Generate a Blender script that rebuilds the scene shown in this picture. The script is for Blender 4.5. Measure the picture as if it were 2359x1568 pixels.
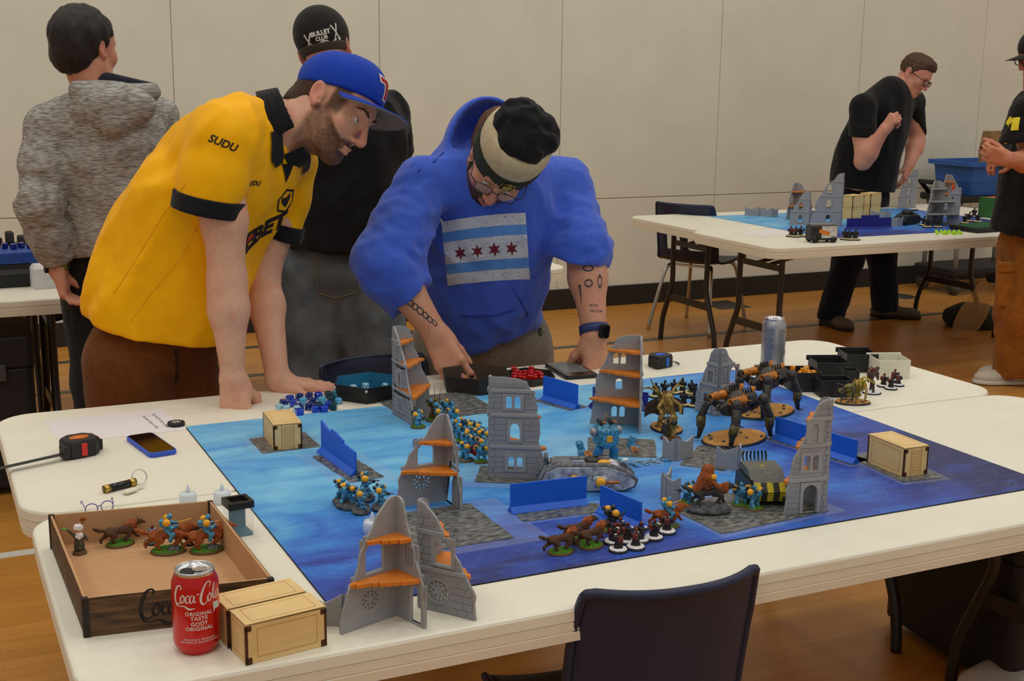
import bpy, bmesh, math, random
import numpy as np
from mathutils import Vector, Matrix, geometry
from mathutils.bvhtree import BVHTree
for o in list(bpy.data.objects): bpy.data.objects.remove(o, do_unlink=True)
SC = bpy.context.scene
COL = SC.collection
PI = math.pi
# ------------------------------------------------------------------ camera
IW, IH = 2359, 1568
FPX = 2902.61
CAM = Vector((-0.53448, -1.74179, 1.54142))
YAW, PITCH, ROLL = 0.446193, 0.205210, 0.012480
TZ = 0.742                                   # table top height
_f = Vector((math.sin(YAW)*math.cos(PITCH), math.cos(YAW)*math.cos(PITCH), -math.sin(PITCH)))
_r0 = Vector((math.cos(YAW), -math.sin(YAW), 0)); _u0 = _r0.cross(_f)
_r = _r0*math.cos(ROLL)+_u0*math.sin(ROLL); _u = _u0*math.cos(ROLL)-_r0*math.sin(ROLL)
cd = bpy.data.cameras.new('camera'); cam = bpy.data.objects.new('camera', cd); COL.objects.link(cam)
cd.sensor_width = 36; cd.sensor_fit = 'HORIZONTAL'; cd.lens = FPX/IW*36; cd.clip_start = .05; cd.clip_end = 60
cam.matrix_world = Matrix(((_r.x,_u.x,-_f.x,CAM.x),(_r.y,_u.y,-_f.y,CAM.y),(_r.z,_u.z,-_f.z,CAM.z),(0,0,0,1)))
SC.camera = cam
# ------------------------------------------------------------------ light
SC.view_settings.view_transform = 'Standard'; SC.view_settings.look = 'None'
SC.view_settings.exposure = 0.0; SC.view_settings.gamma = 1.0; SC.view_settings.use_curve_mapping = False
wd = bpy.data.worlds.new('world'); SC.world = wd; wd.use_nodes = True
wd.node_tree.nodes['Background'].inputs[0].default_value = (1.0, 0.965, 0.895, 1)
wd.node_tree.nodes['Background'].inputs[1].default_value = 0.38
for ix in range(4):
    for iy in range(4):
        ld = bpy.data.lights.new('gym_lamp', 'AREA'); ld.shape = 'RECTANGLE'; ld.size = 1.3; ld.size_y = .7
        ld.energy = 28; ld.color = (1.0, 0.96, 0.885)
        lo = bpy.data.objects.new('gym_lamp', ld); COL.objects.link(lo)
        lo.location = (-4.0+3.4*ix, -4.2+2.9*iy, 6.6)
        lo['label'] = 'rectangular gym ceiling lamp high above the tables'; lo['category'] = 'lamp'; lo['group'] = 'gym ceiling lamps'
# ------------------------------------------------------------------ pixel helpers (2359x1568 frame)
def ray(px, py): return _f+_r*((px-IW/2)/FPX)-_u*((py-IH/2)/FPX)
def atz(px, py, z=TZ):
    d = ray(px, py); return CAM+d*((z-CAM.z)/d.z)
def aty(px, py, Y):
    d = ray(px, py); return CAM+d*((Y-CAM.y)/d.y)
# ------------------------------------------------------------------ materials
def lin(c): return tuple(((x/255/12.92) if x/255 <= .04045 else ((x/255+.055)/1.055)**2.4) for x in c[:3])+(1.0,)
MATS = {}
def mat(name, rgb, rough=.5, metal=0., spec=.5, var=0., vs=20., var2=None, bump=0., bs=200., trans=0., alpha=1., ior=1.45, coat=0., stretch=None, emit=0., sheen=0., detail=3.):
    if name in MATS: return MATS[name]
    m = bpy.data.materials.new(name); m.use_nodes = True; MATS[name] = m
    nt = m.node_tree; n = nt.nodes; l = nt.links; b = n['Principled BSDF']
    b.inputs['Base Color'].default_value = lin(rgb); b.inputs['Roughness'].default_value = rough
    b.inputs['Metallic'].default_value = metal; b.inputs['Specular IOR Level'].default_value = spec
    b.inputs['Transmission Weight'].default_value = trans; b.inputs['IOR'].default_value = ior
    b.inputs['Alpha'].default_value = alpha; b.inputs['Coat Weight'].default_value = coat
    if sheen: b.inputs['Sheen Weight'].default_value = sheen
    m.diffuse_color = lin(rgb)
    tc = None
    if var or bump:
        tc = n.new('ShaderNodeTexCoord'); mp = n.new('ShaderNodeMapping'); l.new(tc.outputs['Object'], mp.inputs[0])
        if stretch: mp.inputs['Scale'].default_value = stretch
    if var:
        nz = n.new('ShaderNodeTexNoise'); nz.inputs['Scale'].default_value = vs; nz.inputs['Detail'].default_value = detail
        l.new(mp.outputs[0], nz.inputs['Vector'])
        rp = n.new('ShaderNodeValToRGB'); c = lin(rgb)
        lo = lin(var2) if var2 else tuple(x*(1-var) for x in c[:3])+(1,)
        hi = c if var2 else tuple(min(1, x*(1+var)) for x in c[:3])+(1,)
        rp.color_ramp.elements[0].position = .32; rp.color_ramp.elements[1].position = .68
        rp.color_ramp.elements[0].color = lo; rp.color_ramp.elements[1].color = hi
        l.new(nz.outputs['Fac'], rp.inputs[0]); l.new(rp.outputs[0], b.inputs['Base Color'])
    if bump:
        nb = n.new('ShaderNodeTexNoise'); nb.inputs['Scale'].default_value = bs; nb.inputs['Detail'].default_value = 2
        l.new(mp.outputs[0], nb.inputs['Vector'])
        bp = n.new('ShaderNodeBump'); bp.inputs['Strength'].default_value = bump; bp.inputs['Distance'].default_value = .004
        l.new(nb.outputs['Fac'], bp.inputs['Height']); l.new(bp.outputs[0], b.inputs['Normal'])
    return m
def vcol_mat(name, rough=.6, bump=0., bs=300., var=.08, vs=60., spec=.4, sss=0., sheen=0., stretch=None):
    """material whose colour is the mesh's own colour attribute 'Col', with a little noise"""
    if name in MATS: return MATS[name]
    m = bpy.data.materials.new(name); m.use_nodes = True; MATS[name] = m
    nt = m.node_tree; n = nt.nodes; l = nt.links; b = n['Principled BSDF']
    at = n.new('ShaderNodeAttribute'); at.attribute_name = 'Col'
    tc = n.new('ShaderNodeTexCoord'); mp = n.new('ShaderNodeMapping'); l.new(tc.outputs['Object'], mp.inputs[0])
    if stretch: mp.inputs['Scale'].default_value = stretch
    nz = n.new('ShaderNodeTexNoise'); nz.inputs['Scale'].default_value = vs; nz.inputs['Detail'].default_value = 4
    l.new(mp.outputs[0], nz.inputs['Vector'])
    mr = n.new('ShaderNodeMapRange'); mr.inputs['From Min'].default_value = .3; mr.inputs['From Max'].default_value = .7
    mr.inputs['To Min'].default_value = 1-var; mr.inputs['To Max'].default_value = 1+var
    l.new(nz.outputs['Fac'], mr.inputs['Value'])
    mx = n.new('ShaderNodeVectorMath'); mx.operation = 'MULTIPLY'
    l.new(at.outputs['Color'], mx.inputs[0]); l.new(mr.outputs[0], mx.inputs[1]); l.new(mx.outputs[0], b.inputs['Base Color'])
    b.inputs['Roughness'].default_value = rough; b.inputs['Specular IOR Level'].default_value = spec
    if sheen: b.inputs['Sheen Weight'].default_value = sheen
    if sss:
        b.inputs['Subsurface Weight'].default_value = sss; b.inputs['Subsurface Radius'].default_value = (.012, .005, .003); b.inputs['Subsurface Scale'].default_value = .6
    if bump:
        nb = n.new('ShaderNodeTexNoise'); nb.inputs['Scale'].default_value = bs; l.new(mp.outputs[0], nb.inputs['Vector'])
        bp = n.new('ShaderNodeBump'); bp.inputs['Strength'].default_value = bump; bp.inputs['Distance'].default_value = .003
        l.new(nb.outputs['Fac'], bp.inputs['Height']); l.new(bp.outputs[0], b.inputs['Normal'])
    return m
# ------------------------------------------------------------------ objects
def tag(o, label=None, cat=None, group=None, kind=None):
    if label: o['label'] = label
    if cat: o['category'] = cat
    if group: o['group'] = group
    if kind: o['kind'] = kind
    return o
def thing(name, label, cat, loc=(0, 0, 0), rz=0., group=None, rot=None):
    o = bpy.data.objects.new(name, None); COL.objects.link(o); o.empty_display_size = .02
    o.location = loc; o.rotation_euler = rot if rot else (0, 0, rz)
    return tag(o, label, cat, group)
def copy_tree(o, parent=None):
    c = o.copy(); COL.objects.link(c); c.parent = parent
    for ch in list(o.children): copy_tree(ch, c)
    return c
def T(x=0, y=0, z=0): return Matrix.Translation((x, y, z))
def RX(a): return Matrix.Rotation(a, 4, 'X')
def RY(a): return Matrix.Rotation(a, 4, 'Y')
def RZ(a): return Matrix.Rotation(a, 4, 'Z')
def S(x, y=None, z=None):
    if y is None: y = z = x
    return Matrix.Diagonal((x, y, z, 1))
def frame(x, y, z, o=(0, 0, 0)):
    x, y, z, o = Vector(x), Vector(y), Vector(z), Vector(o)
    return Matrix(((x.x, y.x, z.x, o.x), (x.y, y.y, z.y, o.y), (x.z, y.z, z.z, o.z), (0, 0, 0, 1)))
def mesh_obj(name, me, m, parent=None):
    o = bpy.data.objects.new(name, me); COL.objects.link(o)
    if m is not None:
        for x in (m if isinstance(m, (list, tuple)) else [m]): me.materials.append(x)
    if parent is not None: o.parent = parent
    return o
class MB:
    def __init__(s): s.v = []; s.f = []; s.m = []; s.sm = []
    def add(s, vs, fs, M=None, mi=0, sm=False):
        k = len(s.v)
        s.v += [tuple(M@Vector(q)) for q in vs] if M is not None else [tuple(q) for q in vs]
        flip = M is not None and M.to_3x3().determinant() < 0
        for f in fs:
            g = [k+i for i in f]
            s.f.append(g[::-1] if flip else g); s.m.append(mi); s.sm.append(sm)
        return s
    def box(s, c, d, M=None, mi=0, bev=0.):
        x, y, z = d[0]/2, d[1]/2, d[2]/2; cx, cy, cz = c
        if bev <= 0:
            vs = [(cx+a*x, cy+b*y, cz+e*z) for a in (-1, 1) for b in (-1, 1) for e in (-1, 1)]
            return s.add(vs, [(0, 1, 3, 2), (4, 6, 7, 5), (0, 4, 5, 1), (2, 3, 7, 6), (0, 2, 6, 4), (1, 5, 7, 3)], M, mi)
        b_ = min(bev, x*.98, y*.98, z*.98); vs = []; ix = {}
        for a in (-1, 1):
            for b in (-1, 1):
                for e in (-1, 1):
                    for k, q in enumerate(((a*x, b*(y-b_), e*(z-b_)), (a*(x-b_), b*y, e*(z-b_)), (a*(x-b_), b*(y-b_), e*z))):
                        ix[a, b, e, k] = len(vs); vs.append((cx+q[0], cy+q[1], cz+q[2]))
        fs = []
        for a in (-1, 1):
            q = [ix[a, -1, -1, 0], ix[a, 1, -1, 0], ix[a, 1, 1, 0], ix[a, -1, 1, 0]]; fs.append(q if a > 0 else q[::-1])
            q = [ix[-1, a, -1, 1], ix[1, a, -1, 1], ix[1, a, 1, 1], ix[-1, a, 1, 1]]; fs.append(q[::-1] if a > 0 else q)
            q = [ix[-1, -1, a, 2], ix[1, -1, a, 2], ix[1, 1, a, 2], ix[-1, 1, a, 2]]; fs.append(q if a > 0 else q[::-1])
        for a in (-1, 1):
            for b in (-1, 1):
                for q in ([ix[a, b, -1, 0], ix[a, b, 1, 0], ix[a, b, 1, 1], ix[a, b, -1, 1]],): fs.append(q if a*b < 0 else q[::-1])
                for q in ([ix[a, -1, b, 0], ix[a, 1, b, 0], ix[a, 1, b, 2], ix[a, -1, b, 2]],): fs.append(q if a*b > 0 else q[::-1])
                for q in ([ix[-1, a, b, 1], ix[1, a, b, 1], ix[1, a, b, 2], ix[-1, a, b, 2]],): fs.append(q if a*b < 0 else q[::-1])
        for a in (-1, 1):
            for b in (-1, 1):
                for e in (-1, 1):
                    q = [ix[a, b, e, 0], ix[a, b, e, 1], ix[a, b, e, 2]]; fs.append(q if a*b*e > 0 else q[::-1])
        return s.add(vs, fs, M, mi)
    def loft(s, rings, M=None, mi=0, sm=False, cap0=True, cap1=True, closed=True):
        n = len(rings[0]); vs = [q for r in rings for q in r]; fs = []
        for i in range(len(rings)-1):
            for j in range(n if closed else n-1):
                k = (j+1) % n; fs.append((i*n+j, i*n+k, (i+1)*n+k, (i+1)*n+j))
        if cap0: fs.append(tuple(range(n))[::-1])
        if cap1: fs.append(tuple((len(rings)-1)*n+j for j in range(n)))
        return s.add(vs, fs, M, mi, sm)
    def lathe(s, prof, n=20, M=None, mi=0, sm=True, cap0=True, cap1=True):
        return s.loft([[(r*math.cos(2*PI*j/n), r*math.sin(2*PI*j/n), z) for j in range(n)] for r, z in prof], M, mi, sm, cap0, cap1)
    def cyl(s, p0, p1, r0, r1=None, n=12, M=None, mi=0, sm=True, cap=True):
        return s.tube([p0, p1], [r0, r0 if r1 is None else r1], n, M, mi, sm, cap)
    def tube(s, pts, r, n=8, M=None, mi=0, sm=True, cap=True, flat=None):
        pts = [Vector(p) for p in pts]; rs = r if isinstance(r, (list, tuple)) else [r]*len(pts); rings = []; up = None
        for i, p in enumerate(pts):
            d = (pts[min(i+1, len(pts)-1)]-pts[max(i-1, 0)]).normalized()
            if up is None: up = Vector((0, 0, 1)) if abs(d.z) < .9 else Vector((0, 1, 0))
            a = d.cross(up); a.normalize(); b = a.cross(d).normalized(); up = b
            fl = 1. if flat is None else flat
            rings.append([p+a*(rs[i]*math.cos(2*PI*j/n))+b*(rs[i]*fl*math.sin(2*PI*j/n)) for j in range(n)])
        return s.loft(rings, M, mi, sm, cap, cap)
    def sph(s, c, r, nu=12, nv=8, M=None, mi=0, sm=True):
        if not isinstance(r, (list, tuple)): r = (r, r, r)
        rings = [[(c[0]+r[0]*math.sin(PI*i/nv)*math.cos(2*PI*j/nu), c[1]+r[1]*math.sin(PI*i/nv)*math.sin(2*PI*j/nu), c[2]-r[2]*math.cos(PI*i/nv)) for j in range(nu)] for i in range(1, nv)]
        k = len(rings)*nu
        vs = [q for g in rings for q in g]+[(c[0], c[1], c[2]-r[2]), (c[0], c[1], c[2]+r[2])]; fs = []
        for i in range(len(rings)-1):
            for j in range(nu):
                q = (j+1) % nu; fs.append((i*nu+j, i*nu+q, (i+1)*nu+q, (i+1)*nu+j))
        b = (len(rings)-1)*nu
        for j in range(nu):
            q = (j+1) % nu; fs.append((k, q, j)); fs.append((k+1, b+j, b+q))
        return s.add(vs, fs, M, mi, sm)
    def plate(s, outer, th, holes=(), M=None, mi=0):
        """flat polygon with holes in xy, thickness th along +z"""
        def area(p): return sum(p[i][0]*p[(i+1) % len(p)][1]-p[(i+1) % len(p)][0]*p[i][1] for i in range(len(p)))
        lp = [list(outer) if area(outer) > 0 else list(outer)[::-1]]+[list(h) if area(h) < 0 else list(h)[::-1] for h in holes]
        tri = geometry.tessellate_polygon([[Vector((x, y, 0)) for x, y in p] for p in lp])
        fl = [q for p in lp for q in p]; n = len(fl); fs = []
        for t in tri:
            a, b, c = [fl[i] for i in t]
            cr = (b[0]-a[0])*(c[1]-a[1])-(b[1]-a[1])*(c[0]-a[0])
            if abs(cr) < 1e-14: continue
            t = t if cr > 0 else t[::-1]
            fs.append(tuple(n+i for i in t)); fs.append(tuple(i for i in t[::-1]))
        k = 0
        for p in lp:
            for i in range(len(p)):
                j = (i+1) % len(p); fs.append((k+i, k+j, n+k+j, n+k+i))
            k += len(p)
        return s.add([(x, y, 0) for x, y in fl]+[(x, y, th) for x, y in fl], fs, M, mi)
    def mesh(s, name):
        me = bpy.data.meshes.new(name); me.from_pydata(s.v, [], s.f)
        me.polygons.foreach_set('material_index', s.m); me.polygons.foreach_set('use_smooth', s.sm); me.update(); return me
    def build(s, name, m, parent=None): return mesh_obj(name, s.mesh(name), m, parent)
def rrect(w, d, r, n=5, cx=0., cy=0.):
    r = min(r, w/2*.999, d/2*.999); out = []
    for k, (sx, sy) in enumerate(((1, 1), (-1, 1), (-1, -1), (1, -1))):
        for i in range(n+1):
            a = PI/2*(k+i/n); out.append((cx+sx*(w/2-r)+r*math.cos(a), cy+sy*(d/2-r)+r*math.sin(a)))
    return out
def ring(poly, z): return [(x, y, z) for x, y in poly]
def slab(mb, w, d, z0, z1, r, e, n=6, M=None, mi=0, cx=0., cy=0.):
    """rounded-rectangle slab with softened top and bottom edges"""
    rr = lambda i, z: ring(rrect(w-2*i, d-2*i, max(r-i, .001), n, cx, cy), z)
    mb.loft([rr(e, z0), rr(e*.3, z0+e*.3), rr(0, z0+e), rr(0, z1-e), rr(e*.3, z1-e*.3), rr(e, z1)], M, mi, False)
def text_mesh(body, size, ext=.0005, align='CENTER', shear=0., bold=0., space=1.):
    cu = bpy.data.curves.new('txt', 'FONT'); cu.body = body; cu.size = size; cu.extrude = ext; cu.align_x = align; cu.align_y = 'CENTER'
    cu.shear = shear; cu.offset = bold; cu.space_character = space; cu.resolution_u = 3
    o = bpy.data.objects.new('txt', cu); COL.objects.link(o)
    bpy.context.view_layer.update()
    me = bpy.data.meshes.new_from_object(o.evaluated_get(bpy.context.evaluated_depsgraph_get()))
    bpy.data.objects.remove(o); bpy.data.curves.remove(cu); me.materials.clear(); return me
def text(name, body, size, m, parent, M, ext=.0005, **k):
    me = text_mesh(body, size, ext, **k); me.transform(M); return mesh_obj(name, me, m, parent)
def bez(ctrl, n=10):
    """smooth Catmull-Rom path through control points"""
    c = [Vector(p) for p in ctrl]; out = []
    for i in range(len(c)-1):
        p0, p1, p2, p3 = c[max(i-1, 0)], c[i], c[i+1], c[min(i+2, len(c)-1)]
        for k in range(n):
            t = k/n; out.append(.5*((2*p1)+(p2-p0)*t+(2*p0-5*p1+4*p2-p3)*t*t+(3*p1-p0-3*p2+p3)*t**3))
    return out+[c[-1]]
def lerp(a, b, t): return a+(b-a)*t
# ================================================================== the room
def floor_mat():
    m = bpy.data.materials.new('maple_floor'); m.use_nodes = True; nt = m.node_tree; n = nt.nodes; l = nt.links; b = n['Principled BSDF']
    tc = n.new('ShaderNodeTexCoord')
    br = n.new('ShaderNodeTexBrick'); br.offset = .37; br.inputs['Scale'].default_value = 1.; br.inputs['Brick Width'].default_value = 1.1
    br.inputs['Row Height'].default_value = .057; br.inputs['Mortar Size'].default_value = .0006; br.inputs['Bias'].default_value = 0
    br.inputs['Color1'].default_value = lin((196, 136, 62)); br.inputs['Color2'].default_value = lin((184, 124, 52)); br.inputs['Mortar'].default_value = lin((150, 98, 42))
    l.new(tc.outputs['Object'], br.inputs['Vector'])
    mp = n.new('ShaderNodeMapping'); mp.inputs['Scale'].default_value = (1.2, 14, 1); l.new(tc.outputs['Object'], mp.inputs[0])
    nz = n.new('ShaderNodeTexNoise'); nz.inputs['Scale'].default_value = 3; nz.inputs['Detail'].default_value = 6; l.new(mp.outputs[0], nz.inputs['Vector'])
    mr = n.new('ShaderNodeMapRange'); mr.inputs['To Min'].default_value = .8; mr.inputs['To Max'].default_value = 1.2; l.new(nz.outputs['Fac'], mr.inputs['Value'])
    mx = n.new('ShaderNodeVectorMath'); mx.operation = 'MULTIPLY'; l.new(br.outputs['Color'], mx.inputs[0]); l.new(mr.outputs[0], mx.inputs[1])
    l.new(mx.outputs[0], b.inputs['Base Color']); b.inputs['Roughness'].default_value = .32; b.inputs['Specular IOR Level'].default_value = .35
    return m
def struct(name, mb, m, label=None):
    o = mb.build(name, m); o['kind'] = 'structure'
    if label: o['label'] = label
    return o
WALLY = 5.76
fl = struct('floor', MB().box((2.0, 1.5, -.05), (20, 16, .1)), floor_mat(), 'varnished maple gym floor with painted court lines')
M_line_k = mat('court_line_black', (60, 58, 52), .35)
M_line_w = mat('court_line_white', (214, 208, 196), .35)
def line(pts, w, m):
    (x0, y0), (x1, y1) = pts; L = math.hypot(x1-x0, y1-y0)
    o = MB().box((0, 0, 0), (L, w, .0012), T((x0+x1)/2, (y0+y1)/2, .0006)@RZ(math.atan2(y1-y0, x1-x0))).build('court_line', m, fl); return o
line([(-5, 4.62), (9, 4.66)], .06, M_line_k)
line([(-5, 5.31), (2.1, 5.335)], .06, M_line_k)
line([(-1.2, 3.35), (2.2, 4.55)], .06, M_line_k)
line([(-6, 2.46), (2.2, 2.46)], .05, M_line_w)
line([(2.6, -3), (2.6, 2.0)], .05, M_line_w)
for (px, py, w, d) in ((1668, 702, .26, .3),):
    p = atz(px, py, 0); MB().box((p.x, p.y, .0006), (w, d, .0012)).build('floor_marking', M_line_k, fl)
p = atz(2066, 682, 0); MB().lathe([(.13, 0), (.13, .0012)], 24, T(p.x, p.y, 0)).build('floor_socket_cover', M_line_k, fl)
M_wall = mat('painted_wall', (224, 219, 201), .75, spec=.2, var=.03, vs=3., bump=.05, bs=60)
M_joint = mat('wall_joint', (206, 199, 180), .8)
wall = struct('wall_back', MB().box((2, WALLY+.06, 3.5), (20, .1, 7)), M_joint, 'cream painted gym wall of tall panels')
xs = [-8.0, -6.6, -5.35, -4.1, -2.86, -1.61, -.37, .88, 2.13, 3.39, 4.64, 5.88, 7.09, 8.3, 9.5, 10.8, 12.0]
for i in range(len(xs)-1):
    w = xs[i+1]-xs[i]-.004
    for z0, z1 in ((.135, .742), (.748, 3.4), (3.406, 7.0)):
        MB().box(((xs[i]+xs[i+1])/2, WALLY+.008, (z0+z1)/2), (w, .016, z1-z0), None, 0, .0015).build('wall_panel', M_wall, wall)
M_base = mat('rubber_baseboard', (38, 32, 27), .6)
struct('baseboard_back', MB().box((2, WALLY-.006, .07), (20, .02, .14), None, 0, .003), M_base, 'black rubber baseboard along the cream wall')
# ================================================================== folding tables
M_plastic = mat('white_table_plastic', (232, 226, 208), .5, spec=.35, var=.025, vs=7., bump=.12, bs=500)
M_leg = mat('grey_leg_steel', (58, 52, 46), .4, metal=.35)
def make_table(label, x0, y0, group, off=.21):
    L, D = 2.44, .762
    t = thing('folding_table', label, 'table', (x0+L/2, y0+D/2, 0), 0, group)
    mb = MB(); r = .085
    R = lambda i, z: ring(rrect(L-2*i, D-2*i, r-i*.6, 8), z)
    mb.loft([R(.012, TZ-.060), R(.004, TZ-.058), R(.002, TZ-.042), R(.004, TZ-.0405), R(.002, TZ-.039), R(.001, TZ-.025), R(.003, TZ-.0235), R(0, TZ-.022), R(0, TZ-.006), R(.002, TZ-.002), R(.006, TZ)], None, 0, False)
    mb.build('table_top', M_plastic, t)
    for s in (-1, 1):
        x = s*(L/2-off)
        for q in (-1, 1):
            y = q*.18
            pts = bez([(x, y, TZ-.055), (x, y, .5), (x, y, .36), (x, y*1.2, .26), (x, y*1.5, .13), (x, y*1.6, .0)], 6)
            MB().tube(pts, .0155, 10).build('leg', M_leg, t)
        MB().box((x, 0, .27), (.012, .42, .04)).build('cross_bar', M_leg, t)
        MB().box((x, 0, .6), (.012, .36, .03)).build('cross_bar', M_leg, t)
        for q in (-.05, .05):
            MB().tube([(x, q, .6), (x-s*.42, q*.6, TZ-.06)], .011, 8).build('brace', M_leg, t)
    return t
make_table('white plastic folding table under the red tape measure and the blue phone', -.395, .628, None)
make_table('white plastic folding table carrying the red soda can and the cardboard tray', -.385, -.142, None)
make_table('white plastic folding table behind the men, carrying the white box and blue bins', -.42, 3.02, None, .33)
make_table('white plastic folding table against the wall side behind the man in the grey hoodie', -.42, 3.79, None, .33)
make_table('white plastic folding table carrying grey ruins, black truck model near its front edge', 3.26, 3.235, None)
make_table('white plastic folding table beside the gym wall with the single navy chair behind it', 3.33, 4.005, None)
# ================================================================== battle mat
def mat_print():
    m = bpy.data.materials.new('mat_print'); m.use_nodes = True; nt = m.node_tree; n = nt.nodes; l = nt.links; b = n['Principled BSDF']
    tc = n.new('ShaderNodeTexCoord')
    def noise(sc, det, stretch=(1, 1, 1), rot=0, dist=0.):
        mp = n.new('ShaderNodeMapping'); mp.inputs['Scale'].default_value = stretch; mp.inputs['Rotation'].default_value = (0, 0, rot)
        l.new(tc.outputs['Object'], mp.inputs[0])
        z = n.new('ShaderNodeTexNoise'); z.inputs['Scale'].default_value = sc; z.inputs['Detail'].default_value = det; z.inputs['Distortion'].default_value = dist
        l.new(mp.outputs[0], z.inputs['Vector']); return z.outputs['Fac']
    def ramp(fac, stops):
        r = n.new('ShaderNodeValToRGB'); e = r.color_ramp.elements
        while len(e) < len(stops): e.new(.5)
        for i, (p, c) in enumerate(stops): e[i].position = p; e[i].color = c if len(c) == 4 else lin(c)
        l.new(fac, r.inputs[0]); return r.outputs[0]
    def math_(op, a, b2=None, v=None):
        q = n.new('ShaderNodeMath'); q.operation = op; l.new(a, q.inputs[0])
        if b2 is not None: l.new(b2, q.inputs[1])
        if v is not None: q.inputs[1].default_value = v
        return q.outputs[0]
    sep = n.new('ShaderNodeSeparateXYZ'); l.new(tc.outputs['Object'], sep.inputs[0])
    # printed picture: pale ice, deep water towards two corners and one end
    def dist(cx, cy, r):
        q = n.new('ShaderNodeVectorMath'); q.operation = 'DISTANCE'; l.new(tc.outputs['Object'], q.inputs[0]); q.inputs[1].default_value = (cx, cy, 0)
        mr = n.new('ShaderNodeMapRange'); mr.inputs['From Max'].default_value = r; mr.inputs['To Min'].default_value = 1; mr.inputs['To Max'].default_value = 0; l.new(q.outputs['Value'], mr.inputs['Value']); return mr.outputs[0]
    w = noise(3.0, 5, (1, 2.2, 1), .35, 1.2); w2 = noise(11, 5, (1, 3.5, 1), .25, 1.5)
    s_ = math_('MULTIPLY', dist(.92, -.42, 1.0), v=1.05); s_ = math_('ADD', s_, math_('MULTIPLY', dist(-.42, -.80, .85), v=1.05)); s_ = math_('ADD', s_, math_('MULTIPLY', dist(.9, .75, .7), v=.5))
    s_ = math_('ADD', s_, math_('MULTIPLY', math_('SUBTRACT', w, v=.33), v=.95)); s_ = math_('ADD', s_, math_('MULTIPLY', math_('SUBTRACT', w2, v=.5), v=.3))
    colr = ramp(s_, [(.0, (128, 196, 232)), (.2, (96, 172, 222)), (.38, (66, 140, 214)), (.56, (52, 104, 196)), (.74, (48, 72, 160)), (.98, (42, 46, 98))])
    cr = noise(5, 7, (1, 2.6, 1), .3, 2.5)
    streak = ramp(cr, [(.47, (0, 0, 0)), (.5, (70, 70, 70)), (.53, (0, 0, 0))])
    mx = n.new('ShaderNodeMix'); mx.data_type = 'RGBA'; l.new(streak, mx.inputs['Factor']); l.new(colr, mx.inputs['A']); mx.inputs['B'].default_value = lin((150, 205, 232))
    l.new(mx.outputs['Result'], b.inputs['Base Color']); b.inputs['Roughness'].default_value = .42; b.inputs['Specular IOR Level'].default_value = .3
    return m
MX, MY = .762, .559
bm_ = thing('battle_mat', 'blue icy printed gaming mat across the two front tables', 'mat', (MX, MY, TZ))
MB().loft([ring(rrect(1.524, 1.118, .012), .0003), ring(rrect(1.524, 1.118, .012), .0022)]).build('printed_surface', mat_print(), bm_)
MB().loft([ring(rrect(1.527, 1.121, .013), .0001), ring(rrect(1.527, 1.121, .013), .0018)]).build('rubber_edge', mat('mat_rubber', (22, 20, 24), .7), bm_)
MZ = TZ+.0022
M_ink = mat('black_ink', (18, 18, 20), .6)
def wobble_text(body, p0, p1, size, z, parent):
    a = atz(*p0, z); c = atz(*p1, z); ang = math.atan2(c.y-a.y, c.x-a.x); L = (c-a).length
    me = text_mesh(body, size, .0002, shear=.15); xs_ = [v.co.x for v in me.vertices]; k = L/(max(xs_)-min(xs_))
    mid = (a+c)/2-Vector(parent.location)
    me.transform(T(mid.x, mid.y, .0025)@RZ(ang)@S(k, k*1.9, 1)); return mesh_obj('lettering', me, M_ink, parent)
wobble_text('R THE ICE', (1455, 1074), (1549, 1056), .03, MZ, bm_)
# ================================================================== terrain
M_grey = mat('grey_printed_plastic', (150, 150, 153), .55, var=.05, vs=40, bump=.12, bs=500, stretch=(.15, .15, 2.2))
M_orange = mat('orange_printed_plastic', (212, 122, 36), .5, var=.06, vs=60, bump=.15, bs=400)
M_bluewall = mat('blue_printed_plastic', (20, 96, 214), .45, var=.03, vs=40, bump=.06, bs=600)
M_navywall = mat('navy_printed_plastic', (34, 36, 128), .45, var=.03, vs=40, bump=.06, bs=600)
M_stone = mat('grey_stone_relief', (146, 147, 151), .6, var=.06, vs=60, bump=.35, bs=300)
M_clear = mat('clear_acetate', (225, 232, 240), .08, trans=0., alpha=.07, spec=.7)
def rubble_mat():
    m = mat('printed_rubble', (132, 132, 128), .35, var=.5, vs=60., var2=(48, 50, 50), detail=10, stretch=(1, 1.8, 1)); return m
M_rubble = rubble_mat()
def arch_poly(u, v, w, h, pointed=False, n=7):
    if pointed: top = [(u+w/2*math.cos(a), v+h-w*.85+w*.85*math.sin(a)**.8) for a in [PI*i/n for i in range(n+1)]]
    else: top = [(u+w/2*math.cos(PI*i/n), v+h-w/2+w/2*math.sin(PI*i/n)) for i in range(n+1)]
    return [(u-w/2, v), (u+w/2, v)]+top
def holes_of(win):
    t, u, v, w, h = win
    if t == 'arch' or t == 'door': return [arch_poly(u, v, w, h)]
    if t == 'point': return [arch_poly(u, v, w, h, True)]
    if t == 'double': return [arch_poly(u+s*w*.27, v, w*.38, h) for s in (-1, 1)]
    if t == 'slits': return [arch_poly(u+s*w*.32, v, w*.2, h) for s in (-1, 0, 1)]
    if t == 'rose':
        out = []
        for k, (rr, m) in enumerate(((.26, 6), (.44, 12))):
            for i in range(m):
                a = 2*PI*(i+.5*k)/m; x, y = u+w*rr*math.cos(a), v+h/2+h*rr*math.sin(a); d = w*.062
                out.append([(x-d, y-d), (x+d, y-d), (x+d, y+d), (x-d, y+d)])
        return out
    if t == 'blind': return []
def wall_w(v, H, L, top, rnd):  # width of the broken wall at height v
    t = v/H; return lerp(L, top, t**1.7)+rnd(t)
UNIT = None
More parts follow.
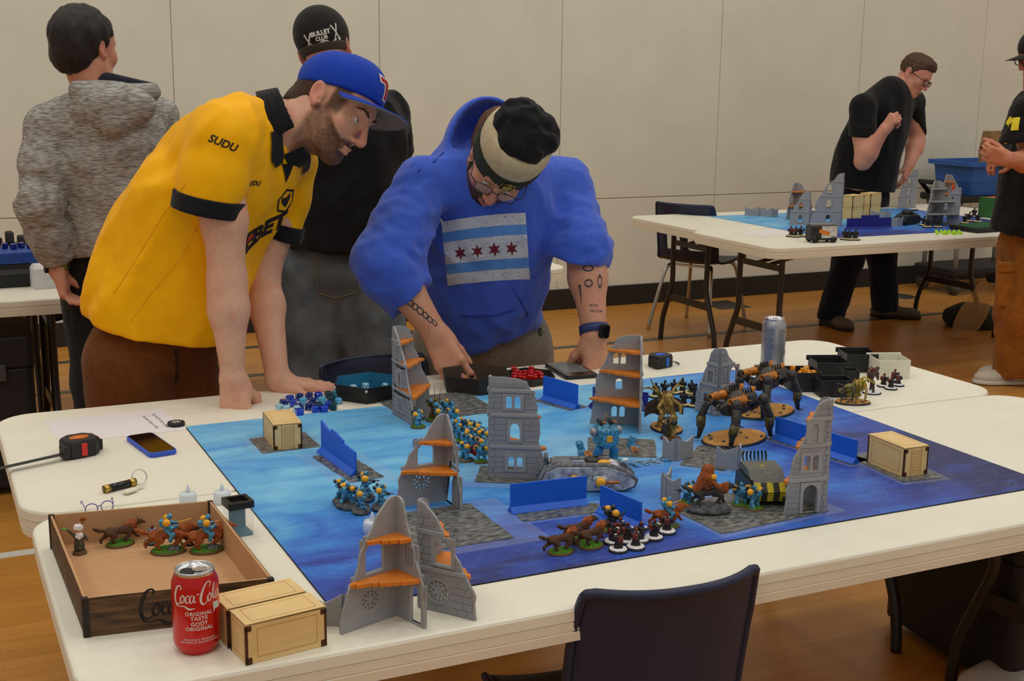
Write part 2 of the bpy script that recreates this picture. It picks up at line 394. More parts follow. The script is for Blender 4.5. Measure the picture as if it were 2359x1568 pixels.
def stone_mesh():
    global UNIT
    if UNIT is None: UNIT = MB().box((0, 0, 0), (1, 1, 1), None, 0, .12).mesh('stone_block')
    return UNIT
TH = .0045
def ruin(label, c, angA, LA, side, LB, H, floors, winA, winB, topA=.02, topB=.02, seed=1, stones='', group=None, holeclear=True, scale_belts=True, z=None, grey=None, floor_m=None, frames=True):
    z = MZ if z is None else z
    C = atz(c[0], c[1], z) if len(c) == 2 else Vector(c)
    t = thing('ruined_tower', label, 'ruin', (C.x, C.y, z), 0, group)
    g = grey or M_grey; fm = floor_m or M_orange
    dA = Vector((math.cos(math.radians(angA)), math.sin(math.radians(angA)), 0)); dB = Vector((-dA.y, dA.x, 0))*side
    up = Vector((0, 0, 1))
    for which, d, out, L, wins, top in (('A', dA, -dB, LA, winA, topA), ('B', dB, -dA, LB, winB, topB)):
        rn = random.Random(seed*7+ord(which)); ph = [rn.uniform(0, 6) for _ in range(3)]
        rnd = lambda t, L=L, ph=ph: L*(.035*math.sin(9*t+ph[0])+.02*math.sin(21*t+ph[1])+.008*math.sin(47*t+ph[2]))*min(1, t*6)
        N = 26; edge = [(max(.006, wall_w(H*i/N, H, L, top, rnd)), H*i/N) for i in range(N)]
        tw = edge[-1][0]
        outline = [(0, 0)]+edge+[(tw*.75, H*.985), (tw*.4, H), (0, H)]
        holes = [q for w in wins for q in holes_of(w)]
        Mw = frame(d, up, out)
        MB().plate(outline, TH, holes, Mw).build('wall', g, t)
        # belts on the outside at each floor, window surrounds, stone blocks
        for fh in floors:
            w = wall_w(fh, H, L, top, rnd)+.002
            MB().box((w/2, fh+.002, TH+.0012), (w, .0075, .0034), Mw, 0, .001).build('cornice', g, t)
        if frames:
            for (tp, u, v, w, h) in wins:
                if tp == 'rose':
                    MB().plate([(u+w*.62*math.cos(a), v+h/2+h*.62*math.sin(a)) for a in [2*PI*i/20 for i in range(20)]], .0022, [[(u+w*.53*math.cos(a), v+h/2+h*.53*math.sin(a)) for a in [2*PI*i/20 for i in range(20)]]], Mw@T(0, 0, TH)).build('window_frame', g, t)
                else:
                    y0 = v-.0035 if tp != 'door' else v
                    MB().plate([(u-w/2-.006, y0), (u+w/2+.006, y0), (u+w/2+.006, v+h+.005), (u-w/2-.006, v+h+.005)], .0026, holes_of((tp, u, v, w, h)) if tp not in ('blind',) else [arch_poly(u, v, w*.55, h*.9, True)], Mw@T(0, 0, TH)).build('window_frame', g, t)
        if which in stones:
            ch = .0112; k = 0; y = .001
            while y+ch < H-.006:
                wmax = min(wall_w(y, H, L, top, rnd), wall_w(y+ch, H, L, top, rnd))-.0015
                x = .0075 if k % 2 else .011
                MB_w = .0065 if k % 2 else .010
                so = mesh_obj('stone_block', stone_mesh(), None, t) if stone_mesh().materials else mesh_obj('stone_block', stone_mesh(), M_stone, t)
                so.matrix_local = Mw@T(MB_w/2, y+ch/2, TH)@S(MB_w, ch*.93, .0034)
                while x < wmax-.006:
                    w = min(rn.uniform(.016, .03), wmax-x)
                    if wmax-x-w < .007: w = wmax-x
                    bad = any(abs(y+ch/2-(fh+.002)) < .0085 for fh in floors)
                    if not bad:
                        segs = [(x, x+w)]
                        for (tp, u, v, ww, hh) in wins:
                            pad = .0065 if tp != 'rose' else .005
                            if y+ch > v-.0035 and y < v+hh+.005:
                                ns = []
                                for (a, b_) in segs:
                                    if b_ <= u-ww/2-pad or a >= u+ww/2+pad: ns.append((a, b_))
                                    else:
                                        if a < u-ww/2-pad: ns.append((a, u-ww/2-pad))
                                        if b_ > u+ww/2+pad: ns.append((u+ww/2+pad, b_))
                                segs = ns
                        for (a, b_) in segs:
                            if b_-a < .005: continue
                            so = mesh_obj('stone_block', stone_mesh(), None, t)
                            so.matrix_local = Mw@T((a+b_)/2, y+ch/2, TH+rn.uniform(-.0003, .0003))@S(b_-a-.0009, ch*.92, .0022)
                    x += w
                y += ch; k += 1
    # floors, with a stepped broken edge
    rn = random.Random(seed)
    for i, fh in enumerate(floors):
        ph = [0, 0, 0]
        a = lerp(LA, topA, (fh/H)**1.7)*1.0; b_ = lerp(LB, topB, (fh/H)**1.7)*1.0
        n = 9; pts = [(.0, .0), (a+.003, 0)]
        for k in range(n):
            t0, t1 = k/n, (k+1)/n; bulge = .55
            fx = lambda q: (a*(1-q)+a*.06, b_*q+b_*.10)
            p0, p1 = fx(t0), fx(t1); j = rn.uniform(-.003, .003)
            pts += [(p0[0]+j*.4, p0[1]+j), (p1[0]+.004+j*.4, p1[1]-.001+j)]
        pts += [(0, b_+.003)]
        MB().plate(pts, .0055, (), frame(dA, dB, up, (0, 0, fh-.0055))).build('floor_slab', fm, t)
    return t
def sheet(label, c, ang, w, d, pw, pd, ox=0., oy=0., px=None):
    """clear acetate footprint with a printed rubble area"""
    p = atz(c[0], c[1], MZ); t = thing('acetate_footprint', label, 'sheet', (p.x, p.y, MZ), math.radians(ang))
    MB().loft([ring(rrect(w, d, .004, 2), .0002), ring(rrect(w, d, .004, 2), .0009)]).build('clear_sheet', M_clear, t)
    rn = random.Random(int(c[0])); pts = []
    for (x, y) in rrect(pw, pd, .003, 1): pts.append((x+ox, y+oy))
    out = []
    for i in range(len(pts)):
        a, b_ = pts[i], pts[(i+1) % len(pts)]; L = math.hypot(b_[0]-a[0], b_[1]-a[1]); m = max(1, int(L/.02))
        for k in range(m):
            q = k/m; out.append((lerp(a[0], b_[0], q)+rn.uniform(-.0015, .0015), lerp(a[1], b_[1], q)+rn.uniform(-.0015, .0015)))
    MB().plate(out, .0004, (), T(0, 0, .001)).build('rubble_print', M_rubble, t)
    return t
F3 = (.066, .132, .182)
sheet('clear footprint with grey rubble print under the two storey ruin mid mat', (1050, 1215), 0, .27, .24, .19, .2, -.02, .01)
sheet('clear footprint with grey rubble print under the stone faced tower beside the tank', (1195, 1095), -30, .24, .17, .15, .11, -.01, 0)
sheet('clear footprint with rubble print at the foot of the slender tower by the dice trays', (1010, 935), 0, .26, .24, .24, .22)
sheet('clear footprint with rubble print in front of the tall open tower near the phone', (1390, 1035), -30, .26, .2, .15, .14, .04, .02)
sheet('clear footprint with rubble print between the two small corner walls', (1640, 1055), 40, .19, .13, .16, .1)
sheet('clear footprint with rubble print under the grey transport and the lion rider', (1730, 1170), 5, .3, .2, .26, .17, -.01, .0)
sheet('clear footprint strip under the notched blue barricade', (800, 1075), -84, .26, .13, .2, .075)
sheet('clear footprint strip in front of the longest blue barricade', (1290, 1180), -4, .2, .07, .17, .05)
sheet('clear footprint strip under the wooden crate beside the blue dice', (655, 1020), 0, .16, .14, .13, .12)
sheet('clear footprint under the wooden crate at the dark corner of the mat', (2060, 1075), 85, .22, .12, .19, .1)
sheet('clear footprint strip under the slanted blue barricade near the phone', (1290, 930), -72, .15, .08, .13, .06)
sheet('clear footprint strip under the low blue barricade behind the dark walker', (1880, 1035), -79, .26, .08, .24, .06)
ruin('grey two storey ruin facing out with two orange floors, standing off the mat', (914, 1417.5), -72, .066, -1, .102, .19, (.076, .134), [('door', .044, .002, .026, .058), ('slits', .03, .088, .02, .03)], [('rose', .05, .025, .03, .03), ('arch', .040, .081, .034, .048)], .008, .012, 3, '', z=TZ)
ruin('grey ruin with rose window shown stone side out, off the mat beside the crates', (967, 1396), -53.8, .102, 1, .08, .172, (.066, .124), [('rose', .036, .018, .034, .034), ('arch', .045, .078, .03, .04)], [('arch', .04, .08, .026, .035)], .008, .02, 4, 'A', z=TZ)
ruin('grey two storey ruin with round window and orange floors, mid mat', (1025.5, 1152), -88, .066, -1, .106, .172, (.072, .124), [('door', .044, .002, .026, .056), ('slits', .03, .085, .02, .03)], [('rose', .048, .028, .034, .034), ('arch', .040, .077, .034, .043)], .008, .012, 5)
ruin('stone faced tall grey tower with pointed and paired windows beside the white tank', (1128.5, 1100), -30, .112, 1, .10, .212, F3, [('double', .052, .02, .032, .028), ('point', .05, .082, .02, .036), ('double', .046, .148, .032, .026)], [('arch', .05, .085, .02, .03)], .075, .03, 6, 'A')
ruin('slender stone tower with three stepped orange floors beside the blue dice tray', (909, 952), -88, .122, 1, .095, .215, F3, [('slits', .05, .018, .034, .032), ('blind', .045, .08, .026, .036), ('slits', .036, .145, .03, .03)], [('arch', .05, .012, .02, .04), ('arch', .022, .085, .016, .028), ('arch', .02, .143, .014, .026)], .012, .03, 7, 'A')
ruin('tall open grey tower with three orange floors behind the blue walker robot', (1468, 978), -118, .08, -1, .112, .215, F3, [('arch', .04, .085, .02, .03)], [('double', .046, .018, .034, .026), ('arch', .046, .085, .016, .026), ('double', .046, .146, .032, .026)], .02, .055, 8)
ruin('pointed grey ruin with tall arched window behind the dark spider walkers', (1652, 958), 104, .07, -1, .10, .168, (.072, .124), [('door', .03, .004, .02, .05), ('slits', .022, .08, .018, .03)], [('door', .04, .004, .03, .056), ('arch', .046, .078, .028, .04)], .012, .015, 9, 'AB')
ruin('stone faced tower with arched doorway and ragged orange floors beside the grey transport', (1899, 1178), 171, .088, -1, .085, .22, F3, [('door', .036, .003, .03, .055), ('double', .038, .086, .032, .03), ('blind', .034, .142, .024, .038)], [('arch', .04, .085, .02, .03)], .026, .04, 10, 'A')
def low_wall(label, c, angA, LA, LB, side, H, seed):
    C = atz(c[0], c[1], MZ); t = thing('broken_corner_ruin', label, 'ruin', (C.x, C.y, MZ))
    dA = Vector((math.cos(math.radians(angA)), math.sin(math.radians(angA)), 0)); dB = Vector((-dA.y, dA.x, 0))*side
    rn = random.Random(seed)
    for d, out, L in ((dA, -dB, LA), (dB, -dA, LB)):
        k = 7; top = [(L*(1-i/k), H*(.72+.28*abs(i/k-.45)*1.6+rn.uniform(-.03, .03))) for i in range(k)]
        MB().plate([(0, 0), (L, 0)]+top+[(0, H)], TH, (), frame(d, (0, 0, 1), out)).build('wall', M_grey, t)
        MB().box((.003, H*.46, TH+.0008), (.006, H*.9, .002), frame(d, (0, 0, 1), out)).build('corner_strip', M_grey, t)
    return t
low_wall('low broken grey corner wall in front of the winged monster', (1556, 1061), 104, .035, .05, -1, .052, 1)
low_wall('low broken grey corner wall under the leg of the dark spider walker', (1698, 1082), 140, .045, .04, -1, .052, 2)
low_wall('low broken grey corner wall beside the lion rider on rock', (1528, 1150), -50, .034, .05, 1, .055, 3)
low_wall('low broken grey corner wall behind the pair of wooden crates', (790, 1437), 150, .05, .045, -1, .05, 4).location.z = TZ
def barricade(label, p0, p1, H, m, notch=None, z=None):
    z = MZ if z is None else z
    a, c = atz(*p0, z), atz(*p1, z); d = (c-a).normalized(); L = (c-a).length; nrm = Vector((-d.y, d.x, 0))
    t = thing('barricade', label, 'barricade', (a.x, a.y, z))
    pl = [(0, 0), (L, 0), (L, H), (0, H)]
    if notch: pl = [(0, 0), (L, 0)]+[(L*u, H*v) for u, v in notch]
    MB().plate(pl, .004, (), frame(d, (0, 0, 1), d.cross(Vector((0, 0, 1))))@T(0, 0, -.002)).build('panel', m, t)
    mb = MB(); prof = [(-.013, 0), (.013, 0), (.013, .0025), (.0022, .012), (-.0022, .012), (-.013, .0025)]
    mb.loft([[Vector(d)*u+nrm*x+Vector((0, 0, zz)) for x, zz in prof] for u in (0, L)]); mb.build('foot', m, t)
    return t
barricade('notched bright blue barricade near the wooden crate by the dice', (742, 1040), (820, 1096), .058, M_bluewall, [(1, .86), (.66, .9), (.66, 1.0), (.42, 1.12), (.30, 1.13), (.30, .98), (.0, 1.22)])
barricade('longest bright blue barricade in front of the white tank', (1175, 1181), (1350, 1160), .056, M_bluewall)
barricade('bright blue barricade standing beside the nose of the white tank', (1383, 1178), (1476, 1216), .052, M_bluewall, [(1, .95), (0, 1.0)])
barricade('bright blue barricade between the black phone and the stone tower', (1252, 920), (1330, 942), .062, M_bluewall)
barricade('long bright blue barricade behind the dark spider walker', (1786, 1010), (1972, 1068), .052, M_bluewall)
barricade('navy barricade half hidden behind the tall open tower', (1366, 935), (1374, 941), .05, M_navywall)
barricade('navy barricade right behind the tall tower, next to the winged monster', (1470, 942), (1492, 945), .045, M_navywall)
# ---------------------------------------------------------------- wooden crates
M_ply = mat('laser_cut_plywood', (226, 192, 132), .6, var=.05, vs=14, stretch=(1, 1, 6), bump=.05, bs=120)
M_burn = mat('burnt_wood_edge', (74, 42, 18), .8)
M_engr = mat('engraved_line', (176, 132, 76), .8)
def crate(label, pB, ang, Lx, Ly, h, slots=True, z=None, group=None, name='wooden_crate'):
    """origin = front corner; Lx along ang, Ly along ang+90"""
    z = MZ if z is None else z
    p = atz(*pB, z) if not isinstance(pB, Vector) else pB
    t = thing(name, label, 'crate', (p.x, p.y, p.z if isinstance(pB, Vector) else z), math.radians(ang), group); th = .003; e = .0006
    MB().box((Lx/2, th/2, h/2), (Lx-2*e, th, h-2*e)).build('panel', M_ply, t); MB().box((Lx/2, Ly-th/2, h/2), (Lx-2*e, th, h-2*e)).build('panel', M_ply, t)
    MB().box((th/2, Ly/2, h/2), (th, Ly-2*e-2*th, h-2*e)).build('panel', M_ply, t); MB().box((Lx-th/2, Ly/2, h/2), (th, Ly-2*e-2*th, h-2*e)).build('panel', M_ply, t)
    MB().box((Lx/2, Ly/2, h-th/2+.0004), (Lx, Ly, th)).build('lid', M_ply, t)
    q = th+.0006
    for (x, y) in ((0, 0), (Lx, 0), (0, Ly), (Lx, Ly)):
        sx = 1 if x == 0 else -1; sy = 1 if y == 0 else -1
        for (za, zb) in ((0, h*.17), (h*.82, h-.003)):
            MB().box((x+sx*.004, y+sy*q/2-sy*.0005, (za+zb)/2), (.009, q, zb-za)).build('finger_joint', M_burn, t)
        MB().box((x+sx*.0012, y+sy*.0012, h/2), (.0034, .0034, h*.9)).build('burnt_seam', M_burn, t)
    mb = MB()
    def rect(x0, x1, z0, z1, face):
        for (a, b_, c_, d_) in ((x0, x1, z0, z0), (x0, x1, z1, z1), (x0, x0, z0, z1), (x1, x1, z0, z1)):
            w = .0006
            if face == 'f': mb.box(((a+b_)/2, 0, (c_+d_)/2), (abs(b_-a)+w, .0006, abs(d_-c_)+w))
            elif face == 'l': mb.box((0, (a+b_)/2, (c_+d_)/2), (.0006, abs(b_-a)+w, abs(d_-c_)+w))
            else: mb.box(((a+b_)/2, (c_+d_)/2, h+.0004), (abs(b_-a)+w, abs(d_-c_)+w, .0006))
    if slots: 
        for k in range(7):
            z0 = h*(.1+.115*k); rect(Lx*.36, Lx*.64, z0, z0+h*.07, 'f')
        rect(Lx*.28, Lx*.3, h*.04, h*.96, 'f'); rect(Lx*.70, Lx*.72, h*.04, h*.96, 'f')
    else: rect(Lx*.14, Lx*.88, h*.15, h*.85, 'f')
    rect(Ly*.12, Ly*.88, h*.14, h*.86, 'l'); rect(Lx*.1, Lx*.9, Ly*.12, Ly*.88, 't')
    o = mb.build('engraved_lines', M_engr, t); o['kind'] = 'stuff'
    return t
crate('pale wooden crate on the mat beside the blue dice', (631, 1038), -4, .062, .12, .058)
crate('pale wooden crate alone on the dark corner of the mat', (2080, 1100), -2, .062, .115, .063)
crate('pale wooden crate next to the red soda can, closest to the table edge', (568, 1533), 8, .121, .058, .06, False, TZ)
crate('pale wooden crate next to the red soda can, behind its twin', Vector((-.175, -.068, TZ)), 8, .121, .058, .06, False, TZ)
# ================================================================== implicit-surface modelling for people and animals
f4 = np.float32
def vnoise(P, seed=0):
    Q = P.astype(np.float64); I = np.floor(Q).astype(np.int64); F = Q-I; U = F*F*(3-2*F); out = 0.
    def hsh(a, b, c):
        h = (a*374761393+b*668265263+c*1274126177+seed*974711) & 0x7fffffff
        h = ((h ^ (h >> 13))*1103515245) & 0x7fffffff
        return ((h ^ (h >> 16)) & 0xffff)/65535.
    for dx in (0, 1):
        for dy in (0, 1):
            for dz in (0, 1):
                w = (U[:, 0] if dx else 1-U[:, 0])*(U[:, 1] if dy else 1-U[:, 1])*(U[:, 2] if dz else 1-U[:, 2])
                out = out+w*hsh(I[:, 0]+dx, I[:, 1]+dy, I[:, 2]+dz)
    return out.astype(f4)
def smin(a, b, k):
    if k <= 0: return np.minimum(a, b)
    h = np.maximum(k-np.abs(a-b), 0)/k; return np.minimum(a, b)-h*h*k*.25
A3 = lambda v: np.array([v[0], v[1], v[2]], f4)
def N3(v): v = np.asarray(v, float); return v/np.linalg.norm(v)
class Field:
    def __init__(s, k0=.02): s.ops = []; s.post = []; s.k0 = k0
    def _add(s, fn, k, mode, c=None, r=0., r0=0.):
        s.ops.append((fn, k, mode, c, r, r0)); return s      # c, r: bounding sphere; r0: sphere known to lie inside
    def bound(s):
        b = [(o[3], o[4]) for o in s.ops if o[2] == '+' and o[3] is not None]
        lo = np.min([c-r for c, r in b], 0); hi = np.max([c+r for c, r in b], 0); return (lo+hi)/2, float(np.linalg.norm(hi-lo)/2)
    def cap(s, a, b, ra, rb=None, k=None, mode='+', M=None):
        k = s.k0 if k is None else k
        rb = ra if rb is None else rb
        if M is not None: a = M@Vector(a); b = M@Vector(b)
        a = A3(a); b = A3(b); ba = b-a; L = max(float(ba@ba), 1e-12)
        def fn(P):
            pa = P-a; t = np.clip(pa@ba/L, 0, 1); d = pa-t[:, None]*ba
            return np.sqrt(np.einsum('ij,ij->i', d, d))-(ra+(rb-ra)*t)
        return s._add(fn, k, mode, (a+b)/2, math.sqrt(L)/2+max(ra, rb), -math.sqrt(L)/2)
    def chain(s, pts, rs, k=None, mode='+', M=None):
        for i in range(len(pts)-1): s.cap(pts[i], pts[i+1], rs[i], rs[i+1], k, mode, M)
        return s
    def ell(s, c, r, k=None, mode='+', M=None, ax=None):
        """ellipsoid; M = frame (rotation+translation), or ax = 3 axis vectors"""
        k = s.k0 if k is None else k
        if M is not None:
            R3 = np.array(M.to_3x3(), f4); sc = np.linalg.norm(R3, axis=0); R_ = (R3/sc).T; cc = A3(M@Vector(c)); r = [r[i]*sc[i] for i in range(3)]
        elif ax is not None: R_ = np.array([N3(a) for a in ax], f4); cc = A3(c)
        else: R_ = np.eye(3, dtype=f4); cc = A3(c)
        rr = np.array(r, f4)
        def fn(P):
            q = ((P-cc)@R_.T)/rr; k0 = np.sqrt(np.einsum('ij,ij->i', q, q)); q = q/rr; k1 = np.sqrt(np.einsum('ij,ij->i', q, q))+1e-9
            return np.where(k0 < .05, -rr.min(), k0*(k0-1)/k1)
        return s._add(fn, k, mode, cc, float(rr.max()), 0.)
    def box(s, c, h, r=.01, k=None, mode='+', M=None):
        k = s.k0 if k is None else k
        R_ = np.eye(3, dtype=f4); cc = A3(c)
        if M is not None: R_ = np.array(M.to_3x3().normalized(), f4).T; cc = A3(M@Vector(c))
        hh = np.array(h, f4)-r
        def fn(P):
            q = np.abs((P-cc)@R_.T)-hh
            return np.sqrt((np.maximum(q, 0)**2).sum(1))+np.minimum(q.max(1), 0)-r
        return s._add(fn, k, mode, cc, float(np.linalg.norm(hh))+r, 0.)
    def plane(s, p, n, k=.0, mode='&'):
        """keep the half space behind the plane (n points to what is cut away)"""
        p = A3(p); n = A3(N3(n))
        return s._add(lambda P: (P-p)@n, k, mode)
    def sub(s, F, k=.0, mode='+'):
        c, r = F.bound(); return s._add(F, k, mode, c, r, None)
    def disp(s, fn): s.post.append(fn); return s
    def __call__(s, P, lo=None, hi=None):
        d = np.full(len(P), 9., f4); ub = 9.
        if lo is None and len(P) < 60000 and len(P): lo, hi = P.min(0), P.max(0)
        if lo is not None:
            for fn, k, mode, c, r, r0 in s.ops:
                if mode == '+' and c is not None and r0 is not None:
                    ub = min(ub, float(np.linalg.norm(np.maximum(np.abs(lo-c), np.abs(hi-c))))-r0)
        for fn, k, mode, c, r, r0 in s.ops:
            if lo is not None and c is not None:
                lb = float(np.linalg.norm(np.maximum(np.maximum(lo-c, c-hi), 0)))-r
                if mode == '+' and lb > ub+k+.01: continue
                if mode == '-' and lb > k+.03: continue
            e = fn(P, lo, hi) if isinstance(fn, Field) else fn(P)
            if mode == '+': d = smin(d, e, k)
            elif mode == '-': d = -smin(-d, e, k)
            else: d = -smin(-d, -e, k)
        if s.post:
            m = np.abs(d) < .035
            if m.any():
                Q = P[m]
                for fn in s.post: d[m] += fn(Q)
        return d
def surf(F, lo, hi, h, margin=.012):
    """surface nets of field F in box lo..hi with cell h -> verts, quads"""
    lo = np.array(lo, float); hi = np.array(hi, float); c = 4
    n = np.ceil((hi-lo)/(h*c)).astype(int)+1
    gc = [lo[i]+h*c*(np.arange(n[i])+.5) for i in range(3)]
    G = np.stack(np.meshgrid(*gc, indexing='ij'), -1).reshape(-1, 3).astype(f4)
    dc = np.concatenate([F(G[i:i+4000]) for i in range(0, len(G), 4000)]).reshape(n)
    near = np.abs(dc) < h*c*1.2+margin
    V = np.repeat(np.repeat(np.repeat(dc, c, 0), c, 1), c, 2); mk = np.repeat(np.repeat(np.repeat(near, c, 0), c, 1), c, 2)
    B = 16
    for bx in range(0, V.shape[0], B):
        for by in range(0, V.shape[1], B):
            for bz in range(0, V.shape[2], B):
                m = mk[bx:bx+B, by:by+B, bz:bz+B]
                if not m.any(): continue
                I = np.argwhere(m); P = (lo+h*(I+np.array([bx, by, bz])+.5)).astype(f4)
                V[bx:bx+B, by:by+B, bz:bz+B][m] = F(P, P.min(0), P.max(0))
    ins = V < 0; nx, ny, nz = V.shape
    cs = [(a, b, e) for a in (0, 1) for b in (0, 1) for e in (0, 1)]
    sl = lambda A, o: A[o[0]:nx-1+o[0], o[1]:ny-1+o[1], o[2]:nz-1+o[2]]
    cnt = sum(sl(ins, o).astype(np.int8) for o in cs); act = (cnt > 0) & (cnt < 8)
    C = np.argwhere(act)
    if len(C) == 0: return np.zeros((0, 3)), np.zeros((0, 4), int)
    acc = np.zeros((len(C), 3)); num = np.zeros(len(C))
    val = {o: V[C[:, 0]+o[0], C[:, 1]+o[1], C[:, 2]+o[2]] for o in cs}
    for o in cs:
        for ax in range(3):
            if o[ax] == 0:
                o2 = list(o); o2[ax] = 1; o2 = tuple(o2); a, b = val[o], val[o2]; m = (a < 0) != (b < 0)
                t = np.where(m, a/np.where(np.abs(a-b) < 1e-9, 1, a-b), 0)
                p = np.tile(np.array(o, float), (len(C), 1)); p[:, ax] += t; acc += p*m[:, None]; num += m
    pos = lo+h*(C+.5+acc/np.maximum(num, 1)[:, None])
    idx = np.full(act.shape, -1, int); idx[act] = np.arange(len(C)); Q = []
    for ax in range(3):
        o2 = [0, 0, 0]; o2[ax] = 1
        a = ins[:nx-o2[0], :ny-o2[1], :nz-o2[2]]; b = ins[o2[0]:, o2[1]:, o2[2]:]
        E = np.argwhere(a != b); u, v = [(1, 2), (2, 0), (0, 1)][ax]
        E = E[(E[:, u] > 0) & (E[:, v] > 0) & (E[:, u] < V.shape[u]-1) & (E[:, v] < V.shape[v]-1)]
        if len(E) == 0: continue
        du = np.zeros(3, int); du[u] = 1; dv = np.zeros(3, int); dv[v] = 1
        g = lambda e: idx[e[:, 0], e[:, 1], e[:, 2]]
        q = np.stack([g(E-du-dv), g(E-dv), g(E), g(E-du)], 1)
        fl = a[E[:, 0], E[:, 1], E[:, 2]]; q[~fl] = q[~fl][:, ::-1]; Q.append(q[(q >= 0).all(1)])
    return pos, np.concatenate(Q)
def np_mesh(name, V, Q, col=None):
    me = bpy.data.meshes.new(name); me.vertices.add(len(V)); me.vertices.foreach_set('co', np.ascontiguousarray(V, f4).ravel())
    k = Q.shape[1]; me.loops.add(len(Q)*k); me.loops.foreach_set('vertex_index', np.ascontiguousarray(Q, np.int32).ravel())
    me.polygons.add(len(Q)); me.polygons.foreach_set('loop_start', np.arange(0, len(Q)*k, k, dtype=np.int32))
    me.polygons.foreach_set('use_smooth', np.ones(len(Q), bool)); me.update(calc_edges=True); me.validate()
    if col is not None:
        at = me.color_attributes.new('Col', 'FLOAT_COLOR', 'POINT')
        at.data.foreach_set('color', np.concatenate([col, np.ones((len(col), 1))], 1).astype(f4).ravel())
    return me
def sdf_obj(name, F, lo, hi, h, m, parent, org, colf=None, margin=.012, fine=()):
    """mesh a field; fine = list of (lo, hi, h) boxes meshed at a finer cell and joined in"""
    V, Q = surf(F, lo, hi, h, margin); parts = [(V, Q)]
    for (l2, h2, hh) in fine:
        l2 = np.array(l2, float); h2 = np.array(h2, float)
        V, Q = parts[0]; cen = V[Q].mean(1); ins = ((cen > l2+h*.6) & (cen < h2-h*.6)).all(1); parts[0] = (V, Q[~ins])
        parts.append(surf(F, l2, h2, hh, margin))
    k = 0; VV = []; QQ = []
    for V, Q in parts: VV.append(V); QQ.append(Q+k); k += len(V)
    V = np.concatenate(VV); Q = np.concatenate(QQ)
    used = np.unique(Q); mp = np.full(len(V), -1); mp[used] = np.arange(len(used)); V = V[used]; Q = mp[Q]
    col = colf(V.astype(f4)) if colf else None
    me = np_mesh(name, V-np.array(org), Q, col)
    return mesh_obj(name, me, m, parent)
LAT = np.array([math.cos(YAW), -math.sin(YAW), 0]); DEP = np.array([math.sin(YAW), math.cos(YAW), 0]); UP = np.array([0, 0, 1.])
def dirv(a, b, c): return N3(LAT*a+DEP*b+UP*c)
def J(px, py, Y): return np.array(aty(px, py, Y))
def hand(F, W, d, n, right=True, curl=((.3, .4, .3),)*4, thumb=(.55, .7, .35), tb=.5, sc=1., spread=.06, fk=.0035):
    """five-finger hand: wrist W, d towards the knuckles, n out of the palm"""
    d = N3(d); n = np.asarray(n, float); n = N3(n-d*(n@d)); t = np.cross(d, n) if right else np.cross(n, d)
    W = np.asarray(W, float); P_ = Field(); tips = []
    off = (.027, .009, -.010, -.027); ln = (.086, .09, .085, .077)
    for i in range(4):
        P_.cap(W+t*off[i]*.55*sc+d*.005*sc, W+(t*off[i]+d*ln[i]-n*.003)*sc, .0155*sc, .0122*sc, .014)
    P_.ell(W+(d*.03+t*.022+n*.010)*sc, (.030*sc, .018*sc, .015*sc), .012, ax=(d, t, n)); P_.ell(W+(d*.035-t*.02+n*.008)*sc, (.032*sc, .015*sc, .013*sc), .012, ax=(d, t, n))
    G = Field(); seg = ((.043, .026, .021), (.047, .030, .022), (.044, .028, .021), (.034, .021, .019)); rad = (.0098, .0100, .0094, .0084)
    for i in range(4):
        p = W+(t*off[i]+d*ln[i]-n*.002)*sc; a = 0; X = Field(); r = rad[i]*sc; c = curl[min(i, len(curl)-1)]
        for k in range(3):
            a += c[k]; q = N3(d*math.cos(a)+n*math.sin(a)+t*spread*(1.5-i)*(1 if a < 1 else .3)); e = p+q*seg[i][k]*sc
            X.cap(p, e, r, r*.93, .004); X.ell(p, (r*1.06,)*3, .004) if k else None; p = e; r *= .93
        G.sub(X, .0012); tips.append(p)
    F.sub(P_, .02); F.sub(G, fk+.003)
    p = W+(d*.022+t*.022+n*.006)*sc; X = Field(); q = N3(d*thumb[0]+t*thumb[1]+n*thumb[2]); seg_ = (.044, .033, .027); r = .0135*sc
    for k in range(3):
        e = p+q*seg_[k]*sc; X.cap(p, e, r, r*.86, .005); p = e; r *= .88; q = N3(q+(d*.9-t*.5+n*.25)*tb)
    F.sub(X, .006); tips.append(p); return tips
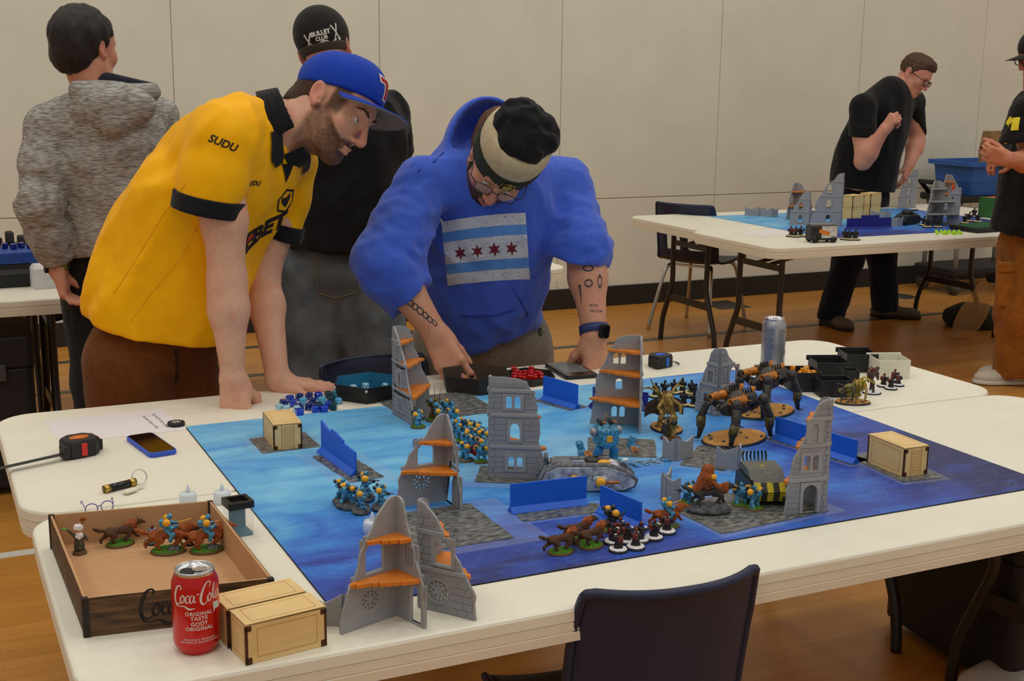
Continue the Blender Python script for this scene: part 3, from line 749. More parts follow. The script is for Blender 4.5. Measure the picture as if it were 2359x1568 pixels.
def head_prims(F, H, jaw=1., nose=1., fat=0., ears=True, mouth=True):
    """H: head frame, x = person's right, y = face direction, z = up; unit metres"""
    e = lambda c, r, k=.02, m='+': F.ell(c, r, k, m, M=H)
    cp = lambda a, b, ra, rb, k=.01, m='+': F.cap(a, b, ra, rb, k, m, M=H)
    e((0, -.012, .036), (.077, .097, .084)); e((0, .036, .03), (.063, .062, .072), .03)
    e((0, .035, -.042), (.057+fat, .06, .078), .03)
    for s in (-1, 1):
        cp((s*(.056+fat), .0, -.05), (s*.028, .07, -.098*jaw), .022, .018, .03); e((s*.04, .066, -.022), (.026, .024, .026), .025)
    e((0, .074, -.106*jaw), (.024, .02, .017), .02)
    cp((-.034, .089, .028), (.034, .089, .028), .0085, .0085, .014)
    cp((0, .094, .022), (0, .118*nose, -.030), .0075, .0105, .008); e((0, .114*nose, -.036), (.0125, .0125, .0105), .006)
    for s in (-1, 1):
        e((s*.0125, .103, -.0395), (.0085, .0105, .0075), .005); e((s*.0065, .11, -.047), (.004, .006, .004), .003, '-')
        e((s*.033, .105, .004), (.0165, .0165, .0115), .012, '-'); e((s*.0325, .0805, .003), (.0158, .0152, .0148), .004); e((s*.0335, .102, .002), (.0128, .022, .0050), .002, '-')
    if mouth:
        cp((-.02, .093, -.066), (0, .1035, -.0635), .0045, .006, .006); cp((.02, .093, -.066), (0, .1035, -.0635), .0045, .006, .006)
        cp((-.017, .0925, -.0735), (0, .1, -.0755), .005, .0068, .006); cp((.017, .0925, -.0735), (0, .1, -.0755), .005, .0068, .006)
        cp((-.021, .099, -.0692), (0, .108, -.0690), .0016, .0016, .003, '-'); cp((.021, .099, -.0692), (0, .108, -.0690), .0016, .0016, .003, '-')
        e((0, .096, -.088), (.018, .008, .005), .008, '-')
    if ears:
        for s in (-1, 1):
            X = Field(); ex = H.to_3x3()@Vector((1, s*.28, 0)); ey = H.to_3x3()@Vector((-s*.28, 1, .25)); ez = H.to_3x3()@Vector((0, -.25, 1))
            X.ell(H@Vector((s*.0815, -.012, .0)), (.0085, .0195, .033), ax=(ex, ey, ez)); X.ell(H@Vector((s*.080, .0, -.024)), (.0085, .010, .012), .008, ax=(ex, ey, ez))
            X.ell(H@Vector((s*.0905, -.011, .006)), (.0075, .0125, .020), .005, '-', ax=(ex, ey, ez)); X.cap(H@Vector((s*.088, .0, -.006)), H@Vector((s*.083, .003, -.012)), .006, .006, .004, '-')
            F.sub(X, .008)
def torso_prims(F, st, k=.05, sc=1.):
    """st: list of (centre, right axis, forward axis, half width, half depth)"""
    for i in range(len(st)-1):
        c0, r0, w0, a0, b0 = st[i]; c1, r1, w1, a1, b1 = st[i+1]; n = 4
        L = np.linalg.norm(np.array(c1)-np.array(c0)); ax = N3(np.array(c1)-np.array(c0))
        for j in range(n+(1 if i == len(st)-2 else 0)):
            t = j/n; c = lerp(np.array(c0), np.array(c1), t); r = N3(lerp(np.array(r0), np.array(r1), t)); w = np.cross(ax, r)
            F.ell(c, (lerp(a0, a1, t)*sc, lerp(b0, b1, t)*sc, max(.07, L*.55)), k, ax=(r, w, ax))
def HF(c, face, up, s=1.):
    y = Vector(N3(face)); z = Vector(up); z = (z-y*z.dot(y)).normalized(); x = y.cross(z)
    return frame(x*s, y*s, z*s, c)
def inv_pts(H, P): Mi = np.array(H.inverted(), float); return P@Mi[:3, :3].T.astype(f4)+Mi[:3, 3].astype(f4)
def L3(c): return np.array(lin(c)[:3])
def sstep(a, b, x): t = np.clip((x-a)/(b-a), 0, 1); return t*t*(3-2*t)
def mixc(base, c, w): return base*(1-w[:, None])+np.asarray(c)*w[:, None]
def bbox(pts, pad): p = np.array([np.asarray(q, float) for q in pts]); return p.min(0)-pad, p.max(0)+pad
M_skin = vcol_mat('skin', .5, .06, 500, .05, 90, .35, sss=.06)
def M_cloth(name, rgb, var=.06, vs=90, bump=.2, bs=900, rough=.85, stretch=None, sheen=.1, var2=None):
    return mat(name, rgb, rough, var=var, vs=vs, bump=bump, bs=bs, spec=.15, stretch=stretch, sheen=sheen, var2=var2)
BVHS = {}
def bvh_of(target):
    if target.name not in BVHS: BVHS[target.name] = BVHTree.FromPolygons([v.co.copy() for v in target.data.vertices], [tuple(p.vertices) for p in target.data.polygons])
    return BVHS[target.name]
def project(me, target, origin, direction, off=.0015, M=None):
    """drop a flat mesh onto target (an object whose verts are local to its parent) along direction"""
    bvh = bvh_of(target)
    if M is not None: me.transform(M)
    d = Vector(N3(direction)); bad = []
    for v in me.vertices:
        hit, nrm, i, dist = bvh.ray_cast(v.co-d*.4, d, .9)
        if hit is None: bad.append(v.index); continue
        if nrm.dot(d) > 0: nrm = -nrm
        v.co = hit+nrm*off
    if bad:
        b = bmesh.new(); b.from_mesh(me); b.verts.ensure_lookup_table(); bmesh.ops.delete(b, geom=[b.verts[i] for i in bad], context='VERTS'); b.to_mesh(me); b.free()
    me.update(); return me
def grid_mesh(polys, step):
    """list of (outline, holes) flat polygons subdivided finely enough to drape"""
    b = bmesh.new()
    for outer, holes in polys:
        mb = MB().plate(outer, .0001, holes); me = mb.mesh('g'); k = bmesh.new(); k.from_mesh(me)
        bmesh.ops.delete(k, geom=[f for f in k.faces if abs(f.normal.z) < .5 or f.normal.z < 0], context='FACES')
        for it in range(7):
            es = [e for e in k.edges if e.calc_length() > step]
            if not es: break
            bmesh.ops.subdivide_edges(k, edges=es, cuts=1); bmesh.ops.triangulate(k, faces=k.faces)
        me2 = bpy.data.meshes.new('g2'); k.to_mesh(me2); k.free(); b.from_mesh(me2); bpy.data.meshes.remove(me2); bpy.data.meshes.remove(me)
    me = bpy.data.meshes.new('decal'); b.to_mesh(b and me); b.free(); return me
def fine_text(body, size, step, **kw):
    me = text_mesh(body, size, 0., **kw); k = bmesh.new(); k.from_mesh(me); bmesh.ops.triangulate(k, faces=k.faces)
    for it in range(6):
        es = [e for e in k.edges if e.calc_length() > step]
        if not es: break
        bmesh.ops.subdivide_edges(k, edges=es, cuts=1); bmesh.ops.triangulate(k, faces=k.faces)
    k.to_mesh(me); k.free(); return me
def fold(F, pts_dir, freq, amp, seed=0, axis=None, squash=.35):
    """cloth wrinkles: ridged noise, compressed along axis"""
    ax = A3(N3(axis)) if axis is not None else None
    def fn(P):
        Q = P*freq
        if ax is not None: Q = Q-np.outer(P@ax, ax)*freq*(1-squash)
        n = vnoise(Q, seed)*.65+vnoise(Q*2.1+7, seed+3)*.35
        return amp*(np.abs(2*n-1)*2-.7)
    F.disp(fn); return F
def eyes(parent, org, H, iris=(70, 90, 110), gaze=(0, 1, 0), only=(-1, 1)):
    for s in only:
        c = H@Vector((s*.0325, .0812, .0025)); g = Vector(N3(gaze)); mb = MB(); q = g.to_track_quat('Z', 'Y').to_matrix().to_4x4()
        mb.sph((0, 0, 0), .0132, 14, 10, T(*(Vector(c)-Vector(org)))@q)
        e = mb.build('eye', mat('eye_white', (225, 220, 212), .25), parent)
        MB().lathe([(.0001, .01328), (.0026, .0131), (.0028, .01318), (.0058, .0122), (.006, .0117)], 14, T(*(Vector(c)-Vector(org)))@q, 0).build('iris', mat('iris_%d' % iris[0], iris, .2), e)
        MB().lathe([(.0001, .0136), (.0024, .0134), (.0025, .013)], 12, T(*(Vector(c)-Vector(org)))@q).build('pupil', mat('pupil', (8, 8, 8), .2), e)

def cam_hit(target, px, py):
    po = Vector(target.parent.location) if target.parent else Vector((0, 0, 0)); bvh = bvh_of(target)
    hit, nrm, i, d = bvh.ray_cast(CAM-po, ray(px, py).normalized(), 20)
    return hit, nrm
def decal(name, me, target, px, py, xd, yd, m, off=.0012, parent=None, nd=None):
    """drape flat mesh me on target, centred where the pixel ray meets it; xd, yd = its reading and up directions"""
    hit, nrm = cam_hit(target, px, py)
    if hit is None: print('decal missed', name, px, py); return None
    x = Vector(N3(xd)); n = Vector(N3(nd)) if nd is not None else nrm
    y = Vector(N3(yd)); n2 = x.cross(y).normalized()
    if nd is None: n2 = nrm.normalized(); x = (x-n2*x.dot(n2)).normalized(); y = n2.cross(x)
    else: n2 = n; x = (x-n2*x.dot(n2)).normalized(); y = n2.cross(x)
    project(me, target, hit, -n2, off, frame(x, y, n2, hit))
    me.materials.clear(); return mesh_obj(name, me, m, parent or target)
def skin_cols(base, H=None, extra=None, ruddy=(205, 120, 105)):
    b = L3(base); rd = L3(ruddy)
    def fn(V):
        c = np.tile(b, (len(V), 1))
        n = vnoise(V*35, 5); c = mixc(c, rd, .25*sstep(.5, .8, n))
        if H is not None:
            Q = inv_pts(H, V); x, y, z = np.abs(Q[:, 0]), Q[:, 1], Q[:, 2]
            hd = (np.sqrt((Q*Q).sum(1)) < .2)
            nose = hd*sstep(.1, .112, y)*sstep(.03, .02, x)*(z < -.005)*(z > -.06); c = mixc(c, rd, .5*nose)
            ear = hd*sstep(.078, .084, x)*(y < .02)*(y > -.06); c = mixc(c, rd, .45*ear)
            lip = hd*(y > .088)*(x < .022)*sstep(-.0805, -.077, z)*sstep(-.0590, -.0625, z); c = mixc(c, L3((176, 100, 88)), .4*lip)
        if extra: c = extra(c, V)
        return c
    return fn
def shoe(name, heel, d, L, m_up, m_sole, parent, org, w=.048):
    """low sneaker from heel point on the floor along d"""
    d = N3([d[0], d[1], 0]); r = np.cross(d, UP); o = np.array(heel, float); F = Field(); c = lambda a, b, z: o+d*a*L+r*b+UP*z
    F.ell(c(.28, 0, .045), (.34*L, w*.86, .05), .03, ax=(d, r, UP)); F.ell(c(.72, 0, .035), (.28*L, w, .04), .03, ax=(d, r, UP)); F.cap(c(.18, 0, .06), c(.2, 0, .1), w*.75, w*.72, .03)
    F.plane(c(0, 0, .02), -UP); lo, hi = bbox([c(-.1, 0, 0), c(1.1, 0, .16)], .08)
    sdf_obj('shoe_upper', F, lo, hi, .006, m_up, parent, org)
    F = Field(); F.ell(c(.3, 0, .01), (.36*L, w*.95, .06), .03, ax=(d, r, UP)); F.ell(c(.72, 0, .01), (.3*L, w*1.07, .06), .03, ax=(d, r, UP)); F.plane(c(0, 0, .003), -UP); F.plane(c(0, 0, .026), UP)
    sdf_obj('shoe_sole', F, lo, hi, .006, m_sole, parent, org)
# ================================================================== man in the yellow football shirt
def yellow_man():
    RS, LS = J(508, 328, 1.33), J(676, 372, 1.62); RE, RW = J(523, 650, 1.30), J(536, 866, 1.26); LE, LW = J(604, 640, 1.55), J(640, 872, 1.385)
    fc = dirv(.84, -.55, 0); rt = np.cross(fc, UP); PV = J(348, 775, 1.62); NB = J(632, 305, 1.46)
    org = np.array([PV[0], PV[1], 0]); t = thing('person', 'man in yellow jersey and royal blue cap leaning on the table with both arms', 'person', org)
    hc = J(768, 246, 1.42); H = HF(hc, dirv(.80, -.40, -.50), dirv(.45, .30, 1), 1.04); HC = H@RX(math.radians(14))
    sk = (216, 164, 136)
    # ---- body
    F = Field(); head_prims(F, H, nose=1.03, fat=.0)
    F.cap(H@Vector((0, -.03, -.03)), NB, .060, .068, .03); F.cap(H@Vector((0, .01, -.07)), NB+fc*.03, .045, .058, .03)
    st = [(PV, rt, fc, .125, .09), (J(440, 530, 1.57), rt, fc, .13, .09), (J(530, 400, 1.5), N3(RS-LS), fc, .16, .10), (J(600, 320, 1.475), N3(RS-LS), fc, .13, .075)]
    torso_prims(F, st, .05); F.cap(J(600, 320, 1.475), RS, .05, .05); F.cap(J(600, 320, 1.475), LS, .05, .05)
    F.chain([RS, lerp(RS, RE, .55), RE, lerp(RE, RW, .28), RW], [.052, .053, .043, .046, .028], .03); F.chain([LS, lerp(LS, LE, .55), LE, lerp(LE, LW, .28), LW], [.05, .05, .042, .045, .029], .03)
    for s in (-1, 1):
        hp = PV+rt*s*.09-UP*.03; kn = hp-UP*.42+fc*.02; an = np.array([kn[0], kn[1], .09])-fc*.04; F.chain([hp, kn, an], [.075, .055, .04], .04)
        shoe('shoe', np.array([an[0], an[1], 0])-fc*.06, fc, .28, mat('brown_shoe', (70, 52, 40), .6), mat('shoe_sole_dark', (40, 36, 34), .7), t, org)
    hd = dirv(.10, -.10, -1)
    hand(F, RW+hd*.004, hd, DEP+LAT*.15, True, ((1.45, .9, .5), (1.45, .9, .5), (1.35, .95, .5), (.9, .8, .5)), (.7, .2, .8), .35, 1.06, .1)
    hl = dirv(1, .18, -.12)
    F.cap(LW, LW+np.array(hl)*.02-UP*.012, .03, .026, .02)
    hand(F, LW-UP*.012, hl, -UP+LAT*.02, False, ((.05, .12, .1), (.05, .12, .1), (.05, .1, .1), (.02, .1, .1)), (.75, .6, .1), .15, 1.0, .12)
    F.plane([0, 0, TZ-.001], -UP) if False else None
    def ex(c, V):
        Q = inv_pts(H, V); x, y, z = np.abs(Q[:, 0]), Q[:, 1], Q[:, 2]; n = vnoise(V*260, 3)*.6+vnoise(V*90, 2)*.4
        zb = np.where(y < .02, .0-(.02-y)*1.2, -.004-(y-.02)/.07*.05); zb = np.where((y > .085) & (x < .03), -.046, zb)
        m = sstep(.004, -.010, z-zb)*sstep(-.16, -.12, z)*sstep(-.012, .008, y)*(np.abs(Q).max(1) < .2); lip = (y > .09)*(x < .02)*(z > -.081)*(z < -.062); m = m*(1-lip)
        sb = (x > .055)*(np.abs(Q).max(1) < .2)*sstep(.012, .024, y)*sstep(.064, .05, y)*sstep(-.03, -.005, z); c = mixc(c, L3((74, 50, 34)), sb*.92)
        dk = .62+.3*sstep(.03, .08, y)
        c = mixc(c, L3((88, 58, 38)), np.clip(m*(dk+.5*(n-.35)), 0, .96))
        up = sstep(0, .02, V[:, 2]-TZ)  # pressure-reddened heels of the hands
        return c
    lo, hi = bbox([PV, RS, LS, RE, LE, RW, LW, hc, [PV[0]+.1, PV[1], .05], [PV[0]-.15, PV[1], 0]], .2)
    hb = np.array(hc)
    fine = [(hb-.155, hb+.155, .0034), (RW-np.array([.11, .09, .135]), RW+np.array([.09, .12, .02]), .0027), (LW-np.array([.06, .09, .06]), LW+np.array([.24, .13, .02]), .0027)]
    sdf_obj('body', F, lo, hi, .0095, M_skin, t, org, skin_cols(sk, H, ex), fine=fine)
    eyes(t, org, H, (96, 120, 128), dirv(.95, -.35, -.35))
    for s in (-1, 1):
        MB().tube([Vector(H@Vector((s*q[0], q[1], q[2])))-Vector(org) for q in ((.052, .079, .026), (.042, .094, .033), (.03, .1005, .032), (.016, .104, .026))], [.002, .0042, .0048, .003], 8, flat=.6).build('eyebrow', mat('brown_hair', (70, 48, 32), .7, var=.3, vs=300, bump=.4, bs=900), t)
    # ---- hair and cap
    mh = mat('brown_hair', (70, 48, 32))
    Fh = Field(); Fh.ell((0, -.014, .034), (.0835, .103, .09), M=H); Fh.ell((0, -.072, -.04), (.064, .042, .062), .02, M=H)
    Fh.ell((0, .05, -.05), (.2, .072, .14), .01, '-', M=H)
    for s in (-1, 1):
        Fh.ell((s*.09, -.012, -.004), (.03, .026, .036), .006, '-', M=H)
    Fh.plane(H@Vector((0, 0, .062)), np.array(H.to_3x3()@Vector((0, 0, 1))))
    Fh.disp(lambda P: .004*(vnoise(inv_pts(H, P)*np.array([160, 160, 40], f4), 2)-.5))
    sdf_obj('hair', Fh, hb-.17, hb+.17, .004, mh, t, org)
    mc = M_cloth('royal_blue_cap', (24, 62, 172), .05, 200, .15, 1200)
    Fc = Field(); Fc.ell((0, -.004, .050), (.089, .111, .088), M=HC); Fc.ell((0, .045, .064), (.068, .066, .066), .03, M=HC)
    nb = np.array(HC.to_3x3()@Vector((0, .10, -1))); Fc.plane(HC@Vector((0, 0, .030)), nb)
    Fc.disp(lambda P: .0012*(vnoise(P*40, 1)-.5)); cap = sdf_obj('cap_crown', Fc, hb-.18, hb+.18, .0045, mc, t, org)
    for nm, off, m_ in (('cap_brim', 0., mc), ('cap_underbrim', -.0026, mat('grey_underbrim', (120, 118, 116), .8))):
        mb = MB(); rows = []
        for layer in (0, -.0024):
            for i in range(9):
                rr = i/8; row = []
                for j in range(21):
                    a = lerp(-1.12, 1.12, j/20); ex_ = .086*math.cos(a*.72)**.8
                    x = math.sin(a)*(.0865+ex_*rr*.55); y = math.cos(a)*(.108+ex_*rr*1.05)-.004-.012*(1-math.cos(a)); z = .036+.1*y*.1-.016*(abs(math.sin(a))**2.2)*(1+rr*.5)-.010*rr
                    row.append(Vector(HC@Vector((x, y, z+layer+off)))-Vector(org))
                rows.append(row)
        top, bot = rows[:9], rows[9:]
        mb.loft(top+bot[::-1], sm=True, cap0=False, cap1=False, closed=False); mb.build(nm, m_, t)
    bt = Vector(HC@Vector((0, -.004, .138)))-Vector(org); MB().sph(bt, (.008, .008, .005), 10, 6).build('cap_button', mc, t)
    yv = np.array(HC.to_3x3()@Vector((0, 0, 1))); xv = np.array(HC.to_3x3()@Vector((-1, 0, 0))); nv = np.array(HC.to_3x3()@Vector((0, 1, 0)))
    def front_decal(nm, me, m_, dz, off):
        q = Vector(HC@Vector((0, .12, .082+dz)))-Vector(org); project(me, cap, q, -Vector(nv), off, frame(xv, yv, nv, q)); me.materials.clear(); mesh_obj(nm, me, m_, cap)
    front_decal('cap_emblem_border', grid_mesh([([(-.03, .026), (.03, .026), (.03, .008), (.012, .008), (.010, -.028), (-.010, -.028), (-.012, .008), (-.03, .008)], ())], .006), mat('white_thread', (225, 222, 220), .8), 0, .0015)
    front_decal('cap_emblem', grid_mesh([([(-.026, .022), (.026, .022), (.026, .012), (.008, .012), (.006, -.024), (-.006, -.024), (-.008, .012), (-.026, .012)], ())], .006), mat('red_thread', (170, 30, 40), .8), 0, .0024)
    # ---- trousers
    Fp = Field(); Fp.ell(PV-UP*.02, (.155, .125, .13), .05, ax=(rt, fc, UP))
    for s in (-1, 1):
        hp = PV+rt*s*.085-UP*.05+fc*.0; kn = hp-UP*.42+fc*.02; an = np.array([kn[0], kn[1], .06])-fc*.04; Fp.chain([hp, kn, an], [.112, .092, .075], .035)
    Fp.plane([0, 0, .05], -UP); fold(Fp, None, 14, .006, 4, UP, .3)
    lo2, hi2 = bbox([PV+UP*.1, [PV[0], PV[1], 0.03]], .28); hi2[2] = PV[2]+.14; lo2[2] = .0
    pants = sdf_obj('trousers', Fp, lo2, hi2, .0105, M_cloth('brown_canvas', (104, 60, 24), .12, 60, .25, 700), t, org)
    # ---- jersey
    up_t = N3(J(590, 315, 1.475)-PV); rsx = N3(RS-LS)
    sst = [(J(346, 752, 1.61), rt, fc, .175, .142), (J(388, 640, 1.60), rt, fc, .178, .148), (J(440, 525, 1.56), rt, fc, .19, .15), (J(525, 400, 1.5), rsx, fc, .195, .14), (J(592, 318, 1.475), rsx, fc, .15, .095)]
    def jersey(base=0.):
        Fs = Field(); torso_prims(Fs, sst, .06); Fs.ell(J(345, 775, 1.60), (.172, .142, .06), .05, ax=(rt, fc, UP)); Fs.ell(J(470, 640, 1.50), (.10, .10, .16), .08, ax=(rt, fc, UP))
        Fs.cap(J(606, 285, 1.46), RS+UP*.012, .062, .072, .05); Fs.cap(J(625, 300, 1.48), LS, .062, .064, .05)
        return Fs
    Rend, Lend = J(476, 486, 1.32), J(640, 540, 1.585); rdir = N3(Rend-RS); ldir = N3(Lend-LS)
    Rhem, Lhem = Rend+N3(RE-RS)*0, Lend
    rn_, ln_ = N3(-UP-LAT*.22), N3(-UP-LAT*.38)
    Ft = jersey(); fold(Ft, None, 9, .014, 11, N3(up_t*.8+rt*.3), .28); fold(Ft, None, 21, .003, 17, N3(up_t*.6-rt*.6), .4); Fs = Field(); Fs.sub(Ft); Sr = Field(); Sr.chain([RS+UP*.0, lerp(RS, Rend, .5), Rend+rdir*.05], [.073, .076, .077], .03); fold(Sr, None, 13, .005, 3, N3(rdir+LAT*.5), .35); Sr.plane(Rend, rn_)
    Sl = Field(); Sl.chain([LS, lerp(LS, Lend, .5), Lend+ldir*.05], [.064, .06, .058], .03); fold(Sl, None, 13, .004, 3, ldir, .35); Sl.plane(Lend, ln_)
    hemn = N3(-UP-fc*.25+rt*0.1); Fs.plane(J(346, 742, 1.61), hemn, .01)
    Fs.sub(Sr, .012); Fs.sub(Sl, .012)
    Fs.cap(NB+N3(hc-NB)*.01, hc, .082, .1, .012, '-')
    lo3, hi3 = bbox([PV, RS, LS, Rend, Lend], .24)
    my = M_cloth('yellow_jersey', (255, 182, 0), .04, 30, .06, 1500, .55, sheen=.05)
    js = sdf_obj('jersey', Fs, lo3, hi3, .0085, my, t, org)
    mk = M_cloth('black_trim', (24, 24, 28), .05, 60, .1, 900)
    for nm, base, e, n_ in (('sleeve_band', Sr, Rend, rn_), ('sleeve_band', Sl, Lend, ln_)):
        B = Field(); (B.chain([RS, lerp(RS, Rend, .5), Rend+rdir*.1], [.083, .086, .087], .03) if e is Rend else B.chain([LS, lerp(LS, Lend, .5), Lend+ldir*.1], [.073, .069, .067], .03))
        B.plane(e+n_*.004, n_, .003); B.plane(e-n_*.038, -n_, .002); lo4, hi4 = bbox([e], .16); sdf_obj(nm, B, lo4, hi4, .005, mk, t, org)
    # collar: band round the neck with two points
    ax = N3(hc-NB); Bc = Field(); Bc.cap(NB-ax*.06, NB+ax*.14, .124, .082); Bc.cap(NB-ax*.1, NB+ax*.2, .124, .066, .002, '-'); Bc.plane(NB+ax*.056, ax, .004); Bc.plane(NB-ax*.002, -ax, .004)
    gap = N3(fc+rt*.12); Bc.cap(NB+gap*.10+ax*.08, NB+gap*.12-ax*.1, .030, .024, .004, '-'); lo5, hi5 = bbox([NB], .17); sdf_obj('collar', Bc, lo5, hi5, .0042, mk, t, org)
    lft = -np.array(rt)
    mt = mat('black_print', (22, 20, 22), .6)
    decal('collar_point', grid_mesh([([(-.02, .05), (.022, .045), (.026, -.028), (.0, -.038), (-.024, -.02)], ())], .012), js, 636, 350, lft, UP, mk, .005, t)
    decal('collar_point', grid_mesh([([(-.03, .03), (.03, .03), (.03, -.028), (-.012, -.036)], ())], .012), js, 703, 372, lft, UP, mk, .005, t)
    decal('placket', grid_mesh([([(-.018, .02), (.02, .02), (.004, -.03)], ())], .01), js, 660, 395, lft, UP, mk, .0025, t)
    decal('jersey_wordmark', fine_text('SUDU', .026, .008, bold=.0006, shear=.2), js, 513, 330, N3(LAT+UP*-.38), UP, mt)
    decal('jersey_wordmark', fine_text('SUDU', .018, .008, bold=.0005, shear=.2), js, 583, 422, N3(LAT-UP*.3), UP, mt)
    hexo = lambda r: [(r*.86*math.cos(PI/6+PI/3*i), r*math.sin(PI/6+PI/3*i)) for i in range(6)]
    yd = N3(UP*.9+LAT*.1)
    decal('crest_border', grid_mesh([(hexo(.04), [hexo(.033)])], .01), js, 658, 462, N3(LAT-UP*.25), yd, mt)
    decal('crest_wolf_head', grid_mesh([([(-.016, .02), (-.006, .012), (.006, .012), (.016, .02), (.016, .002), (.008, -.012), (0, -.022), (-.008, -.012), (-.016, .002)], [[(-.008, .002), (-.003, .0), (-.006, -.003)], [(.008, .002), (.003, .0), (.006, -.003)]])], .008), js, 658, 462, N3(LAT-UP*.25), yd, mt)
    decal('sponsor_lettering', fine_text('DEBET', .075, .012, bold=.004, align='CENTER'), js, 590, 543, N3(LAT-UP*.32), UP, mt)
    decal('sponsor_red_mark', grid_mesh([([(-.016, -.006), (.016, -.006), (.016, .004), (-.01, .006)], ())], .008), js, 574, 548, N3(LAT-UP*.2), UP, mat('red_print', (190, 50, 30), .6), .0022)
    for pts, m_, w in ((((430, 420), (372, 500), (318, 590), (262, 676)), mat('yellow_seam', (244, 168, 0), .7), .0011), (((455, 520), (420, 590), (360, 660), (300, 740)), mat('yellow_seam', (244, 168, 0)), .0011)):
        path = [(lerp(a_[0], c_[0], k/5), lerp(a_[1], c_[1], k/5)) for a_, c_ in zip(pts, pts[1:]) for k in range(5)]+[pts[-1]]; hs = [cam_hit(js, *p) for p in path]
        if all(h[0] is not None for h in hs): MB().tube([h+n_*.0004 for h, n_ in hs], w, 5).build('seam', m_, js)
    hs = [cam_hit(pants, *p) for p in ((402, 806), (405, 826), (407, 850), (404, 878))]
    if all(h[0] is not None for h in hs): MB().tube([h+n_*.004 for h, n_ in hs], .0026, 6).build('drawstring', mat('dark_cord', (48, 34, 24), .8), pants)
    return t
yellow_man()
# ================================================================== generic clothed figure
def figure(label, g):
    """g: dict of joints and sizes -> thing, origin, head frame"""
    PV = g['PV']; org = np.array([PV[0], PV[1], 0]); t = thing('person', label, 'person', org); H = g['H']; fc, rt = g['fc'], g['rt']; NB = g['NB']
    F = Field(); head_prims(F, H, fat=g.get('fat', 0), mouth=g.get('face', True)); hc = np.array(H@Vector((0, 0, 0)))
    F.cap(H@Vector((0, -.025, -.035)), NB, .058, .066, .03); F.cap(H@Vector((0, .01, -.07)), NB+np.array(fc)*.02, .045, .055, .03)
    torso_prims(F, [(np.array(c)+UP*(.05 if i == 0 else 0), r, w, a*(.62 if i == 0 else .76), b*(.62 if i == 0 else .76)) for i, (c, r, w, a, b) in enumerate(g['st'])], .05)
    top = np.array(g['st'][-1][0]); pts = [PV, hc, NB, [PV[0], PV[1], .04]]; fine = []
    if g.get('headfine', .004): fine.append((hc-.16, hc+.16, g.get('headfine', .004)))
    for side in ('R', 'L'):
        if side+'S' not in g: continue
        S_, E_, W_ = g[side+'S'], g[side+'E'], g[side+'W']; k = g.get('arm', 1.); F.cap(top, S_, .05, .05)
        F.chain([S_, lerp(S_, E_, .55), E_, lerp(E_, W_, .28), W_], [.05*k, .05*k, .042*k, .046*k, .029*k], .03); pts += [S_, E_, W_]
        if side+'h' in g:
            h = g[side+'h']; tips = hand(F, W_, h[0], h[1], side == 'R', *h[2:]); q = [np.array(x) for x in tips]+[W_]; pts += q
            lo, hi = bbox(q, .03); fine.append((lo, hi, g.get('handfine', .003)))
    for s, key in ((1, 'Rleg'), (-1, 'Lleg')):
        hp, kn, an = g[key]; F.chain([hp, kn, an], [.075, .055, .04], .04); pts += [an]
    lo, hi = bbox(pts, .12)
    body = sdf_obj('body', F, lo, hi, g.get('h', .011), M_skin, t, org, skin_cols(g['skin'], H, g.get('colx')), fine=fine)
    # trousers
    Fp = Field(); wa = g.get('waist', (.16, .125)); Fp.ell(PV-UP*.02, (wa[0], wa[1], .13), .05, ax=(rt, fc, UP)); Fp.ell(PV+UP*.05, (wa[0]*.97, wa[1]*.97, .10), .05, ax=(rt, fc, UP)); lw = g.get('legw', (.11, .09, .072))
    for key in ('Rleg', 'Lleg'):
        hp, kn, an = g[key]; Fp.chain([hp, kn, an-UP*.02], list(lw), .035)
    fold(Fp, None, 13, g.get('pfold', .008), 4, UP, .45); Fp.plane([0, 0, .045], -UP)
    lo2, hi2 = bbox([PV+UP*.16, g['Rleg'][1], g['Lleg'][1], g['Rleg'][2], g['Lleg'][2], PV+rt*.1, PV-rt*.1], .16); lo2[2] = .02
    pants = sdf_obj('trousers', Fp, lo2, hi2, g.get('hp', .0115), g['pants'], t, org)
    # upper garment
    Ft = Field(); torso_prims(Ft, g['st'], .06)
    for side in ('R', 'L'):
        if side+'S' not in g: continue
        S_ = g[side+'S']; Ft.cap(top, S_+UP*.005, g.get('yoke', .065), g.get('shr', .068), .05)
    for p, n_ in g['hem']: Ft.plane(p, n_, .012)
    for (fr, am, sd, ax, sq) in g.get('folds', ((8, .013, 3, UP, .4), (19, .004, 9, LAT+UP, .4))): fold(Ft, None, fr, am, sd, ax, sq)
    Fs = Field(); Fs.sub(Ft)
    for (ptsl, rs, end, nrm) in g['sleeves']:
        X = Field(); X.chain(ptsl, rs, .03); fold(X, None, g.get('sfr', 15), g.get('sfold', .005), 8, N3(np.array(ptsl[-1])-np.array(ptsl[0])), 1.6)
        if end is not None: X.plane(end, nrm, .004)
        Fs.sub(X, g.get('sk', .015))
    for fn in g.get('addshirt', ()): fn(Fs)
    Fs.cap(NB+N3(hc-NB)*.03, hc, g.get('neckhole', .062), .085, .012, '-')
    lo3, hi3 = bbox([c for c, *_ in g['st']]+[p for sl in g['sleeves'] for p in sl[0]]+list(g.get('shirtpts', ())), .22)
    shirt = sdf_obj(g.get('shirtname', 'shirt'), Fs, lo3, hi3, g.get('hs', .009), g['shirt'], t, org)
    return t, org, body, pants, shirt
def legs(PV, rt, fc, sp=.085, an_off=(0, 0), k=0.02):
    out = []
    for s in (1, -1):
        hp = PV+np.array(rt)*s*sp-UP*.05; kn = hp-UP*(hp[2]-.48)+np.array(fc)*k; an = np.array([kn[0], kn[1], .09])-np.array(fc)*.03+np.array(rt)*s*.02; out.append((hp, kn, an))
    return out
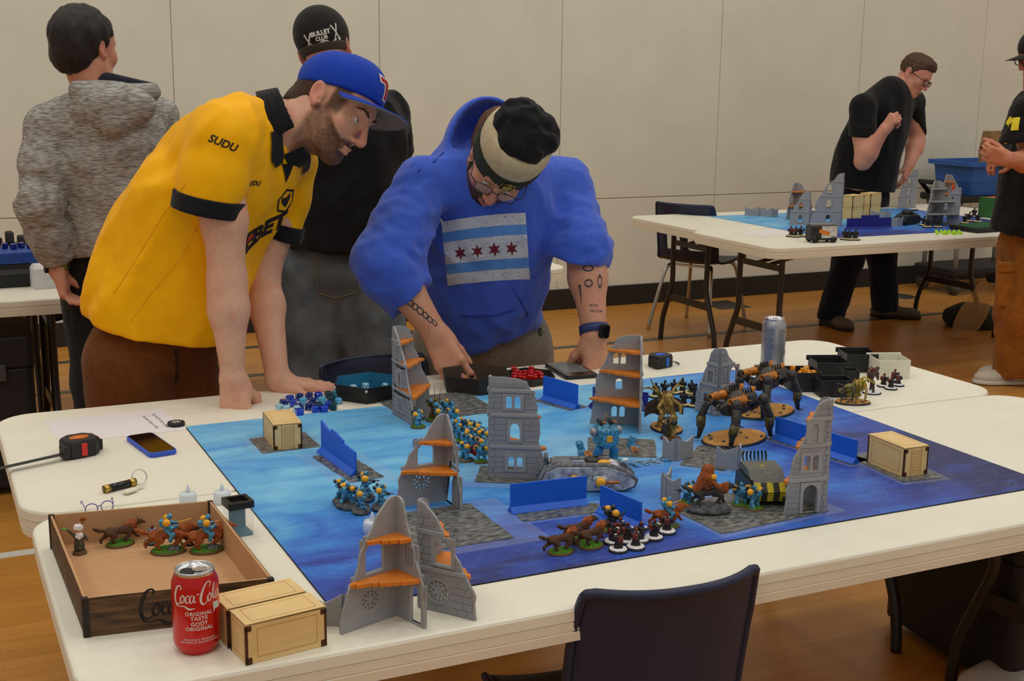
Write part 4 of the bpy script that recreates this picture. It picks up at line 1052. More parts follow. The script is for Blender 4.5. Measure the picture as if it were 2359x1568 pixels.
def ring_band(name, p, axis, r, w, th, m, parent, org, flat=1., xd=None):
    """watch strap round a limb"""
    z = Vector(N3(axis)); x = Vector(xd if xd is not None else LAT); x = (x-z*x.dot(z)).normalized(); y = z.cross(x); M = frame(x, y, z, Vector(p)-Vector(org)); n = 28
    e = lambda rr, zz: [(rr*math.cos(2*PI*i/n), rr*flat*math.sin(2*PI*i/n), zz) for i in range(n)]
    MB().loft([e(r, -w/2), e(r+th, -w/2), e(r+th, w/2), e(r, w/2), e(r, -w/2)], M, 0, True, False, False).build(name, m, parent); return M
# ------------------------------------------------------------------ man in the blue hoodie
def blue_man():
    fc = -DEP; rt = -LAT; PV = J(1112, 770, 1.76); NB = J(1150, 372, 1.50); hc = J(1158, 372, 1.40)
    H = HF(hc, dirv(-.18, -.64, -.74), dirv(.45, -.62, .66), 1.0)
    RS, RE, RW = J(970, 428, 1.53), J(892, 606, 1.44), J(1003, 768, 1.36); LS, LE, LW = J(1302, 426, 1.53), J(1348, 590, 1.41), J(1370, 772, 1.305)
    g = dict(PV=PV, H=H, fc=fc, rt=rt, NB=NB, RS=RS, RE=RE, RW=RW, LS=LS, LE=LE, LW=LW, arm=1.14, skin=(204, 146, 116), fat=.006, headfine=.0036,
             st=[(J(1108, 775, 1.74), rt, fc, .165, .135), (J(1108, 640, 1.69), rt, fc, .175, .16), (J(1124, 500, 1.60), rt, fc, .2, .16), (J(1140, 410, 1.54), rt, fc, .17, .12)],
             pants=M_cloth('grey_sweatpants', (128, 120, 108), .2, 220, .3, 900), shirt=M_cloth('blue_fleece', (66, 98, 206), .07, 120, .3, 800, sheen=.25), shirtname='hoodie', yoke=.085, shr=.07, sfold=.011, sfr=13, sk=.02, waist=(.185, .15), legw=(.125, .105, .085), hs=.0085)
    g['Rh'] = (dirv(.46, -.34, -.82), dirv(.15, .9, -.3), ((.35, .5, .3), (.3, .45, .3), (.3, .45, .3), (.35, .5, .3)), (.85, .2, .6), .2, 1.12, .05)
    g['Lh'] = (dirv(.0, -.14, -1), dirv(-.55, .75, -.1), ((1.35, 1.25, .8),)*4, (.7, .35, .6), .45, 1.12, .04)
    g['Rleg'], g['Lleg'] = legs(PV, rt, fc, .1, k=.0)
    Re, Le = J(948, 690, 1.42), J(1332, 596, 1.42); rd, le_ = N3(RW-RE), N3(LE-LS)
    g['sleeves'] = [([RS, lerp(RS, RE, .5), RE, Re+rd*.03], [.074, .08, .088, .066], Re, N3(rd+LAT*.2)), ([LS, lerp(LS, Le, .55), Le+UP*.03, Le-UP*.06], [.074, .080, .090, .072], Le, N3(-UP+LAT*-.22))]
    hemc = J(1100, 800, 1.70); g['hem'] = [(hemc, N3(-UP*1+LAT*.42))]
    g['folds'] = ((7, .012, 3, LAT, .5), (16, .007, 9, UP, .5)); g['shirtpts'] = [J(1120, 300, 1.5)]
    Hc = J(1122, 358, 1.53); hax = (LAT, DEP, UP); hn = dirv(.30, -.95, .10)
    def hood(Fs):
        X = Field(); X.ell(Hc, (.128, .13, .165), ax=hax); X.ell(Hc+hn*.02, (.112, .115, .15), .01, '-', ax=hax); X.plane(Hc+hn*.035, hn, .012); Fs.sub(X, .03)
    g['addshirt'] = [hood]; g['neckhole'] = .07
    def ex(c, V):
        Q = inv_pts(H, V); x, y, z = np.abs(Q[:, 0]), Q[:, 1], Q[:, 2]; hd = np.abs(Q).max(1) < .2
        m = hd*sstep(.004, -.008, z+.052+.0*y)*(y > -.03); mo = (y > .08)*(x < .033)*(z < -.046)*(z > -.062); lip = (y > .088)*(x < .02)*(z > -.081)*(z < -.062)
        return mixc(c, L3((52, 34, 26)), np.clip((m+mo*.8)*(1-lip), 0, .9))
    g['colx'] = ex
    t, org, body, pants, hd = figure('man in blue hoodie and striped knit beanie bowing over the dice trays', g); O = Vector(org)
    eyes(t, org, H, (60, 44, 34), np.array(H.to_3x3()@Vector((0, .8, -.5))))
    # beard and hair
    mb_ = mat('dark_brown_hair', (44, 28, 20), .75, var=.4, vs=260, bump=.5, bs=800)
    Fb = Field(); Fb.ell((0, .05, -.098), (.056, .048, .036), M=H); Fb.cap((-.06, .015, -.045), (-.03, .06, -.105), .02, .026, .02, M=H); Fb.cap((.06, .015, -.045), (.03, .06, -.105), .02, .026, .02, M=H)
    Fb.ell((0, .1, -.055), (.026, .05, .03), .008, '-', M=H); Fb.disp(lambda P: .006*(vnoise(P*120, 2)-.5)); q = np.array(hc); sdf_obj('beard', Fb, q-.2, q+.2, .0042, mb_, t, org)
    Fb = Field(); Fb.ell((0, -.05, .0), (.094, .09, .11), M=H); Fb.cap(H@Vector((.03, -.1, .0)), Hc+DEP*.03-UP*.08, .06, .06, .03); Fb.ell((0, .10, -.02), (.2, .11, .2), .01, '-', M=H)
    Fb.disp(lambda P: .007*(vnoise(P*np.array([110, 110, 40], f4), 6)-.5)); sdf_obj('hair', Fb, q-.26, q+.26, .005, mat('auburn_hair', (84, 46, 24), .7, var=.4, vs=240, bump=.5, bs=700), t, org)
    # beanie: ribbed cuff, cream band, black slouchy top
    zx = np.array(H.to_3x3()@Vector((0, 0, 1))); pz = lambda z: H@Vector((0, 0, z))
    def bean(infl): B = Field(); B.ell((0, -.014, .05), (.094+infl, .112+infl, .120+infl), M=H); return B
    B = bean(.006); B.plane(pz(.0), N3(-zx-np.array(H.to_3x3()@Vector((0, -.16, 0)))), .006); B.plane(pz(.066), zx, .005)
    B.disp(lambda P: .0022*np.sin(np.arctan2(*(inv_pts(H, P)[:, :2].T))*72).astype(f4)); cuff = sdf_obj('beanie_cuff', B, q-.2, q+.2, .0035, M_cloth('dark_green_rib', (50, 56, 48), .1, 200, .2, 900), t, org)
    B = bean(.001); B.ell((0, -.014, .095), (.094, .105, .06), .03, M=H); B.plane(pz(.058), -zx); B.plane(pz(.128), zx, .003); sdf_obj('beanie_band', B, q-.22, q+.22, .005, M_cloth('cream_knit', (196, 180, 146), .1, 60, .3, 900), t, org)
    B = Field(); B.ell((.0, -.02, .122), (.084, .094, .058), M=H); B.ell((-.038, -.03, .142), (.052, .052, .040), .03, M=H); B.ell((.025, -.045, .15), (.05, .045, .033), .03, M=H); B.plane(pz(.124), -zx, .004)
    fold(B, None, 22, .010, 5, zx, .7); black = sdf_obj('beanie_top', B, q-.26, q+.26, .005, M_cloth('black_knit', (26, 25, 26), .1, 200, .3, 900), t, org)
    pl = [(-.026, .03), (0, .034), (.026, .03), (.026, -.02), (.012, -.03), (0, -.036), (-.012, -.03), (-.026, -.02)]
    xd = np.array(H.to_3x3()@Vector((-1, 0, 0))); sc = lambda p, k: [(x*k, y*k) for x, y in p]
    gold = mat('gold_thread', (176, 148, 78), .6)
    pyd = np.array(H.to_3x3()@Vector((0, 1, 0))); hx_ = Vector(H@Vector((-.022, .13, .034)))-O; nd_ = N3(pyd+np.array(H.to_3x3()@Vector((-.18, 0, .1))))
    def patch(nm, polys, m_, off):
        me = grid_mesh(polys, .006); project(me, cuff, hx_, -Vector(nd_), off, frame(Vector(xd), Vector(zx), Vector(nd_), hx_)); me.materials.clear(); mesh_obj(nm, me, m_, cuff)
    patch('beanie_patch', [(sc(pl, .8), ())], mat('patch_dark', (44, 36, 22), .8), .003); patch('beanie_patch_border', [(sc(pl, .8), [sc(pl, .68)])], gold, .0042)
    patch('beanie_patch_helmet', [(sc([(-.014, .018), (.0, .026), (.014, .018), (.015, -.012), (.004, -.026), (.002, -.004), (.009, .004), (0, -.002), (-.009, .004), (-.002, -.004), (-.004, -.026), (-.015, -.012)], .8), ())], gold, .0048)
    # glasses
    mgl = mat('gunmetal_wire', (70, 70, 76), .3, metal=.9)
    for s in (-1, 1):
        o = [Vector(H@Vector((s*x, .112-abs(x)*.12, z)))-O for x, z in ((.010, .004), (.014, .014), (.036, .016), (.058, .012), (.060, -.004), (.054, -.018), (.03, -.021), (.014, -.014), (.010, .004))]
        MB().tube(o, .0013, 6).build('glasses_rim', mgl, t)
        MB().add(o[:-1], [tuple(range(8))]).build('glasses_lens', mat('lens_glass', (205, 215, 230), .05, alpha=.22, spec=.8), t)
        MB().tube([Vector(H@Vector((s*x, y, z)))-O for x, y, z in ((.060, .104, .006), (.078, .09, .006), (.084, .03, .008), (.086, -.005, .002))], .0015, 6).build('glasses_temple', mgl, t)
    MB().tube([Vector(H@Vector((x, y, z)))-O for x, y, z in ((-.010, .111, .004), (0, .115, .008), (.010, .111, .004))], .0013, 6).build('glasses_bridge', mgl, t)
    # chest print: white field, two pale blue stripes, four six-pointed stars
    mw = mat('distressed_white_print', (206, 208, 216), .8, var=.5, vs=190, var2=(96, 110, 190), detail=6); mw.node_tree.nodes['Color Ramp'].color_ramp.elements[0].position = .30; mw.node_tree.nodes['Color Ramp'].color_ramp.elements[1].position = .42
    bx = lambda x0, x1, y0, y1: [(x0, y0), (x1, y0), (x1, y1), (x0, y1)]
    hx, hy = .118, .086; nd = N3(-DEP*1+UP*.25); xdir = N3(LAT+UP*.10); cx_, cy_ = 1119, 572
    decal('flag_print', grid_mesh([(bx(-hx, hx, -hy, hy), ())], .012), hd, cx_, cy_, xdir, UP, mw, .0012, None, nd)
    ms = mat('pale_blue_print', (88, 142, 212), .8)
    for y0 in (.030, -.056): decal('flag_stripe', grid_mesh([(bx(-hx, hx, y0, y0+.026), ())], .012), hd, cx_, cy_, xdir, UP, ms, .0022, None, nd)
    st6 = lambda r, x0: [(x0+(r if i % 2 == 0 else r*.42)*math.sin(PI*i/6), (r if i % 2 == 0 else r*.42)*math.cos(PI*i/6)) for i in range(12)]
    for k in range(4): decal('flag_star', grid_mesh([([(x, y-.004) for x, y in st6(.019, -.072+.048*k)], ())], .008), hd, cx_, cy_, xdir, UP, mat('maroon_print', (112, 24, 44), .8), .0026, None, nd)
    mseam = mat('seam_blue', (40, 62, 158), .9)
    for pts in (((1190, 678), (1204, 700), (1216, 728)), ((1010, 722), (1080, 728), (1140, 726), (1190, 712)), ((963, 395), (1000, 372), (1022, 350))):
        hs = [cam_hit(hd, *p)[0] for p in pts]
        if all(h is not None for h in hs): MB().tube([h-ray(*p).normalized()*.001 for h, p in zip(hs, pts)], .0025, 6).build('seam', mseam, t)
    # tattoos, watch, trouser badge
    mt = mat('tattoo_ink', (70, 64, 66), .7)
    el = lambda a, b, n=14: [(a*math.cos(2*PI*i/n), b*math.sin(2*PI*i/n)) for i in range(n)]
    for (px, py, a, b) in ((934, 683, .013, .010), (945, 697, .013, .009), (956, 706, .011, .009), (968, 716, .013, .009), (980, 726, .012, .008), (990, 735, .012, .007), (1001, 743, .011, .006)):
        decal('tattoo', grid_mesh([(el(a, b), [el(a*.66, b*.6)])], .006), body, px, py, dirv(.6, 0, -.8), UP, mt, .0006)
    for (px, py, a, b) in ((1355, 617, .016, .011), (1356, 652, .012, .012), (1382, 648, .008, .02), (1368, 703, .012, .004), (1374, 716, .018, .003)):
        decal('tattoo', grid_mesh([(el(a, b), [el(a*.72, b*.6)])], .006), body, px, py, LAT, UP, mt, .0006)
    decal('tattoo', grid_mesh([([(-.004, .03), (.004, .03), (.012, -.03)], ())], .008), body, 1334, 680, LAT, UP, mt, .0006)
    wp = lerp(LE, LW, .93); M = ring_band('watch_strap', wp, LW-LE, .0395, .024, .003, mat('navy_rubber', (44, 56, 104), .6), t, org, .92)
    wc = Vector(wp)+Vector(dirv(.62, -.78, .05))*.0425-O; zf = Vector(dirv(.62, -.78, .05)); yf = Vector(N3(LE-LW)); xf = yf.cross(zf).normalized(); MW = frame(xf, zf.cross(xf), zf, wc)
    mb = MB(); slab(mb, .036, .04, -.004, .005, .009, .002, 5, MW); mb.build('watch_case', mat('black_steel', (34, 34, 38), .3, metal=.6), t)
    mb = MB(); slab(mb, .031, .035, .005, .006, .007, .0004, 5, MW); mb.build('watch_face', mat('dark_glass', (12, 12, 14), .08), t)
    decal('trouser_badge', grid_mesh([(el(.010, .014), [[(.002, -.006), (.007, -.006), (.007, .006), (.002, .006)]])], .008), pants, 1244, 764, LAT, UP, mat('black_print', (22, 20, 22)), .001)
    for s, m_ in (('Rleg', 1), ('Lleg', 1)): shoe('shoe', np.array([g[s][2][0], g[s][2][1], 0])-fc*.06, fc, .28, mat('dark_shoe', (52, 50, 50), .7), mat('shoe_sole_dark', (40, 36, 34)), t, org)
blue_man()
# ------------------------------------------------------------------ man in the grey hoodie, seen from behind
def grey_man():
    fc = dirv(.12, 1, 0); rt = np.cross(fc, UP); PV = J(262, 610, 2.76); NB = J(212, 195, 2.70); hc = J(196, 112, 2.72)
    H = HF(hc, dirv(.42, .9, -.12), dirv(.02, .08, 1), 1.03); LS, LE, LW = J(110, 292, 2.72), J(92, 470, 2.66), J(133, 622, 2.70); RS, RE, RW = J(366, 280, 2.74), J(405, 430, 2.80), J(380, 520, 2.98)
    mg = mat('heather_grey_fleece', (188, 184, 176), .9, var=.5, vs=60, var2=(112, 108, 104), bump=.3, bs=700, spec=.1, stretch=(.7, .7, 4), detail=6)
    g = dict(PV=PV, H=H, fc=fc, rt=rt, NB=NB, LS=LS, LE=LE, LW=LW, RS=RS, RE=RE, RW=RW, skin=(200, 140, 112), face=True, headfine=.0045,
             st=[(J(262, 590, 2.75), rt, fc, .145, .12), (J(256, 480, 2.74), rt, fc, .165, .13), (J(245, 360, 2.72), rt, fc, .2, .135), (J(232, 262, 2.71), rt, fc, .165, .10)],
             pants=M_cloth('black_denim', (30, 29, 32), .2, 90, .3, 900), shirt=mg, shirtname='hoodie', yoke=.075, shr=.068, sfold=.012, sfr=14, waist=(.15, .12), folds=((8, .012, 2, LAT, .6), (18, .007, 5, UP, .6)))
    g['Lh'] = (dirv(.28, .0, -1), dirv(.85, .1, .3), ((.9, 1.0, .6), (.85, 1.0, .6), (.8, .95, .6), (.5, .6, .4)), (.7, .25, .5), .3, 1.05, .05)
    g['Rh'] = (dirv(.1, 1, -.4), dirv(0, -.3, -1), ((.3, .4, .3),)*4)
    g['Rleg'], g['Lleg'] = legs(PV, rt, fc, .085)
    Le = J(131, 606, 2.70); g['sleeves'] = [([LS, lerp(LS, LE, .5), LE, lerp(LE, LW, .5), Le], [.066, .07, .07, .062, .045], lerp(LE, LW, .90), N3(LW-LE)), ([RS, RE, RW], [.066, .068, .05], None, None)]
    g['hem'] = [(J(262, 580, 2.75), -UP)]; hp = J(258, 246, 2.585); tip = J(262, 285, 2.56)
    def hood(Fs):
        X = Field(); X.ell(hp, (.145, .055, .075), ax=(N3(LAT-UP*.1), DEP, UP)); X.cap(hp-UP*.02, tip, .075, .045, .05); X.cap(J(178, 205, 2.62), J(350, 212, 2.62), .028, .03, .03); Fs.sub(X, .012)
    g['addshirt'] = [hood]
    t, org, body, pants, hd = figure('dark-haired man in heather grey hoodie standing with his back turned', g); q = np.array(hc)
    B = Field(); B.cap(J(262, 580, 2.75)+UP*.012, J(262, 580, 2.75)-UP*.03, .1, .1); B = Field(); B.ell(J(262, 596, 2.75), (.145, .12, .05), ax=(rt, fc, UP)); B.plane(J(262, 616, 2.75), -UP, .004)
    sdf_obj('waistband', B, *bbox([J(262, 596, 2.75)], .2), .007, mg, t, org)
    B = Field(); B.cap(J(248, 188, 2.63), J(352, 206, 2.63), .030, .022, .02); B.plane(J(300, 205, 2.63), -UP); sdf_obj('hood_lining', B, *bbox([J(250, 190, 2.63), J(352, 206, 2.63)], .06), .005, M_cloth('navy_lining', (32, 34, 46)), t, org)
    Fh = Field(); Fh.ell((0, -.018, .036), (.092, .114, .102), M=H); Fh.ell((0, -.06, -.03), (.075, .052, .06), .03, M=H); Fh.ell((0, .10, -.045), (.2, .1, .13), .015, '-', M=H)
    for s in (-1, 1): Fh.ell((s*.098, -.006, -.01), (.03, .026, .034), .008, '-', M=H)
    Fh.disp(lambda P: .009*(vnoise(inv_pts(H, P)*np.array([75, 75, 24], f4), 2)-.5)); sdf_obj('hair', Fh, q-.18, q+.18, .0045, mat('black_hair', (24, 16, 14), .5, var=.35, vs=260, bump=.6, bs=600, stretch=(1, 1, .25)), t, org)
    wp = lerp(LE, LW, .955); M = ring_band('watch_strap', wp, LW-LE, .031, .024, .003, mat('lime_rubber', (166, 172, 52), .6, var=.25, vs=260, var2=(96, 100, 36)), t, org, .9)
    zf = Vector(dirv(-.85, -.5, .1)); wc = Vector(wp)+zf*.034-Vector(org); yf = Vector(N3(LE-LW)); xf = yf.cross(zf).normalized(); mb = MB(); slab(mb, .034, .038, -.004, .006, .008, .002, 5, frame(xf, zf.cross(xf), zf, wc)); mb.build('watch_case', mat('black_steel', (34, 34, 38)), t)
    for k in ('Rleg', 'Lleg'): shoe('shoe', np.array([g[k][2][0], g[k][2][1], 0])-fc*.06, fc, .28, mat('dark_shoe', (52, 50, 50)), mat('shoe_sole_dark', (40, 36, 34)), t, org)
grey_man()
# ------------------------------------------------------------------ man in black tee and printed cap, seen from behind
def black_man():
    fc = dirv(.1, 1, 0); rt = np.cross(fc, UP); PV = J(785, 590, 2.60); NB = J(775, 190, 2.56); hc = J(750, 118, 2.58)
    H = HF(hc, dirv(.12, .97, -.10), dirv(-.24, .1, 1), 1.02); RS, RE, RW = J(893, 262, 2.58), J(915, 400, 2.66), J(880, 470, 2.84); LS, LE, LW = J(672, 275, 2.58), J(650, 420, 2.66), J(690, 500, 2.84)
    g = dict(PV=PV, H=H, fc=fc, rt=rt, NB=NB, LS=LS, LE=LE, LW=LW, RS=RS, RE=RE, RW=RW, skin=(206, 150, 124), headfine=.005, arm=1.1, handfine=.004,
             st=[(J(785, 580, 2.58), rt, fc, .18, .16), (J(795, 470, 2.58), rt, fc, .185, .16), (J(800, 350, 2.57), rt, fc, .2, .155), (J(790, 255, 2.57), rt, fc, .165, .115)],
             pants=mat('washed_grey_denim', (112, 118, 122), .85, var=.35, vs=9, var2=(76, 84, 92), bump=.35, bs=900, spec=.1, detail=8), shirt=M_cloth('black_cotton', (21, 20, 22), .1, 60, .15, 900), shirtname='t_shirt', yoke=.08, shr=.075, waist=(.165, .14), legw=(.128, .108, .09), pfold=.010)
    g['Rh'] = (dirv(-.3, .8, -.5), dirv(0, -.2, -1), ((.3, .4, .3),)*4); g['Lh'] = (dirv(.3, .8, -.5), dirv(0, -.2, -1), ((.3, .4, .3),)*4)
    g['Rleg'], g['Lleg'] = legs(PV, rt, fc, .095); g['Rleg'] = (g['Rleg'][0], g['Rleg'][1]+rt*.05, g['Rleg'][2]+rt*.08)
    g['sleeves'] = [([RS, lerp(RS, RE, .7)], [.075, .078], lerp(RS, RE, .68), N3(RE-RS)), ([LS, lerp(LS, LE, .7)], [.075, .078], lerp(LS, LE, .68), N3(LE-LS))]; g['hem'] = [(J(785, 568, 2.58), N3(-UP-LAT*.06))]
    t, org, body, pants, sh = figure('man in black tee, grey jeans and printed cap standing with his back turned', g); q = np.array(hc); O = Vector(org)
    mc = M_cloth('black_cap', (36, 34, 32), .08, 200, .2, 1000)
    Fc = Field(); Fc.ell((0, -.008, .05), (.092, .112, .094), M=H); Fc.ell((0, -.02, .075), (.075, .085, .072), .03, M=H); Fc.plane(H@Vector((0, 0, -.012)), np.array(H.to_3x3()@Vector((0, 0, -1))))
    cap = sdf_obj('cap_crown', Fc, q-.19, q+.19, .005, mc, t, org)
    B = Field(); B.ell((0, -.008, .045), (.0935, .1135, .094), M=H); B.plane(H@Vector((0, 0, -.014)), np.array(H.to_3x3()@Vector((0, 0, -1)))); B.plane(H@Vector((0, 0, .012)), np.array(H.to_3x3()@Vector((0, 0, 1)))); sdf_obj('cap_sweatband', B, q-.17, q+.17, .0045, M_cloth('faded_band', (72, 68, 60)), t, org)
    MB().sph(Vector(H@Vector((0, -.012, .148)))-O, (.008, .008, .006), 10, 6).build('cap_button', mc, t)
    mw = mat('white_print', (208, 204, 196), .8); zx = np.array(H.to_3x3()@Vector((0, 0, 1))); xd = np.array(H.to_3x3()@Vector((1, 0, 0)))
    decal('cap_lettering', fine_text('BULLET', .020, .007, bold=.0012), cap, 738, 76, xd, zx, mw, .0015); decal('cap_lettering', fine_text('CLUB', .017, .007, bold=.001), cap, 741, 88, xd, zx, mw, .0015)
    ln = lambda x0, y0, x1, y1, w: (lambda L, a: [(x0-w*math.sin(a), y0+w*math.cos(a)), (x1-w*math.sin(a), y1+w*math.cos(a)), (x1+w*math.sin(a), y1-w*math.cos(a)), (x0+w*math.sin(a), y0-w*math.cos(a))])(0, math.atan2(y1-y0, x1-x0))
    for px, py in ((712, 97), (773, 73)):
        for s in (-1, 1): decal('cap_crossed_rifle', grid_mesh([(ln(-.012*s, -.028, .012*s, .026, .0028), ()), (ln(-.014*s, -.03, -.006*s, -.02, .005), ())], .008), cap, px, py, xd, zx, mw, .0015+.0004*s)
    decal('cap_skull', grid_mesh([([(-.02, .004), (-.016, .012), (0, .018), (.016, .012), (.02, .004), (.016, -.004), (.011, -.012), (.007, -.006), (.003, -.013), (0, -.007), (-.003, -.013), (-.007, -.006), (-.011, -.012), (-.016, -.004)], [[(-.006, .006), (0, .011), (.006, .006), (0, .008)]])], .006), cap, 747, 103, xd, zx, mw, .0016)
    mb_ = mat('white_print', (208, 204, 196))
    for dx, dy in ((868, 209), (876, 206), (873, 219), (881, 216)): decal('shirt_mark', grid_mesh([([(-.008, .0), (-.003, .009), (.008, .003), (.003, -.009)], ())], .006), sh, dx, dy, LAT, UP, mb_, .0015)
    decal('shirt_mark', grid_mesh([([(-.016, .0), (.016, .004), (.016, .008), (-.016, .004)], ())], .006), sh, 873, 231, LAT, UP, mat('blue_print', (50, 80, 170), .8), .0015)
    # seat pocket with stitching
    pk = [(728, 582), (838, 580), (826, 672), (775, 686), (733, 675)]
    hs = [cam_hit(pants, *p)[0] for p in pk]
    if all(h is not None for h in hs):
        path = []
        for a, b in zip(pk, pk[1:]+pk[:1]):
            for k in range(6): path.append((lerp(a[0], b[0], k/6), lerp(a[1], b[1], k/6)))
        path.append(path[0]); pts = [cam_hit(pants, *p) for p in path]
        MB().tube([h+n*.001 for h, n in pts if h is not None], .0022, 5).build('pocket_stitching', mat('denim_thread', (128, 112, 92), .9), pants)
    for k in ('Rleg', 'Lleg'): shoe('shoe', np.array([g[k][2][0], g[k][2][1], 0])-fc*.06, fc, .28, mat('dark_shoe', (52, 50, 50)), mat('shoe_sole_dark', (40, 36, 34)), t, org)
black_man()
# ------------------------------------------------------------------ man in black tee by the far ruins
def far_man():
    fc = dirv(.78, -.62, 0); rt = np.cross(fc, UP); PV = J(1988, 462, 4.84); NB = J(2080, 200, 4.72); hc = J(2106, 172, 4.66)
    H = HF(hc, dirv(.62, -.55, -.50), dirv(.42, -.15, 1), 1.02); RS, RE, RW = J(1988, 248, 4.62), J(1988, 372, 4.52), J(2036, 300, 4.42); LS, LE, LW = J(2102, 236, 4.86), J(2112, 325, 4.82), J(2094, 380, 4.72)
    g = dict(PV=PV, H=H, fc=fc, rt=rt, NB=NB, LS=LS, LE=LE, LW=LW, RS=RS, RE=RE, RW=RW, arm=1.2, skin=(204, 142, 118), fat=.008, headfine=.0055, handfine=.0045,
             st=[(J(1985, 440, 4.82), rt, fc, .20, .19), (J(1992, 370, 4.80), rt, fc, .21, .20), (J(2022, 290, 4.76), rt, fc, .215, .175), (J(2058, 228, 4.74), rt, fc, .17, .12)],
             pants=M_cloth('dark_navy_denim', (30, 32, 46), .2, 60), shirt=M_cloth('black_cotton', (21, 20, 22)), shirtname='t_shirt', yoke=.08, shr=.078, waist=(.18, .16), legw=(.125, .095, .085), hs=.012, hp=.014, h=.014, folds=((7, .012, 3, UP, .4),))
    g['Rh'] = (dirv(.5, -.3, .8), dirv(.55, .6, -.3), ((1.3, 1.2, .7),)*4, (.7, .4, .6), .4, 1.12, .04); g['Lh'] = (dirv(-.3, -.2, -.95), dirv(-.6, .5, .2), ((.35, .4, .3), (.35, .4, .3), (.4, .4, .3), (.4, .4, .3)), (.8, .3, .5), .2, 1.1)
    rf, lf = atz(1915, 718, .09), atz(2040, 700, .09)
    g['Rleg'] = (PV+rt*.09-UP*.05, lerp(PV+rt*.09, np.array(rf), .52)+fc*.03, np.array(rf)); g['Lleg'] = (PV-rt*.09-UP*.05, lerp(PV-rt*.09, np.array(lf), .52)+fc*.03, np.array(lf))
    Re = lerp(RS, RE, .60); Le = lerp(LS, LE, .55)
    g['sleeves'] = [([RS, Re-UP*.05], [.08, .092], J(1990, 316, 4.55), N3(-UP-LAT*.05)), ([LS, Le-UP*.05], [.075, .078], Le, N3(LE-LS+LAT*-.3))]; g['hem'] = [(J(1985, 432, 4.82), N3(-UP+LAT*-.1))]
    t, org, body, pants, sh = figure('man with glasses and dark tee leaning beside the far ruins, one fist raised', g); q = np.array(hc); O = Vector(org)
    Fh = Field(); Fh.ell((0, -.010, .042), (.084, .106, .096), M=H); Fh.ell((0, .045, .092), (.065, .055, .042), .03, M=H); Fh.ell((0, .10, -.05), (.2, .105, .125), .012, '-', M=H); Fh.ell((0, -.1, -.12), (.2, .1, .1), .01, '-', M=H)
    for s in (-1, 1): Fh.ell((s*.092, -.006, -.01), (.03, .024, .034), .006, '-', M=H)
    Fh.disp(lambda P: .008*(vnoise(P*80, 2)-.5)); sdf_obj('hair', Fh, q-.18, q+.18, .0055, mat('reddish_brown_hair', (74, 46, 28), .6, var=.35, vs=150, bump=.4, bs=500), t, org)
    mgl = mat('black_frames', (20, 18, 18), .4)
    for s in (-1, 1):
        o = [Vector(H@Vector((s*x, .116-abs(x)*.15, z)))-O for x, z in ((.008, .010), (.03, .016), (.058, .012), (.058, -.012), (.034, -.022), (.012, -.014), (.008, .010))]
        MB().tube(o, .0028, 6).build('glasses_rim', mgl, t); MB().add(o[:-1], [tuple(range(6))]).build('glasses_lens', mat('lens_glass', (205, 215, 230)), t)
        MB().tube([Vector(H@Vector((s*x, y, z)))-O for x, y, z in ((.058, .107, .010), (.08, .085, .010), (.088, .0, .008))], .0026, 6).build('glasses_temple', mgl, t)
    MB().tube([Vector(H@Vector((x, .116, .008)))-O for x in (-.01, .01)], .0026, 6).build('glasses_bridge', mgl, t)
    mu, ms = mat('olive_grey_suede', (108, 98, 84), .9, var=.1, vs=40), mat('dark_sole', (48, 40, 36), .7)
    d1, d2 = dirv(.35, -.9, 0), dirv(.9, -.25, 0)
    shoe('shoe', np.array([rf[0], rf[1], 0])-d1*.09, d1, .31, mu, ms, t, org, .055); shoe('shoe', np.array([lf[0], lf[1], 0])-d2*.08, d2, .31, mu, ms, t, org, .055)
    up2 = [o for o in t.children if o.name.startswith('shoe_upper')][-1]
    decal('shoe_letter', fine_text('N', .085, .02, bold=.003), up2, 2034, 692, N3(LAT-UP*.1), UP, mat('pale_suede', (190, 186, 178), .8), .002)
far_man()
